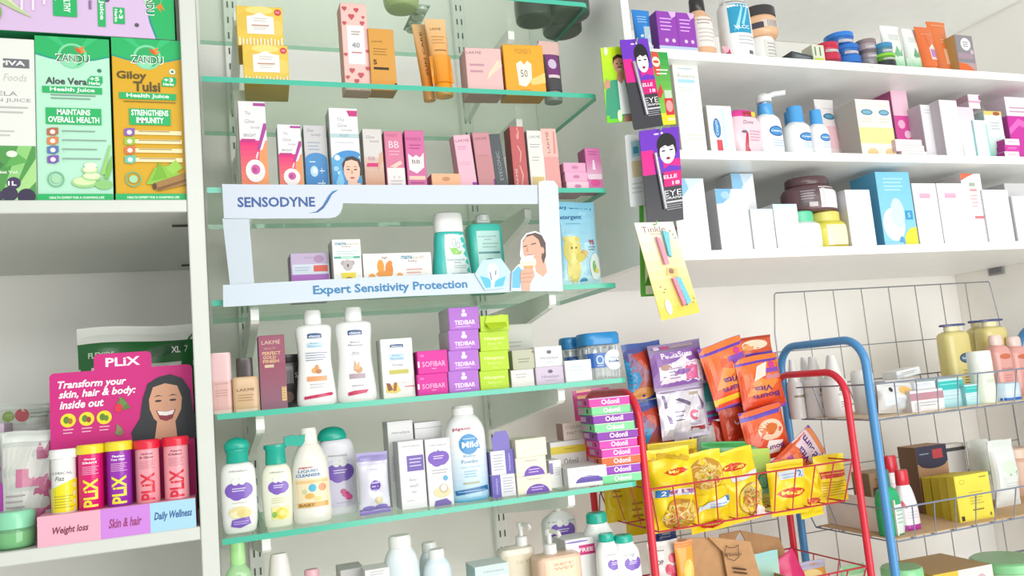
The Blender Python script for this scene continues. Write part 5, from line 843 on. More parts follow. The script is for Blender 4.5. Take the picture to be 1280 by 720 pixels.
def ceta(x0, x1, yt, back, label, pump=False, art=True):
    A = [('e',.6,.56 if not pump else .6,.3,.12,'2a6cb0'),('e',.58,.56 if not pump else .6,.24,.09,'4a94d0'),('t','Cetaphil',.59,.56 if not pump else .6,.44,'e8f2fc',.06,'bi'),('l',.4,.38,.9,3,.06,'b4cfe4')]
    B = [(0,.93),(.03,1),(.5,.98),(.62,.86),(.7,.55)] if not pump else [(0,.93),(.03,1),(.5,.98),(.6,.88),(.66,.6)]
    z = .69 if not pump else .65
    P = [('bottle_body','f3f5f7',B),('cap','4fa4e4',[(z,.5),(z+.01,.55),(1,.5)] if not pump else [(z,.52),(z+.01,.55),(.82,.5)],dict(smooth=False,e=2,dr=.9))]
    r = bottle(x0, x1, yt, t1_, back, P, label, A, dr=.7, e=2.4, front=WF, area_=(0,z), name='pump_bottle' if pump else 'lotion_bottle')
    if pump:
        X, D, Z, w, h = place(x0, x1, yt, t1_, back, WF)
        mb = MB(); mb.lathe([(0,w*.1),(h*.03,w*.1),(h*.035,w*.26),(h*.12,w*.25),(h*.16,w*.15)], 'f2f3f4', at=(0,0,h*.82), n=16)
        a = Vector((0,0,h*.93)); mb.tube([a,a+Vector((w*.3,-w*.2,h*.035)),a+Vector((w*.6,-w*.4,h*.03))], w*.09, 'f2f3f4', 8); mb.build('pump_head', r, GLOSS, smooth=True)
    return r
ceta(957, 988, 112, .035, 'white pump bottle with light blue collar and blue oval', True)
ceta(990, 1010, 138, .075, 'white bottle with blue cap, rear one of three beside the pump bottle')
ceta(994, 1026, 130, .03, 'white bottle with bright blue cap, middle one of three beside the pump bottle')
ceta(1022, 1045, 135, .02, 'white bottle with light blue cap, front right one of three beside the pump bottle')
tube(1036, 1060, 121, t1_, .08, 'white and pink tube behind the blue-capped bottles', 'ebd0d6', 'd88a9c', [('e',.55,.68,.3,.06,'2f6f94'),('e',.55,.68,.24,.04,'5a9cbc'),('r',.2,.1,.9,.5,'eabcc4'),('l',.3,.82,.8,1,.03,'b9bcc0')], g='eceaea', front=WF, taper=.8)
for x0, x1, yt, wd in ((1079,1102,124,'left'),(1102,1122,125,'right')):
    R(x0, x1, yt, t1_, .03, .055, 'f0ece2', f'cream carton with a pale yellow band and blue oval, {wd} one of the pair', [('r',0,.25,1,.52,'f3ec9c'),('e',.55,.78,.32,.05,'2f6f94'),('e',.55,.78,.26,.035,'7ab0c8'),('l',.2,.9,.8,1,.03,'d9d4c8'),('e',.6,.1,.28,.07,'e4c890'),('l',.2,.66,.8,2,.05,'d9d2c0')], side='c6bfb6')
R(1127, 1147, 112, t1_, .09, .1, 'eec4d8', 'pink box with blossom print, behind the low stack of white boxes', [('r',0,0,1,.66,'d84a9c'),('c',.4,.55,.22,'f0b4d4'),('c',.7,.42,.2,'f4c4dc'),('c',.35,.3,.2,'f0b4d4'),('p',[(0,.66),(.3,.75),(1,.66)],'eec4d8')], side='c05a94', sideart=[('e',.5,.45,.36,.5,'c8a8b8'),('l',.3,.6,.7,4,.1,'a08a98')])
q = None
for x0, x1, yt, lb in ((1128,1160,182,'lowest'),(1121,1156,170,'middle'),(1120,1153,157,'top')):
    q = R(x0, x1, yt, t1_ if q is None else ztop(q), .02, .06, 'f0edee', f'flat white box, {lb} of the three stacked on the middle white shelf', [('r',0,.0,1,.1,'d9cdd0'),('l',.2,.6,.85,2,.2,'d4c8cc')], side='d8b8c4', group='flat white boxes', h=.0125)
R(1161, 1180, 131, t1_, .055, .06, 'ecebee', 'tall white carton, left one of the tall pair on the middle shelf', [('l',.2,.9,.8,2,.05,'d0ced4')], side='c9c0c8')
R(1185, 1207, 125, t1_, .03, .06, 'f1f1f3', 'tall white carton, right one of the tall pair on the middle shelf', [('l',.2,.85,.8,2,.05,'dcdce2')], side='cbc2ca')
k1 = R(1206, 1226, 134, t1_, .03, .06, 'f1eef2', 'white carton carrying the pink-edged small boxes', [('g',0,.3,1,1,'f1eef2','f0d8e8')], side='d8ccd4')
R(1224, 1240, 150, t1_, .025, .05, 'eaf2f4', 'slim white carton with aqua side', [('r',.9,0,1,.9,'9adcd8')], side='9adcd8')
k2 = R(1212, 1226, 123, ztop(k1), .035, .05, 'f0eaf0', 'tiny white box beneath the pink-edged one', [('r',0,.8,1,1,'e8a8c8')], side='d0b8c4', h=.016)
R(1211, 1226, 112, ztop(k2), .04, .05, 'f0e4ec', 'tiny white and pink box at the top of the heap on the middle shelf', [('r',0,0,1,.15,'d86aa4'),('r',.85,.3,1,.9,'b04a84')], side='c8a0b0', h=.018)
R(1239, 1261, 139, t1_, .03, .04, 'e6eeea', 'white carton fading to green foot with a yellow top, right part of the middle shelf', [('g',0,0,1,.5,'7ccab4','e6f0ee'),('r',0,.92,1,1,'e8d070'),('e',.7,.95,.2,.04,'a85a3c'),('l',.3,.75,.8,3,.06,'bcc4c8')], side='bfd4d0')
R(1268, 1310, 122, t1_, .03, .05, 'cf2ca4', 'magenta and white carton at the right end of the middle shelf', [('r',0,.7,1,1,'f0e8f0'),('l',.1,.82,.8,2,.06,'c89ab8'),('p',[(0,.4),(.3,.55),(1,.4),(1,.5),(.3,.66),(0,.5)],'e86ac4')], side='b84a98', sideart=[('r',0,.7,1,1,'d8c4d0')])
q = None
for c, yt, lb in (('f0e8ee',186,'white'),('d83aac',172,'magenta'),('f0e4ec',157,'white-topped')):
    q = R(1257, 1275, yt, t1_ if q is None else ztop(q), .01, .03, c, f'tiny {lb} box in the small stack at the right end of the middle shelf', [('l',.2,.6,.8,2,.2,'e0a0cc')], side='b0308c', h=.014)

# ---------------------------------------------------------------- right cabinet, lowest shelf
def vac(x0, x1, yt, back, d, label, art=(), side='cfcdd2', c='f2f4f6', **k): return R(x0, x1, yt, t2_, back, d, c, label, art, side=side, **k)
BL = [('p',[(0,1),(0,.72),(.3,.76),(.5,.86),(.62,1)],'8cc4ea'),('p',[(.4,1),(.5,.86),(.75,.92),(1,1)],'cfe4f4')]
vac(850, 890, 223, .03, .035, 'tall white carton with blue corner, left end of the lowest white shelf', BL+[('l',.2,.3,.8,2,.05,'e4e4e8')], sideart=[('r',.3,.32,1,.36,'d0508c')])
vac(926, 954, 217, .08, .05, 'tall white carton with blue corner and a pink line, behind the shorter one', BL+[('r',.6,.45,1,.465,'e8a8c0')])
vac(903, 943, 236, .03, .045, 'white carton with blue corner, shorter one in front on the lowest white shelf', [('p',[(0,1),(0,.76),(.2,.77),(.42,.86),(.5,1)],'7ab8e8'),('e',.3,.9,.14,.06,'a8d0f0')])
vac(944, 972, 261, .025, .05, 'small white carton with faint blue top, left one of the pair', [('g',0,.7,1,1,'f2f4f6','d4e8f2')])
vac(973, 1003, 255, .025, .04, 'small white carton with faint blue top, right one of the pair', [('g',0,.7,1,1,'f2f4f6','cfe6f0')])
mj = bottle(1000, 1036, 262, t2_, .02, [('jar_body','eaf0ee',[(0,.93),(.04,1),(.64,1),(.72,.8)],dict(e=3)),('lid','62d0a4',[(.7,.78),(.72,.82),(.97,.82),(1,.76)],dict(smooth=False,e=2))], 'white jar with mint green lid on the lowest white shelf', [('r',.05,.1,.95,.6,'f2f4f4'),('l',.4,.3,.8,2,.06,'d8e0de')], cat='jar', name='cream_jar', dr=1, e=2.5, front=WF)
bottle(1030, 1069, 262, t2_, .022, [('jar_body','dcd24c',[(0,.93),(.04,1),(.64,1),(.74,.84)],dict(e=3)),('lid','e2d668',[(.72,.84),(.74,.88),(.97,.88),(1,.8)],dict(smooth=False,e=2))], 'yellow jar with pale yellow label on the lowest white shelf', [('r',.2,.08,.98,.62,'f4f0c8'),('r',.2,.06,.98,.1,'b8a83c')], cat='jar', name='cream_jar', dr=1, e=2.5, front=WF)
bottle(1003, 1062, 217, ztop(mj), .02, [('jar_body','6a4a50',[(0,.86),(.05,.97),(.3,1),(.6,.98),(.72,.84),(.76,.76)]),('lid','5a4044',[(.76,.78),(.78,.8),(.96,.79),(1,.74)],dict(smooth=False))], 'brown jar with dark lid and white label, resting on the mint and yellow jars', [('r',.42,.1,.98,.92,'f2f0f2'),('r',.46,.15,.52,.85,'dcd8dc'),('r',.1,.2,.38,.85,'5a4a50'),('l',.12,.75,.34,4,.1,'a8949c'),('r',.22,.15,.36,.32,'c4b8bc')], cat='jar', name='cream_jar', dr=.8, e=2, front=WF, area_=(0,.72))
vac(1066, 1097, 237, .025, .05, 'plain white carton between the yellow jar and the blue carton', [('l',.2,.95,.8,1,.03,'e8e8ec')])
vac(1107, 1149, 215, .03, .07, 'light blue carton with white picture and yellow corner', [('g',0,.0,1,1,'8fd4ee','7cc8e8'),('l',.2,.9,.8,4,.05,'b4e2f4'),('e',.35,.3,.32,.22,'e4f4fa'),('e',.5,.45,.2,.2,'cfeaf6'),('r',.72,.36,.94,.48,'2f9cd0'),('t','5',.83,.42,.08,'d4eefa',.06),('p',[(.62,0),(.62,.14),(.78,.24),(1,.26),(1,0)],'f0e23c'),('e',.52,.08,.07,.06,'5aa0d0'),('r',.0,.0,.55,.06,'9fd8ee')], side='5aa8d0', c='7cc8e8')
for x0, x1, yt, wd in ((1151,1181,229,'left'),(1182,1214,229,'right')):
    vac(x0, x1, yt, .03, .06, f'white carton with small pink mark, {wd} one of two beside the blue carton', [('g',.25,.76,.7,.84,'f0a8c0','e0b8d4'),('e',.65,.92,.1,.03,'e0e4e8'),('l',.2,.6,.85,3,.06,'ecebf0')], side='d4d0d8')
vac(1214, 1239, 217, .03, .09, 'white carton with an orange-red corner and pink lettering marks', [('p',[(0,1),(0,.9),(.3,.95),(.7,1)],'e86a4c'),('r',.35,.82,.65,.87,'a8b8a4'),('r',.35,.75,.7,.78,'e89aa0'),('l',.35,.68,.7,4,.05,'f0b4b8'),('r',.4,.36,.95,.4,'e8808c'),('l',.4,.3,.95,4,.05,'e8dce0')], side='cfc4c4')
vac(1238, 1270, 237, .025, .06, 'plain white carton right of the red-cornered one')
vac(1268, 1300, 229, .07, .05, 'grey-white carton at the back of the right end, lowest white shelf', c='d8d8da')
vac(1274, 1310, 245, .02, .05, 'white carton at the right end of the lowest white shelf', [('l',.2,.4,.8,2,.08,'d8dee2')])
# ---------------------------------------------------------------- carded goods hanging in strips before the cabinet side
def hang_card(quad, D, c, label, art, name='carded_product', cat='card', th=.0012, group=None, rc=.08, edge=None):
    "quad: pixel corners top left, top right, bottom right, bottom left of a flat card hanging in depth D"
    P = [XZ_at(x, y, D) for x, y in quad]; ox = sum(p[0] for p in P)/4; oz = P[2][1]
    def bil(x, y):
        a = [P[0][k]+(P[1][k]-P[0][k])*x for k in (0,1)]; b = [P[3][k]+(P[2][k]-P[3][k])*x for k in (0,1)]
        return (b[0]+(a[0]-b[0])*y-ox, b[1]+(a[1]-b[1])*y-oz)
    r = rc; out = []
    for cx, cy, a0 in ((r,r*.4,180),(1-r,r*.4,270),(1-r,1-r*.4,0),(r,1-r*.4,90)):
        for k in range(4): a = math.radians(a0+30*k); out.append(bil(cx+r*math.cos(a), cy+r*.4*math.sin(a)))
    mb = MB(); prism(mb, out, 0, th, c, edge); o = mb.build(name, m=GLOSS, loc=(ox, D, oz+EYE)); tag(o, label, cat, group)
    W_ = math.dist(P[0],P[1]); H_ = math.dist(P[0],P[3])
    art_mesh(art, 1, 1, lambda u, v, f: (bil(u+.5, v)[0], -f, bil(u+.5, v)[1])).build('card_print', o, GLOSS, fix=False)
    o['asp'] = W_/H_; return o, bil
def T(s, x, y, wf, c, hf, st='b'): return ('t', s, x, y, wf, c, hf, st)
def pencil_card(quad, D, label):
    face = [('e',.66,.82,.25,.125,'1c1a1e'),('p',[(.42,.8),(.9,.83),(.92,.74),(.86,.7),(.44,.7)],'1c1a1e'),('e',.67,.735,.2,.12,'f3f0f2'),('p',[(.46,.82),(.5,.79),(.62,.815),(.7,.795),(.84,.815),(.88,.84),(.7,.87),(.5,.86)],'1c1a1e'),
            ('e',.57,.755,.055,.008,'2a2630'),('e',.77,.76,.055,.008,'2a2630'),('p',[(.5,.785),(.57,.793),(.64,.784),(.57,.787)],'1c1a1e'),('p',[(.7,.786),(.78,.796),(.85,.788),(.78,.79)],'1c1a1e'),('e',.68,.672,.055,.014,'8f2038')]
    A = [('r',0,0,1,.52,'3a3a40'),('r',0,.52,1,1,'7030c0'),('r',0,.52,.32,.78,'e81e8c'),('r',.55,.52,1,.66,'e81e8c'),('p',[(.45,.52),(1,.52),(1,.57),(.72,.6),(.5,.56)],'7030c0'),('e',.42,.945,.07,.01,'d9c9ee'),('e',.56,.95,.03,.012,'efe4f8')]+face+[
        ('r',.52,.37,1,.53,'d8187c'),T('ELLE',.7,.475,.36,'fbd8ea',.04),T('18',.84,.405,.2,'fbd8ea',.04),T('EYE',.74,.3,.46,'e8e8ec',.06,''),T('DRAMA',.76,.248,.46,'e0e0e4',.026),('r',.54,.195,1,.215,'c9c9cf'),('l',.54,.17,.98,3,.022,'a8a8b0')]
    o, bil = hang_card(quad, D, '3a3a40', label, A, group=None)
    mb = MB(); p0, p1 = bil(.34,.74), bil(.5,.14); mb.tube([(p0[0],-.003,p0[1]),(p1[0],-.003,p1[1])], .0032, 'b9b4bc', 10); mb.build('pencil', o, mat('a8a4ae',.2,.5,kind='silver_plastic'), smooth=True)
    return o
green_man = [('g',0,0,1,1,'6fd428','c8e820'),('p',[(.0,.1),(.05,.42),(.25,.56),(.75,.56),(1,.4),(1,.05)],'3f9f7c'),('p',[(.5,.1),(.48,.55),(.72,.56),(.88,.1)],'f0f4f2'),('p',[(.1,.05),(.3,.5),(.45,.54),(.5,.05)],'3f9f7c'),('p',[(.45,.56),(.6,.5),(.72,.57),(.7,.66),(.5,.66)],'c98f74'),
   ('e',.58,.76,.2,.11,'d09a80'),('p',[(.36,.76),(.38,.86),(.55,.9),(.76,.87),(.8,.78),(.76,.83),(.55,.85),(.42,.82)],'4a3428'),('p',[(.46,.715),(.58,.735),(.72,.715),(.58,.72)],'4a3428'),('e',.5,.77,.04,.007,'3a2a24'),('e',.66,.77,.04,.007,'3a2a24'),('p',[(.5,.695),(.67,.695),(.6,.68)],'f4eeea'),
   ('p',[(-.0,.5),(.1,.58),(.22,.55),(.2,.46),(.05,.44)],'cf967c'),('c',.16,.95,.06,'e8f4d8'),('c',.45,.08,.08,'dff4c8'),('p',[(.55,.0),(.6,.08),(1,.1),(1,0)],'b98a78')]
hang_card([(750.5,60),(787,57),(795,151),(759,154)], 1.168, '8fd828', 'bright green card showing a man in a teal jacket over a white shirt', green_man)
hang_card([(809,64),(834,65.5),(845,155),(825,157)], 1.166, '3fae4c', 'green and yellow card half hidden behind the upper eye pencil card', [('g',0,.0,1,1,'8fcf4c','2fa048'),('r',0,0,1,.16,'e8e02c'),('c',.35,.86,.2,'d8503c'),('o',.35,.86,.2,.07,.05,'f3e8d4'),('l',.3,.74,.9,2,.05,'e8f8e4'),('r',.55,.33,.95,.47,'c9d8c4'),('r',.5,.13,.98,.36,'d83038'),('e',.74,.25,.2,.08,'e8a0a0'),('p',[(.1,.4),(.4,.55),(.5,.45),(.3,.36)],'d83a3c'),('r',.55,.05,.95,.09,'f6f0b8')])
pencil_card([(774.5,50),(809.5,48),(829,157),(792.5,162.5)], 1.15, 'purple and black eye pencil card with a pale face, upper one of the two')
hang_card([(781,169),(800,166),(807,256),(788,259)], 1.168, 'e4e8e8', 'small whitish card behind the left edge of the lower eye pencil card', [('r',.35,.68,1,.9,'a9d0e0'),('r',.45,.72,.8,.82,'4a9cb8'),('r',.3,.4,.9,.62,'d8c8a0'),('l',.2,.3,.9,3,.06,'c4cccc')])
hang_card([(799,240),(838,238),(851,368),(801,371)], 1.170, '5fae4c', 'narrow green card hanging behind the twin razor card', [('r',.04,.02,.96,.98,'e6efe2'),('r',.0,.0,.12,1,'5fb44c'),('p',[(.1,.1),(.3,.3),(.35,.1)],'4a9c44'),('e',.8,.4,.2,.06,'2a2a30')])
pencil_card([(798.5,164),(848,158),(854.5,274.5),(810,282)], 1.14, 'purple and black eye pencil card with a pale face, lower one of the two')
rz, bil = hang_card([(792.5,278.5),(841,277),(875,390.5),(827,401)], 1.13, 'e8d44c', 'yellow fading blister card holding two folding razors, pink and blue', [('g',0,0,1,1,'eccb1c','ebe6dc'),('r',.0,.0,1,.12,'ecc814'),T('Tinkle',.44,.925,.6,'8a5a5c',.06,''),('l',.3,.87,.8,1,.02,'c9a8a0')]+[('e',x,y,.02,.006,'3a2c20') for x,y in ((.85,.9),(.9,.86),(.93,.82),(.3,.3),(.25,.27),(.2,.33),(.9,.12),(.82,.13),(.95,.16))]+[('p',[(.44,.44),(.5,.52),(.75,.5),(.72,.4)],'e4c464'),('e',.58,.475,.07,.03,'8a5a3c'),('c',.26,.12,.08,'cfe8d4')], rc=.1)
for pts, c, nm in (([(.42,.84),(.5,.82),(.55,.55),(.44,.55)],'f08cb0','razor'),([(.62,.9),(.76,.88),(.66,.62),(.6,.64)],'5fc8e0','razor'),([(.52,.4),(.6,.4),(.68,.12),(.6,.1)],'f07ca4','razor'),([(.6,.4),(.72,.4),(.82,.14),(.7,.1)],'4ac0dc','razor')):
    mb = MB(); prism(mb, [bil(*p) for p in pts], -.006, -.001, c); mb.build('razor', rz, GLOSS)
mb = MB(); pts = [bil(.36,.9),bil(.8,.92),bil(.78,.5),bil(.92,.1),bil(.5,.06),bil(.4,.45)]; mb.face([(x,-.0065,z) for x, z in pts], 'fff'); mb.grid([[(x,-.0065,z) for x,z in pts],[(x,-.0003,z) for x,z in pts]], 'fff', True)
mb.build('blister_bubble', rz, see_through('fdfbf6', gloss=.03, kind='clear_blister'))
# the clip strip they hang on
cs = empty('hanging_strip', (*[XZ_at(812,60,1.172)[0], 1.173], XZ_at(812,60,1.172)[1]+EYE), 'clear plastic clip strip with green hooks holding the carded goods', 'clip strip')
mb = MB(); mb.box(.012, .0008, .40, 'dfe6e2', at=(0,.0005,-.36)); mb.build('strip', cs, see_through('eef4f0', kind='clear_plastic', body=.3, bodyc='e4ece8'))
mb = MB(); mb.box(.03,.026,.010,'dfe6e2', at=(.012,.0135,-.03)); mb.build('clip', cs, mat('e4eae6',.3,kind='white_plastic'))
for hx, hy, hd_ in ((793,53,1.15),(823,163,1.14),(817,281,1.13)):
    X, Z = XZ_at(hx, hy, hd_); dx, dz, dy = X-cs.location.x, Z+EYE-cs.location.z, hd_-cs.location.y
    mb = MB(); mb.tube([(0,0,dz+.004),(dx*.5,dy*.5,dz+.003),(dx,dy-.002,dz),(dx+.001,dy-.006,dz-.001),(dx+.002,dy-.008,dz+.005)], .0010, '6fb45c', 6); mb.build('hook', cs, mat('74b85f',.3,kind='green_plastic'))
# ---------------------------------------------------------------- red rack: hanging sachets and noodle packets
def pk_at(cx, yt, yb, wpx, D, c, label, art, th=.02, roll=0, name='snack_packet', cat='packet', seed=1, group=None, pitch=0, yaw=0, **k):
    "a packet whose middle shows at (cx, (yt+yb)/2), wpx wide and yb-yt tall in its own upright frame; roll turns it in its plane"
    ym = (yt+yb)/2; X, Z = XZ_at(cx, ym, D)
    w_ = X_at(cx+wpx/2, D, Z)-X_at(cx-wpx/2, D, Z); h_ = Z_at(yt, X, D)-Z_at(yb, X, D); a = math.radians(roll)
    k_ = abs(math.sin(2*a))*.25 if abs(roll) > 30 else 0; w_ *= 1-k_
    loc = (X-math.sin(a)*h_/2, D, Z-math.cos(a)*h_/2+EYE)
    return pouch(w_, h_, th, c, label, loc, art, cat=cat, name=name, roll=roll, seed=seed, group=group, pitch=pitch, yaw=yaw, **k)
# hidden rail that carries the sachets
zr = Z_at(446, .78, 1.432); L_ = red.location; rail = MB()
xa_, xb_ = X_at(792, 1.432, zr), X_at(962, 1.432, zr)
rail.tube([Vector((xa_,1.436,zr+EYE))-L_, Vector((xb_,1.436,zr+EYE))-L_], .002, 'fff', 8)
for px in (852, 940):
    x = X_at(px, 1.44, zr); rail.tube([Vector((x,1.436,zr+EYE))-L_, Vector((x,RB,RZ[0][0]))-L_], .002, 'fff', 6)
rail.build('hanging_rail', red, mat('b5303c', .35, .2, kind='wire_enamel'))
malt = lambda t: [('r',0,0,1,.16,'2f4a94'),('g',0,.16,1,1,'b8563a','3a5aa8'),('p',[(0,.15),(0,.75),(.4,.45),(.2,.2)],'2a94cc'),('p',[(.15,.8),(.75,.88),(.9,.6),(.5,.5)],'c8432c'),('t','Horlicks',.72,.52,.62,'f6f0ea',.2,'vbi'),('e',.35,.12,.3,.1,'d9924a'),('e',.8,.85,.06,.03,'e8d8f0')]
pk_at(806, 428, 499, 48, 1.425, '3f5aa0', 'blue and rust malt drink sachet with white sideways lettering, upper of two', malt(0), roll=-4, seed=3, cat='sachet', name='drink_sachet')
pk_at(817, 500, 566, 46, 1.425, '3f5aa0', 'blue and rust malt drink sachet with white sideways lettering, lower of two', malt(1), roll=-4, seed=4, cat='sachet', name='drink_sachet')
ped = [('r',0,.82,1,1,'7d6a94'),('r',.1,.88,.2,.95,'e4d0e8'),('r',.24,.88,.38,.95,'c8467c'),('r',.4,.9,.85,.95,'b0a08c'),('r',0,.0,1,.82,'8f5cb0'),('p',[(.12,.05),(.12,.5),(.45,.58),(.7,.74),(.95,.5),(.95,.05)],'efe6f2'),('t','PediaSure',.5,.73,.6,'f4ecf8',.13,'b'),('p',[(.62,.15),(.62,.52),(.85,.52),(.85,.15)],'e0609c'),('e',.25,.48,.1,.07,'b88a7c'),('l',.3,.42,.55,4,.07,'a890b8'),('r',.0,.0,1,.06,'a898b4')]
pk_at(846, 428, 484, 66, 1.405, '8f5cb0', 'purple milk drink sachet with white panel, upper of two', ped, roll=-4, seed=5, cat='sachet', name='drink_sachet', th=.014)
pk_at(853.5, 482, 547, 60, 1.405, 'cfc4d8', 'silver and white milk drink sachet, lower of two', [('r',0,.9,1,1,'a898b8'),('r',.06,.06,.94,.88,'e9e4ee'),('p',[(.08,.86),(.16,.3),(.24,.3),(.14,.86)],'8a7a9c'),('r',.35,.8,.85,.86,'b0a08c'),('p',[(.35,.75),(.62,.6),(.66,.66),(.4,.8)],'7d7090'),('e',.7,.42,.1,.1,'e0708c'),('r',.6,.12,.9,.2,'c8505c'),('l',.3,.5,.5,3,.08,'8f84a0'),('p',[(.85,.8),(.9,.5),(.95,.6)],'7d7090')], roll=-2, seed=6, cat='sachet', name='drink_sachet', th=.014, finish=FOIL, wav=.3)
pk_at(890, 440, 524, 40, 1.425, '3fb0b8', 'teal sachet behind the orange chocolate drink sachets', [('r',0,0,1,.14,'a03a8c'),('r',0,.86,1,1,'8a3a9c'),('e',.6,.5,.2,.15,'58c4c8'),('r',.1,.15,.95,.28,'8fd0d4')], roll=-3, seed=7, cat='sachet', name='drink_sachet')
pk_at(882, 527, 566, 30, 1.42, 'b8b4b0', 'grey sachet above the noodle packets', [('r',.1,.1,.9,.9,'c9c4be'),('r',0,.86,1,1,'a0486c')], seed=8, cat='sachet', name='drink_sachet')
pk_at(909, 525, 575, 34, 1.415, 'c83a2c', 'red sachet with a grey corner between the grey and purple ones', [('r',.2,.4,.6,.7,'c4543c'),('r',.6,.5,.9,.85,'b0a8a4')], seed=9, cat='sachet', name='drink_sachet')
def bv(extra=()): return [('g',0,.0,1,1,'e8401c','f07a2c'),('r',0,.86,1,1,'6a38b0'),('r',0,.0,1,.07,'7a48b8'),('r',0,.07,1,.17,'f0c41c'),('p',[(.1,.3),(.5,.78),(.9,.5),(.6,.3)],'f2913c'),('p',[(.35,.62),(.4,.75),(.7,.7),(.6,.55)],'e85a24'),('r',.55,.66,.95,.74,'8a4ab8'),('r',.6,.54,.95,.62,'d88a94'),('c',.8,.79,.07,'d83a94'),('t','Bourn',.55,.26,.62,'6a2a78',.1,'b@180'),('t','Vita',.5,.4,.42,'6a2a78',.1,'b@180')]+list(extra)
CD = dict(cat='sachet', name='drink_sachet', th=.018)
pk_at(922, 500, 570, 40, 1.40, 'd8401c', 'orange-red chocolate drink sachet hanging under the yellow-banded one', [('g',0,0,1,1,'d83018','c85030'),('r',0,.88,1,1,'6a48b8'),('t','Bo',.55,.6,.4,'f0e4ec',.16,'b@180'),('r',.4,.2,.8,.32,'e89a7c')], roll=-6, seed=11, **CD)
pk_at(910, 426, 506, 56, 1.385, 'e85a20', 'orange chocolate drink sachet with a purple top and yellow band, hung upside down', bv(), roll=-13, seed=12, **CD)
pk_at(941, 421, 450, 48, 1.39, 'd85a34', 'short red and cream sachet, topmost of the right hanging strip', [('r',0,0,1,.3,'6a4ab0'),('e',.5,.65,.35,.2,'f0dcc4'),('e',.3,.55,.15,.15,'e89a5c'),('r',0,.9,1,1,'b0402c')], roll=-3, seed=13, **CD)
pk_at(950, 444, 513, 54, 1.375, 'e24a1c', 'orange chocolate drink sachet with a white crumpled highlight, right hanging strip', bv([('p',[(.3,.55),(.45,.8),(.7,.86),(.6,.62)],'f4e0d4'),('r',.0,.07,1,.17,'e0441c')]), roll=-5, seed=14, **CD)
pk_at(956, 509, 574, 54, 1.36, 'df4a24', 'orange sachet with purple top picturing an orange cup, third down the right strip', [('g',0,0,1,1,'e0401c','ea6a34'),('r',0,.82,1,1,'6448b4'),('e',.6,.55,.3,.2,'f0d0b4'),('e',.55,.6,.22,.12,'d8702c'),('p',[(.3,.1),(.5,.36),(.85,.3),(.7,.1)],'f0e4e0'),('t','Bourn',.6,.2,.5,'7a3a7c',.1,'b@180')], roll=-8, seed=15, **CD)
pk_at(997, 532, 612, 44, 1.335, 'e0501c', 'orange and purple sachet fallen sideways onto the noodle packets', [('g',0,0,1,1,'e0401c','e88a4c'),('r',0,.9,1,1,'6a3ab0'),('r',0,.0,1,.08,'7a48b8'),('p',[(.1,.1),(.3,.5),(.85,.45),(.9,.15)],'e88c5c'),('p',[(.0,.55),(.0,.9),(1,.9),(1,.62)],'e8d0dc'),('t','Bourn',.48,.76,.74,'5a2a80',.14,'b@180'),('t','Vita',.5,.58,.5,'5a2a80',.12,'b@180'),('r',.2,.3,.8,.4,'b04a94')], roll=58, seed=16, **CD)
# noodle packets standing in the basket
MG = 'f8d814'
def logo(x, y, w_, h_=.07, st='b'): return [('e',x,y,w_*.5,h_,'d8341c'),('p',[(x-w_*.58,y),(x,y+h_*1.15),(x+w_*.58,y),(x,y-h_*1.15)],'d8341c'),('e',x,y,w_*.44,h_*.75,'e04a20'),('t','Maggi',x,y,w_*.8,'f8ec5c',h_*1.0,st)]
def noodles(x, y, rx, ry, seed=1):
    r = random.Random(seed); A = [('e',x,y,rx,ry,'c9922c'),('e',x,y,rx*.92,ry*.9,'f0d47c')]
    for i in range(26):
        a = r.uniform(0,6.28); q_ = r.uniform(.1,.8); cx, cy = x+rx*q_*math.cos(a), y+ry*q_*math.sin(a)
        A.append(('o',cx,cy,rx*.26,ry*.22,.014,('e6b84a','f8e6a4','d9a43c')[i%3]))
    for i in range(7):
        a = r.uniform(0,6.28); q_ = r.uniform(.1,.7); A.append(('c',x+rx*q_*math.cos(a),y+ry*q_*math.sin(a),.03,('c8502c','7fae3c','d87a3c')[i%3]))
    return A
NB = dict(cat='noodle packet', name='noodle_packet', finish=GLOSS)
pk_at(770, 590, 652, 30, 1.40, 'ecd020', 'yellow packet hanging under the glass shelf between the red legs, left of two', [('l',.3,.7,.7,3,.1,'a8942c')], seed=20, th=.015, **NB)
pk_at(797, 590, 668, 34, 1.40, 'f0d41c', 'yellow packet hanging under the glass shelf between the red legs, right of two', [('l',.2,.5,.6,3,.1,'b8a02c')], seed=21, th=.02, **NB)
pk_at(915, 552, 600, 76, 1.36, '3fae5c', 'green noodle bag lying behind the yellow packets', [('r',.1,.75,.9,.85,'8fd09c'),('r',0,.0,1,.3,'d8d84c'),('l',.3,.6,.8,2,.1,'a8e0b0')], seed=22, th=.04, wav=.3, roll=6, **NB)
pk_at(842, 552, 590, 62, 1.36, MG, 'yellow noodle packet lying flat at the back, top crumpled', [('e',.6,.5,.3,.3,'d9a43c'),('r',.0,.8,1,1,'f6e04c')], seed=23, th=.04, wav=.35, **NB)
pk_at(945, 562, 640, 42, 1.325, 'd8d84c', 'yellow-green noodle packet with teal drawings, behind the front row', [('r',0,.55,1,1,'b8d860'),('p',[(.2,.3),(.5,.62),(.9,.7),(.8,.3)],'7fc8b4'),('o',.6,.5,.2,.12,.03,'2f8f94'),('l',.2,.2,.8,4,.05,'c9a83c'),('p',[(.65,.4),(.75,.75),(.85,.4)],'3f9c94')], seed=24, th=.03, **NB)
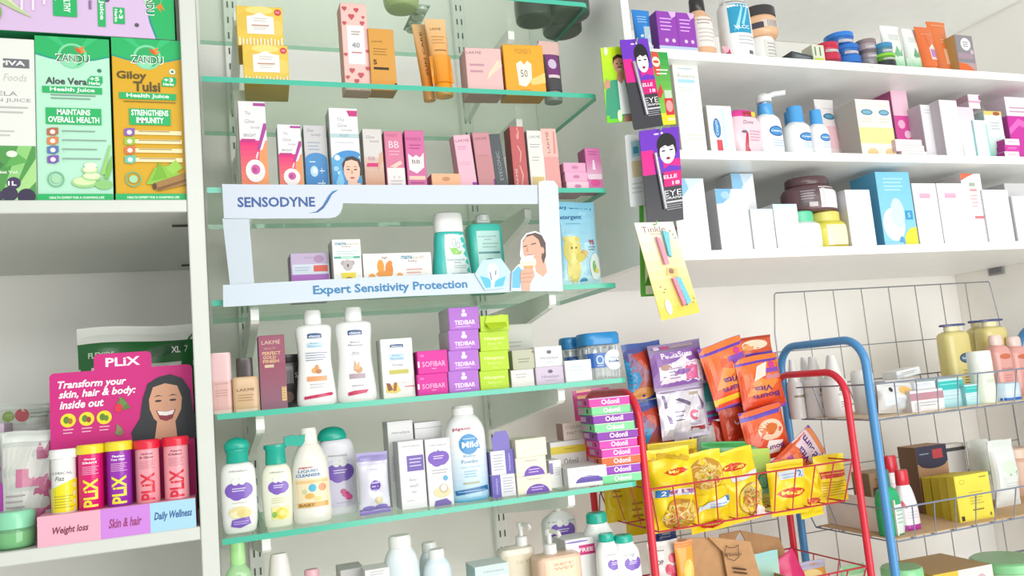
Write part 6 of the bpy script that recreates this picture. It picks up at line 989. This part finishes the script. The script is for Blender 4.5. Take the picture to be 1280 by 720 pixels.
pk_at(838, 560, 663, 56, 1.272, MG, 'large yellow noodle packet with red logo, leftmost in the red basket', logo(.58,.72,.5,.045)+[('r',.02,.44,.98,.52,'e8e0ea'),('r',.3,.47,.98,.51,'b05a94'),('r',.06,.435,.3,.525,'2f7fc4'),('t','2',.2,.48,.1,'f4f8fc',.06,'b'),('l',.35,.46,.9,1,.02,'5f9ad0'),('p',[(0,.86),(.3,.96),(.7,.93),(1,.86),(.9,.82),(.4,.9)],'d9b01c')]+noodles(.58,.2,.42,.19,2), seed=25, th=.05, wav=.26, **NB)
pk_at(882, 564, 663, 50, 1.275, MG, 'yellow noodle packet with noodles on top and its logo below, second in the red basket', noodles(.5,.72,.46,.2,3)+[('r',0,.5,1,.55,'f4d21c'),('p',[(.12,.27),(.12,.35),(.95,.43),(.95,.34)],'dfeaf4'),('l',.2,.34,.8,2,.035,'6a9ad0'),('r',.82,.36,.95,.42,'2f7fc4')]+logo(.5,.09,.6,.05), seed=26, th=.045, wav=.3, roll=-3, **NB)
pk_at(923, 561, 652, 50, 1.28, MG, 'yellow noodle packet with a crumpled foot, third in the red basket', logo(.36,.78,.5,.05)+[('p',[(.25,.58),(.25,.64),(.95,.68),(.95,.62)],'e4e8f0')]+noodles(.62,.32,.36,.22,4)+[('p',[(.6,.05),(.8,.2),(1,.12),(1,.02)],'f4e8e4'),('r',.5,.03,.9,.07,'d89a8c')], seed=27, th=.045, wav=.25, roll=-6, **NB)
pk_at(984, 576, 643, 46, 1.272, MG, 'yellow noodle packet with a clear red oval logo, near the right red leg', [('r',.2,.68,.95,.82,'d4dce8'),('t','2',.8,.75,.12,'2f7fb4',.12,'b'),('l',.3,.75,.7,2,.05,'8fb4d4'),('g',0,.9,1,1,'e8c01c','f8e04c')]+logo(.5,.42,.7,.09), seed=28, th=.03, **NB)
pk_at(1010, 582, 646, 28, 1.285, MG, 'yellow noodle packet turned edge on, right of the clear logo one', [('p',[(0,.3),(0,.42),(1,.36),(1,.24)],'d8442c'),('r',.3,.28,.8,.33,'e89a4c')], seed=29, th=.035, wav=.35, roll=-4, **NB)
pk_at(1038, 568, 627, 38, 1.30, 'f0ce1c', 'yellow noodle packet with a red band, last at the right end of the red basket', [('r',0,.52,1,.66,'c83a24'),('l',.1,.6,.9,1,.05,'f0b04c'),('l',.12,.42,.9,6,.055,'b8941c'),('p',[(.6,.8),(.85,1),(1,1),(1,.75)],'f8e43c')], seed=30, th=.025, **NB)
# pink pack behind the shelf end and blue foil bag
pk_at(741, 486, 548, 46, 1.485, 'd84a94', 'magenta pack with yellow capitals behind the top of the red rack', [('r',.1,.6,.5,1,'f0b088'),('t','RUNG',.62,.56,.62,'f4dc8c',.13,'b'),('r',.6,.7,1,.9,'b83a80')], seed=31, th=.02, cat='packet', name='snack_packet')
pk_at(828, 655, 676, 34, 1.33, '3a5aa8', 'blue and silver foil bag below the noodle packets', [('r',.3,.2,.7,.9,'b4bccc'),('p',[(0,.2),(.3,.8),(.5,.1)],'2a4490')], seed=32, th=.02, cat='packet', name='snack_packet', wav=.4)

# ---------------------------------------------------------------- red rack, lower basket: opened cartons and packs
def sheet(root, name, pxs, D, c, th=.003, art=None, D2=None, m=INK):
    "a flat piece of card through pixel corners; D depth of its foot, D2 of its top edge"
    L_ = root.location; n = len(pxs); ys = [p[1] for p in pxs]; y0, y1 = max(ys), min(ys); pts = []
    for x, y in pxs:
        d = D+((D2 or D)-D)*(y0-y)/(y0-y1); X, Z = XZ_at(x, y, d); pts.append(Vector((X, d, Z+EYE))-L_)
    mb = MB(); bk = [p+Vector((0,th,0)) for p in pts]; mb.face(pts, c); mb.face(bk[::-1], c); mb.grid([pts,bk], c, True); return mb.build(name, root, m)
KR = mat('b98d62', .8, kind='kraft_card', bump=.12, scale=60)
zf = RZ[1][1]-EYE
cbx = empty('cardboard_box', (.83, 1.33, zf+EYE), 'opened brown cardboard box with flaps up and a cat outline printed on one', 'box')
x0, x1 = X_at(880,1.27,zf), X_at(1000,1.27,zf)
for a, b, sx, sy in (((x0+x1)/2,1.262,x1-x0,.003),((x0+x1)/2,1.40,x1-x0,.003),(x0,1.331,.003,.138),(x1,1.331,.003,.138)):
    mb = MB(); mb.box(sx, sy, .05, 'fff', at=(a-.83,b-1.33,.002)); mb.build('side_wall', cbx, KR)
mb = MB(); mb.box(x1-x0, .138, .003, 'fff', at=((x0+x1)/2-.83,.0,.001)); mb.build('base', cbx, KR)
sheet(cbx, 'flap', [(846,674),(892,672),(905,685),(918,735),(870,735)], 1.285, 'fff', m=KR, D2=1.26)
fl = sheet(cbx, 'flap', [(885,671),(938,677),(955,735),(912,735),(904,690)], 1.275, 'fff', m=KR, D2=1.25)
sheet(cbx, 'flap', [(900,668),(926,663),(918,676),(960,735),(905,735)], 1.40, 'fff', m=KR)
sheet(cbx, 'flap', [(925,663),(974,672),(1000,735),(960,735),(940,690)], 1.375, 'fff', m=KR, D2=1.40)
L_ = cbx.location; mb = MB()
def on(x, y, d): X, Z = XZ_at(x, y, d); return Vector((X,d,Z+EYE))-L_
fd = lambda y: 1.272-.025*(735-y)/64
for a, b in (((908,682),(906,690)),((906,690),(910,698)),((910,698),(918,701)),((918,701),(924,696)),((924,696),(923,686)),((908,682),(912,685)),((912,685),(919,684)),((919,684),(923,681)),((923,681),(923,686))):
    mb.tube([on(*a,fd(a[1])-.001), on(*b,fd(b[1])-.001)], .0005, '4a3220', 5)
mb.build('cat_outline_print', cbx, mat('4a3220',.8,kind='brown_ink'))
vs_, fs, tw, th_ = text_mesh('Whiskas', 'i'); mb = MB()
for f in fs: mb.face([on(916+vs_[j][0]/tw*22, 693-vs_[j][1]/tw*22-vs_[j][0]/tw*2, fd(693)-.0012) for j in f], '4a3220')
for k in range(2): mb.face([on(916+k,709+k*5,fd(709)-.001),on(933+k,711+k*5,fd(709)-.001),on(933+k,713+k*5,fd(713)-.001),on(916+k,711+k*5,fd(713)-.001)], '4a3220')
mb.build('lettering_print', cbx, mat('4a3220',.8,kind='brown_ink'), fix=False)
def flatpack(cx, yt, yb, wpx, D, c, label, art, **k): return pk_at(cx, yt, yb, wpx, D, c, label, art, **k)
flatpack(958, 690, 750, 34, 1.335, 'a8e0d8', 'mint leaflet pack standing in the opened cardboard box', [('g',0,0,1,1,'d4ecc0','a4dcd8')], th=.006, seed=40, name='leaflet_pack', cat='packet', wav=.02)
flatpack(985, 694, 750, 40, 1.352, 'd8286c', 'crimson pouch slipped behind the mint leaflet pack', [('r',.1,.3,.3,.9,'f0e4e8')], th=.012, seed=41, roll=-24)
flatpack(857, 676, 750, 22, 1.25, 'f0a030', 'orange pouch beside the red lower leg, against the box flap', [('e',.6,.5,.3,.2,'f4c85c'),('r',0,.9,1,1,'e88a4c')], th=.012, seed=42)
flatpack(831, 676, 750, 38, 1.262, 'dcd8d4', 'grey and red pack with raspberries, by the foot of the left red leg', [('t','TOP',.25,.66,.35,'4a4a4c',.08,'b'),('r',0,.0,1,.3,'c82c40'),('c',.75,.7,.14,'d8506c'),('c',.6,.52,.15,'d04064'),('c',.82,.5,.14,'e06a84'),('c',.72,.36,.15,'c83858'),('l',.1,.85,.5,1,.03,'3a3a3c')], th=.015, seed=43)
flatpack(1012, 702, 760, 44, 1.36, 'e8a43c', 'orange crisp packet low in the red rack', [('e',.5,.7,.3,.15,'f4d48c'),('r',0,.85,1,1,'c9c4e0')], th=.03, seed=44)
flatpack(1068, 706, 760, 30, 1.33, '9fd0a0', 'pale green packet low in the red rack near the right leg', [('r',.1,.5,.9,.8,'c4e4bc')], th=.025, seed=45)

# ---------------------------------------------------------------- blue rack, upper basket
Z1 = BZ[0][1]-EYE+.002; Z2 = BZ[1][1]-EYE+.002; Z3 = Z2-.2
def B1(x0, x1, yt, D, parts, label, art=(), z=Z1, **k): return bottle(x0, x1, yt, z, D, parts, label, art, front=0, **k)
def K1(x0, x1, yt, D, d, c, label, art=(), z=Z1, **k): return carton(x0, x1, yt, z, D, d, c, label, art, front=0, **k)
tr = slab('basket_liner', BX0+.03, BX1-.03, BF+.022, BB-.02, BZ[0][1]+.0015, BZ[0][1]+.0035, mat('d9c4a8',.8,kind='kraft_card',bump=.1,scale=40), kind=None); tag(tr, 'thin kraft board lining the upper wire basket of the blue rack', 'board')
SPR = [('bottle_body','f0eeec',[(0,.92),(.03,1),(.56,1),(.62,.8)]),('nozzle_cap','f4f2f0',[(.61,.72),(.63,.74),(.72,.6),(.96,.36),(1,.3)],dict(smooth=False,e=2))]
for x0, x1, yt, D, wd, inked in ((997,1013,449,1.415,'leftmost',0),(1012,1027,446,1.425,'second from the left',1),(1023,1046,445,1.385,'third from the left',2),(1047,1072,443,1.335,'rightmost',2)):
    B1(x0, x1, yt, D, SPR, f'white spray bottle with pointed nozzle, {wd} of four behind the red frame', ([('r',.1,.6,.9,.66,'a89880'),('c',.7,.63,.1,'8f8478')] if inked < 2 else [('p',[(.2,.6),(.5,.75),(.9,.5),(.5,.55)],'c9c4c0'),('r',.3,.7,.4,.8,'6a6a6c'),('r',.6,.5,.75,.56,'5a5a5c'),('l',.3,.4,.8,3,.06,'8a8a8c')]), dr=1, e=2, area_=(0,.6), name='spray_bottle')
B1(1083, 1104, 462, 1.33, [('bottle_body','f0efee',[(0,.95),(.03,1),(.9,1),(1,.8)])], 'white bottle behind the blue front leg, upper basket', [('l',.2,.5,.8,3,.06,'c8b8c0')], dr=1, e=2)
pk_at(1119, 479, 516, 44, 1.27, 'e9e9e8', 'white pouch with an orange corner at the front of the upper blue basket', [('e',.7,.75,.2,.15,'f0c068'),('c',.3,.78,.05,'3a3a40'),('r',.1,.2,.8,.5,'dfe6ea')], th=.03, seed=50, roll=4)
whb = K1(1141, 1182, 487, 1.245, .07, 'f2eeee', 'white carton with a mauve stripe in the upper blue basket', [('r',0,.55,1,.88,'c08c98'),('l',.1,.4,.8,2,.12,'b0a8ac'),('r',.08,.1,.25,.45,'d8d4d4')], side='dcd4d4')
K1(1144, 1170, 477, 1.26, .05, 'f0f2f4', 'small white box lying on the mauve-striped carton', [('l',.1,.7,.8,2,.2,'a8c8e0')], z=ztop(whb))
ob = K1(1112, 1150, 474, 1.32, .05, 'ece8e4', 'white carton with blue print behind the mauve-striped one', [('r',.5,.6,1,.8,'5aa8dc'),('r',0,.4,.3,.7,'c8944c'),('l',.3,.3,.8,2,.1,'a8b8c4')], side='d4d0cc')
K1(1122, 1152, 463, 1.33, .04, 'eeeeee', 'small white box tipped on top of the blue-printed carton', [('l',.2,.6,.8,2,.2,'8a8a90'),('r',0,0,.3,.5,'d0d4d8')], z=ztop(ob), lean=-6)
for x0, x1, yt, D, wd in ((1176,1208,473,1.26,'larger left'),(1209,1233,480,1.25,'smaller right')):
    K1(x0, x1, yt, D, .05, 'c4e6ea', f'teal topped cream box, {wd} one of the two in the blue basket', [('r',0,.62,1,.92,'2fc0bc'),('l',.1,.8,.8,1,.08,'8fe4e0'),('g',0,0,1,.5,'a4dce4','d4eef0'),('l',.2,.4,.8,2,.12,'b0d4dc')], side='8fd0d4', group=None)
VB = [('bottle_body','e2d48c',[(0,.92),(.03,1),(.82,1),(.88,.88),(.905,.6)],dict(e=3)),('collar','ece4bc',[(.89,.5),(.9,.54),(.97,.54)],dict(smooth=False,e=2)),('pump_head','4a5488',[(.97,.9),(.975,1.0),(.99,1.0),(1,.9)],dict(smooth=False,e=2,dr=.4,x=.05))]
for x0, x1, yt, D, wd in ((1198,1229,404,1.36,'front left one of three'),(1231,1251,400,1.42,'middle one of three'),(1247,1277,398,1.36,'right one of three')):
    B1(x0, x1, yt, D, VB, f'tall yellow lotion bottle with a dark blue pump, {wd}', [('e',.58,.64,.26,.075,'3a4a6a'),('e',.58,.64,.21,.055,'4f7a94'),('t','Vaseline',.58,.64,.36,'dce4ec',.03,'b'),('l',.4,.45,.8,2,.04,'a89a5c'),('l',.4,.35,.85,3,.04,'7a6a4c')], dr=.6, e=3, name='pump_bottle', area_=(0,.86))
for x0, x1, yt, D, wd in ((1254,1277,418,1.31,'left'),(1276,1300,420,1.33,'right')):
    B1(x0, x1, yt, D, [('bottle_body','e6a8a0',[(0,.92),(.03,1),(.7,1),(.8,.8),(.84,.5)],dict(e=3)),('cap','eed4cc',[(.83,.55),(.85,.6),(.96,.6),(1,.5)],dict(smooth=False,e=2))], f'pink lotion bottle with pale cap, {wd} one of the two at the right end', [('t','Vaseline',.5,.55,.6,'c87880',.05),('l',.3,.42,.7,4,.05,'d08a88'),('e',.5,.78,.3,.05,'d0704c')], dr=.7, e=3, area_=(0,.84))
B1(1232, 1255, 438, 1.235, [('tube_body','e4eedc',[(0,.9),(.03,.94),(.55,.98)],dict(e=2)),('cap','f0f4ec',[(.55,1),(.56,1.02),(.97,1.0),(1,.92)],dict(smooth=False,e=2))], 'slim pale green tube bottle with white cap, front of the blue basket', [('l',.3,.8,.7,2,.06,'b8ccb0')], dr=.8, e=2, area_=(0,.55))
B1(1256, 1288, 478, 1.24, [('tub','d4e6f0',[(0,.94),(.04,1),(.6,1)]),('lid','c8e0ee',[(.6,1.02),(.95,1.02),(1,.95)],dict(smooth=False,e=2))], 'white and blue tub at the right end of the upper blue basket', [('r',0,.1,1,.35,'2a6cc8'),('l',.2,.5,.8,1,.08,'8fb4dc')], cat='tub', name='cream_tub', dr=1, e=2, area_=(0,.6))

# ---------------------------------------------------------------- blue rack, middle basket
tr = slab('basket_liner', BX0+.03, BX1-.03, BF+.022, BB-.02, BZ[1][1]+.0015, BZ[1][1]+.0035, mat('cfae86',.8,kind='kraft_card',bump=.1,scale=40), kind=None); tag(tr, 'kraft board lining the middle wire basket of the blue rack', 'board')
lb_ = empty('carton_tray', (BX0+.055, 1.335, BZ[1][1]+.004), 'pale grey cardboard tray wall at the left end of the middle blue basket', 'tray')
GC = mat('ece4dc',.8,kind='grey_card',bump=.06,scale=50)
mb = MB(); mb.box(.003,.19,.066,'fff'); mb.build('side_wall', lb_, GC)
mb = MB(); mb.box(.06,.003,.05,'fff', at=(.031,.09,0)); mb.build('rear_wall', lb_, GC)
def K2(*a, **k): return K1(*a, z=Z2, **k)
def B2(*a, **k): return B1(*a, z=Z2, **k)
K2(1094, 1124, 590, 1.37, .05, 'a88a68', 'brown kraft carton with a dark print at the back left of the middle blue basket', [('r',.1,.3,.7,.7,'5a4a40'),('l',.2,.85,.8,1,.1,'8a6c4c')], side='8f7454')
B2(1110, 1136, 588, 1.245, [('bottle_body','22b070',[(0,.9),(.04,1),(.5,1),(.68,.8),(.74,.42)]),('cap','3a7a74',[(.73,.42),(.75,.46),(.98,.44),(1,.4)],dict(smooth=False,e=2))], 'green mouthwash bottle with dark teal cap behind the blue leg', [('r',.45,.05,1,.64,'e4f0ec'),('l',.5,.5,.95,4,.08,'9cc8b4')], dr=.6, e=2.6, area_=(0,.74))
RB_ = lambda c: [('bottle_body',c,[(0,.9),(.04,1),(.4,.95),(.66,.7),(.76,.5)]),('cap','d8283c',[(.75,.56),(.76,.6),(.98,.56),(1,.5)],dict(smooth=False,e=2))]
B2(1120, 1143, 570, 1.33, RB_('f0e8ea'), 'white bottle with a red cap, rear one of two', [('r',.1,.2,.9,.6,'e8d4dc')], dr=.7, e=2.4)
B2(1133, 1157, 588, 1.26, RB_('f3eef2'), 'white bottle with a red cap and magenta foot, front one of two', [('r',0,.0,1,.14,'b83aa4'),('l',.2,.4,.8,3,.06,'dcd0dc'),('p',[(.1,.72),(.3,.5),(.2,.5),(.0,.6)],'e86a80')], dr=.7, e=2.4, area_=(0,.76))
K2(1156, 1194, 557, 1.365, .05, 'b98e6a', 'brown carton with navy top and red mark, middle blue basket', [('r',0,.74,1,1,'2c2a44'),('e',.5,.74,.45,.08,'2c2a44'),('r',.52,.8,.85,.94,'b83a40'),('l',.1,.88,.4,1,.04,'8fa0b8'),('r',.6,.02,.95,.14,'3a4a6c')], side='7a5a40')
K2(1186, 1216, 555, 1.40, .025, 'e4e2e0', 'white carton with a dark rim behind the yellow booklets', [('r',0,.88,1,.94,'4a4a50')])
for i, x in enumerate((1168,1180,1190,1201)):
    K2(x, x+43, 594-i*.5, 1.335-.028*i, .02, ('e6d440','ead846','e6d440','eede4a')[i], f"flat yellow carton, {('rearmost','second from the back','third from the back','front one')[i]} of the four in the blue basket", [('o',.2,.86,.08,.05,.015,'b8a424'),('r',.7,.9,.9,.93,'a8942c'),('l',.35,.6,.75,5,.06,'c4b23c'),('r',.4,.22,.72,.25,'8a7a2c'),('r',.05,.04,.14,.14,'3a3420'),('e',.9,.1,.03,.04,'8a7a2c')], side='d0be34', group='yellow cartons in the blue basket')
for cx, yt, yb, wd, D, lb in ((1226,551,645,46,1.385,'rear'),(1255,551,650,54,1.31,'front')):
    X, _ = XZ_at(cx, yb, D); hh = Z_at(yt, X, D)-Z2
    pouch(wd*D/F_PX*1.02, hh, .035, 'eef2ee', f'white stand-up pouch with pale green print, {lb} one of two in the blue basket', (X_at(cx+6,D,Z2), D, Z2+EYE), [('g',0,.0,1,1,'eef2f2','e6eeea'),('p',[(.2,.42),(.25,.47),(.8,.54),(.9,.5),(.6,.44)],'8fd0a0'),('e',.5,.6,.3,.1,'e0f0dc'),('l',.3,.35,.8,3,.04,'d4dcd8'),('r',.0,.95,1,.98,'dce4e0')], cat='pouch', name='refill_pouch', seam=.05, seed=60+cx, wav=.06)
B2(1276, 1310, 560, 1.35, [('jar_body','e0b8a0',[(0,.95),(.05,1),(.7,1),(.8,.9)]),('lid','f0d4c0',[(.8,.92),(.97,.92),(1,.85)],dict(smooth=False,e=2))], 'peach jar at the right edge of the middle blue basket', cat='jar', name='cream_jar', dr=1, e=2)
# lowest basket
tr = slab('basket_liner', BX0+.03, BX1-.03, BF+.022, BB-.02, Z3+EYE-.0005, Z3+EYE+.001, mat('cfae86',.8,kind='kraft_card',bump=.1,scale=40), kind=None); tag(tr, 'kraft board lining the lowest wire basket of the blue rack', 'board')
def up(yt, X, D): return Z_at(yt, X, D)-Z3
kb = K1(1178, 1248, 712, 1.27, .13, 'e0c04c', 'kraft-topped yellow and white carton at the bottom of the blue rack', [('r',0,0,.45,1,'e8c43c'),('r',.42,0,1,1,'e8e6e4'),('e',.8,.75,.08,.12,'d8b0b8'),('l',.5,.6,.7,2,.08,'a8a8ac')], z=Z3+.0015, side='c9a850', top='cfb07c', yaw=-3)
for x0, x1, yt, wd in ((1140,1176,712,'left'),(1272,1326,703,'right')):
    B1(x0, x1, yt, 1.235 if wd == 'left' else 1.24, [('tub','b8e4b8',[(0,.9),(.05,.95),(.8,1)]),('lid','8fd89c',[(.8,1.04),(.82,1.08),(.97,1.08),(1,1)],dict(smooth=False,e=2))], f'round tub with pale green lid at the bottom of the blue rack, {wd} one', cat='tub', name='cream_tub', dr=1, e=2, z=Z3+.0015)
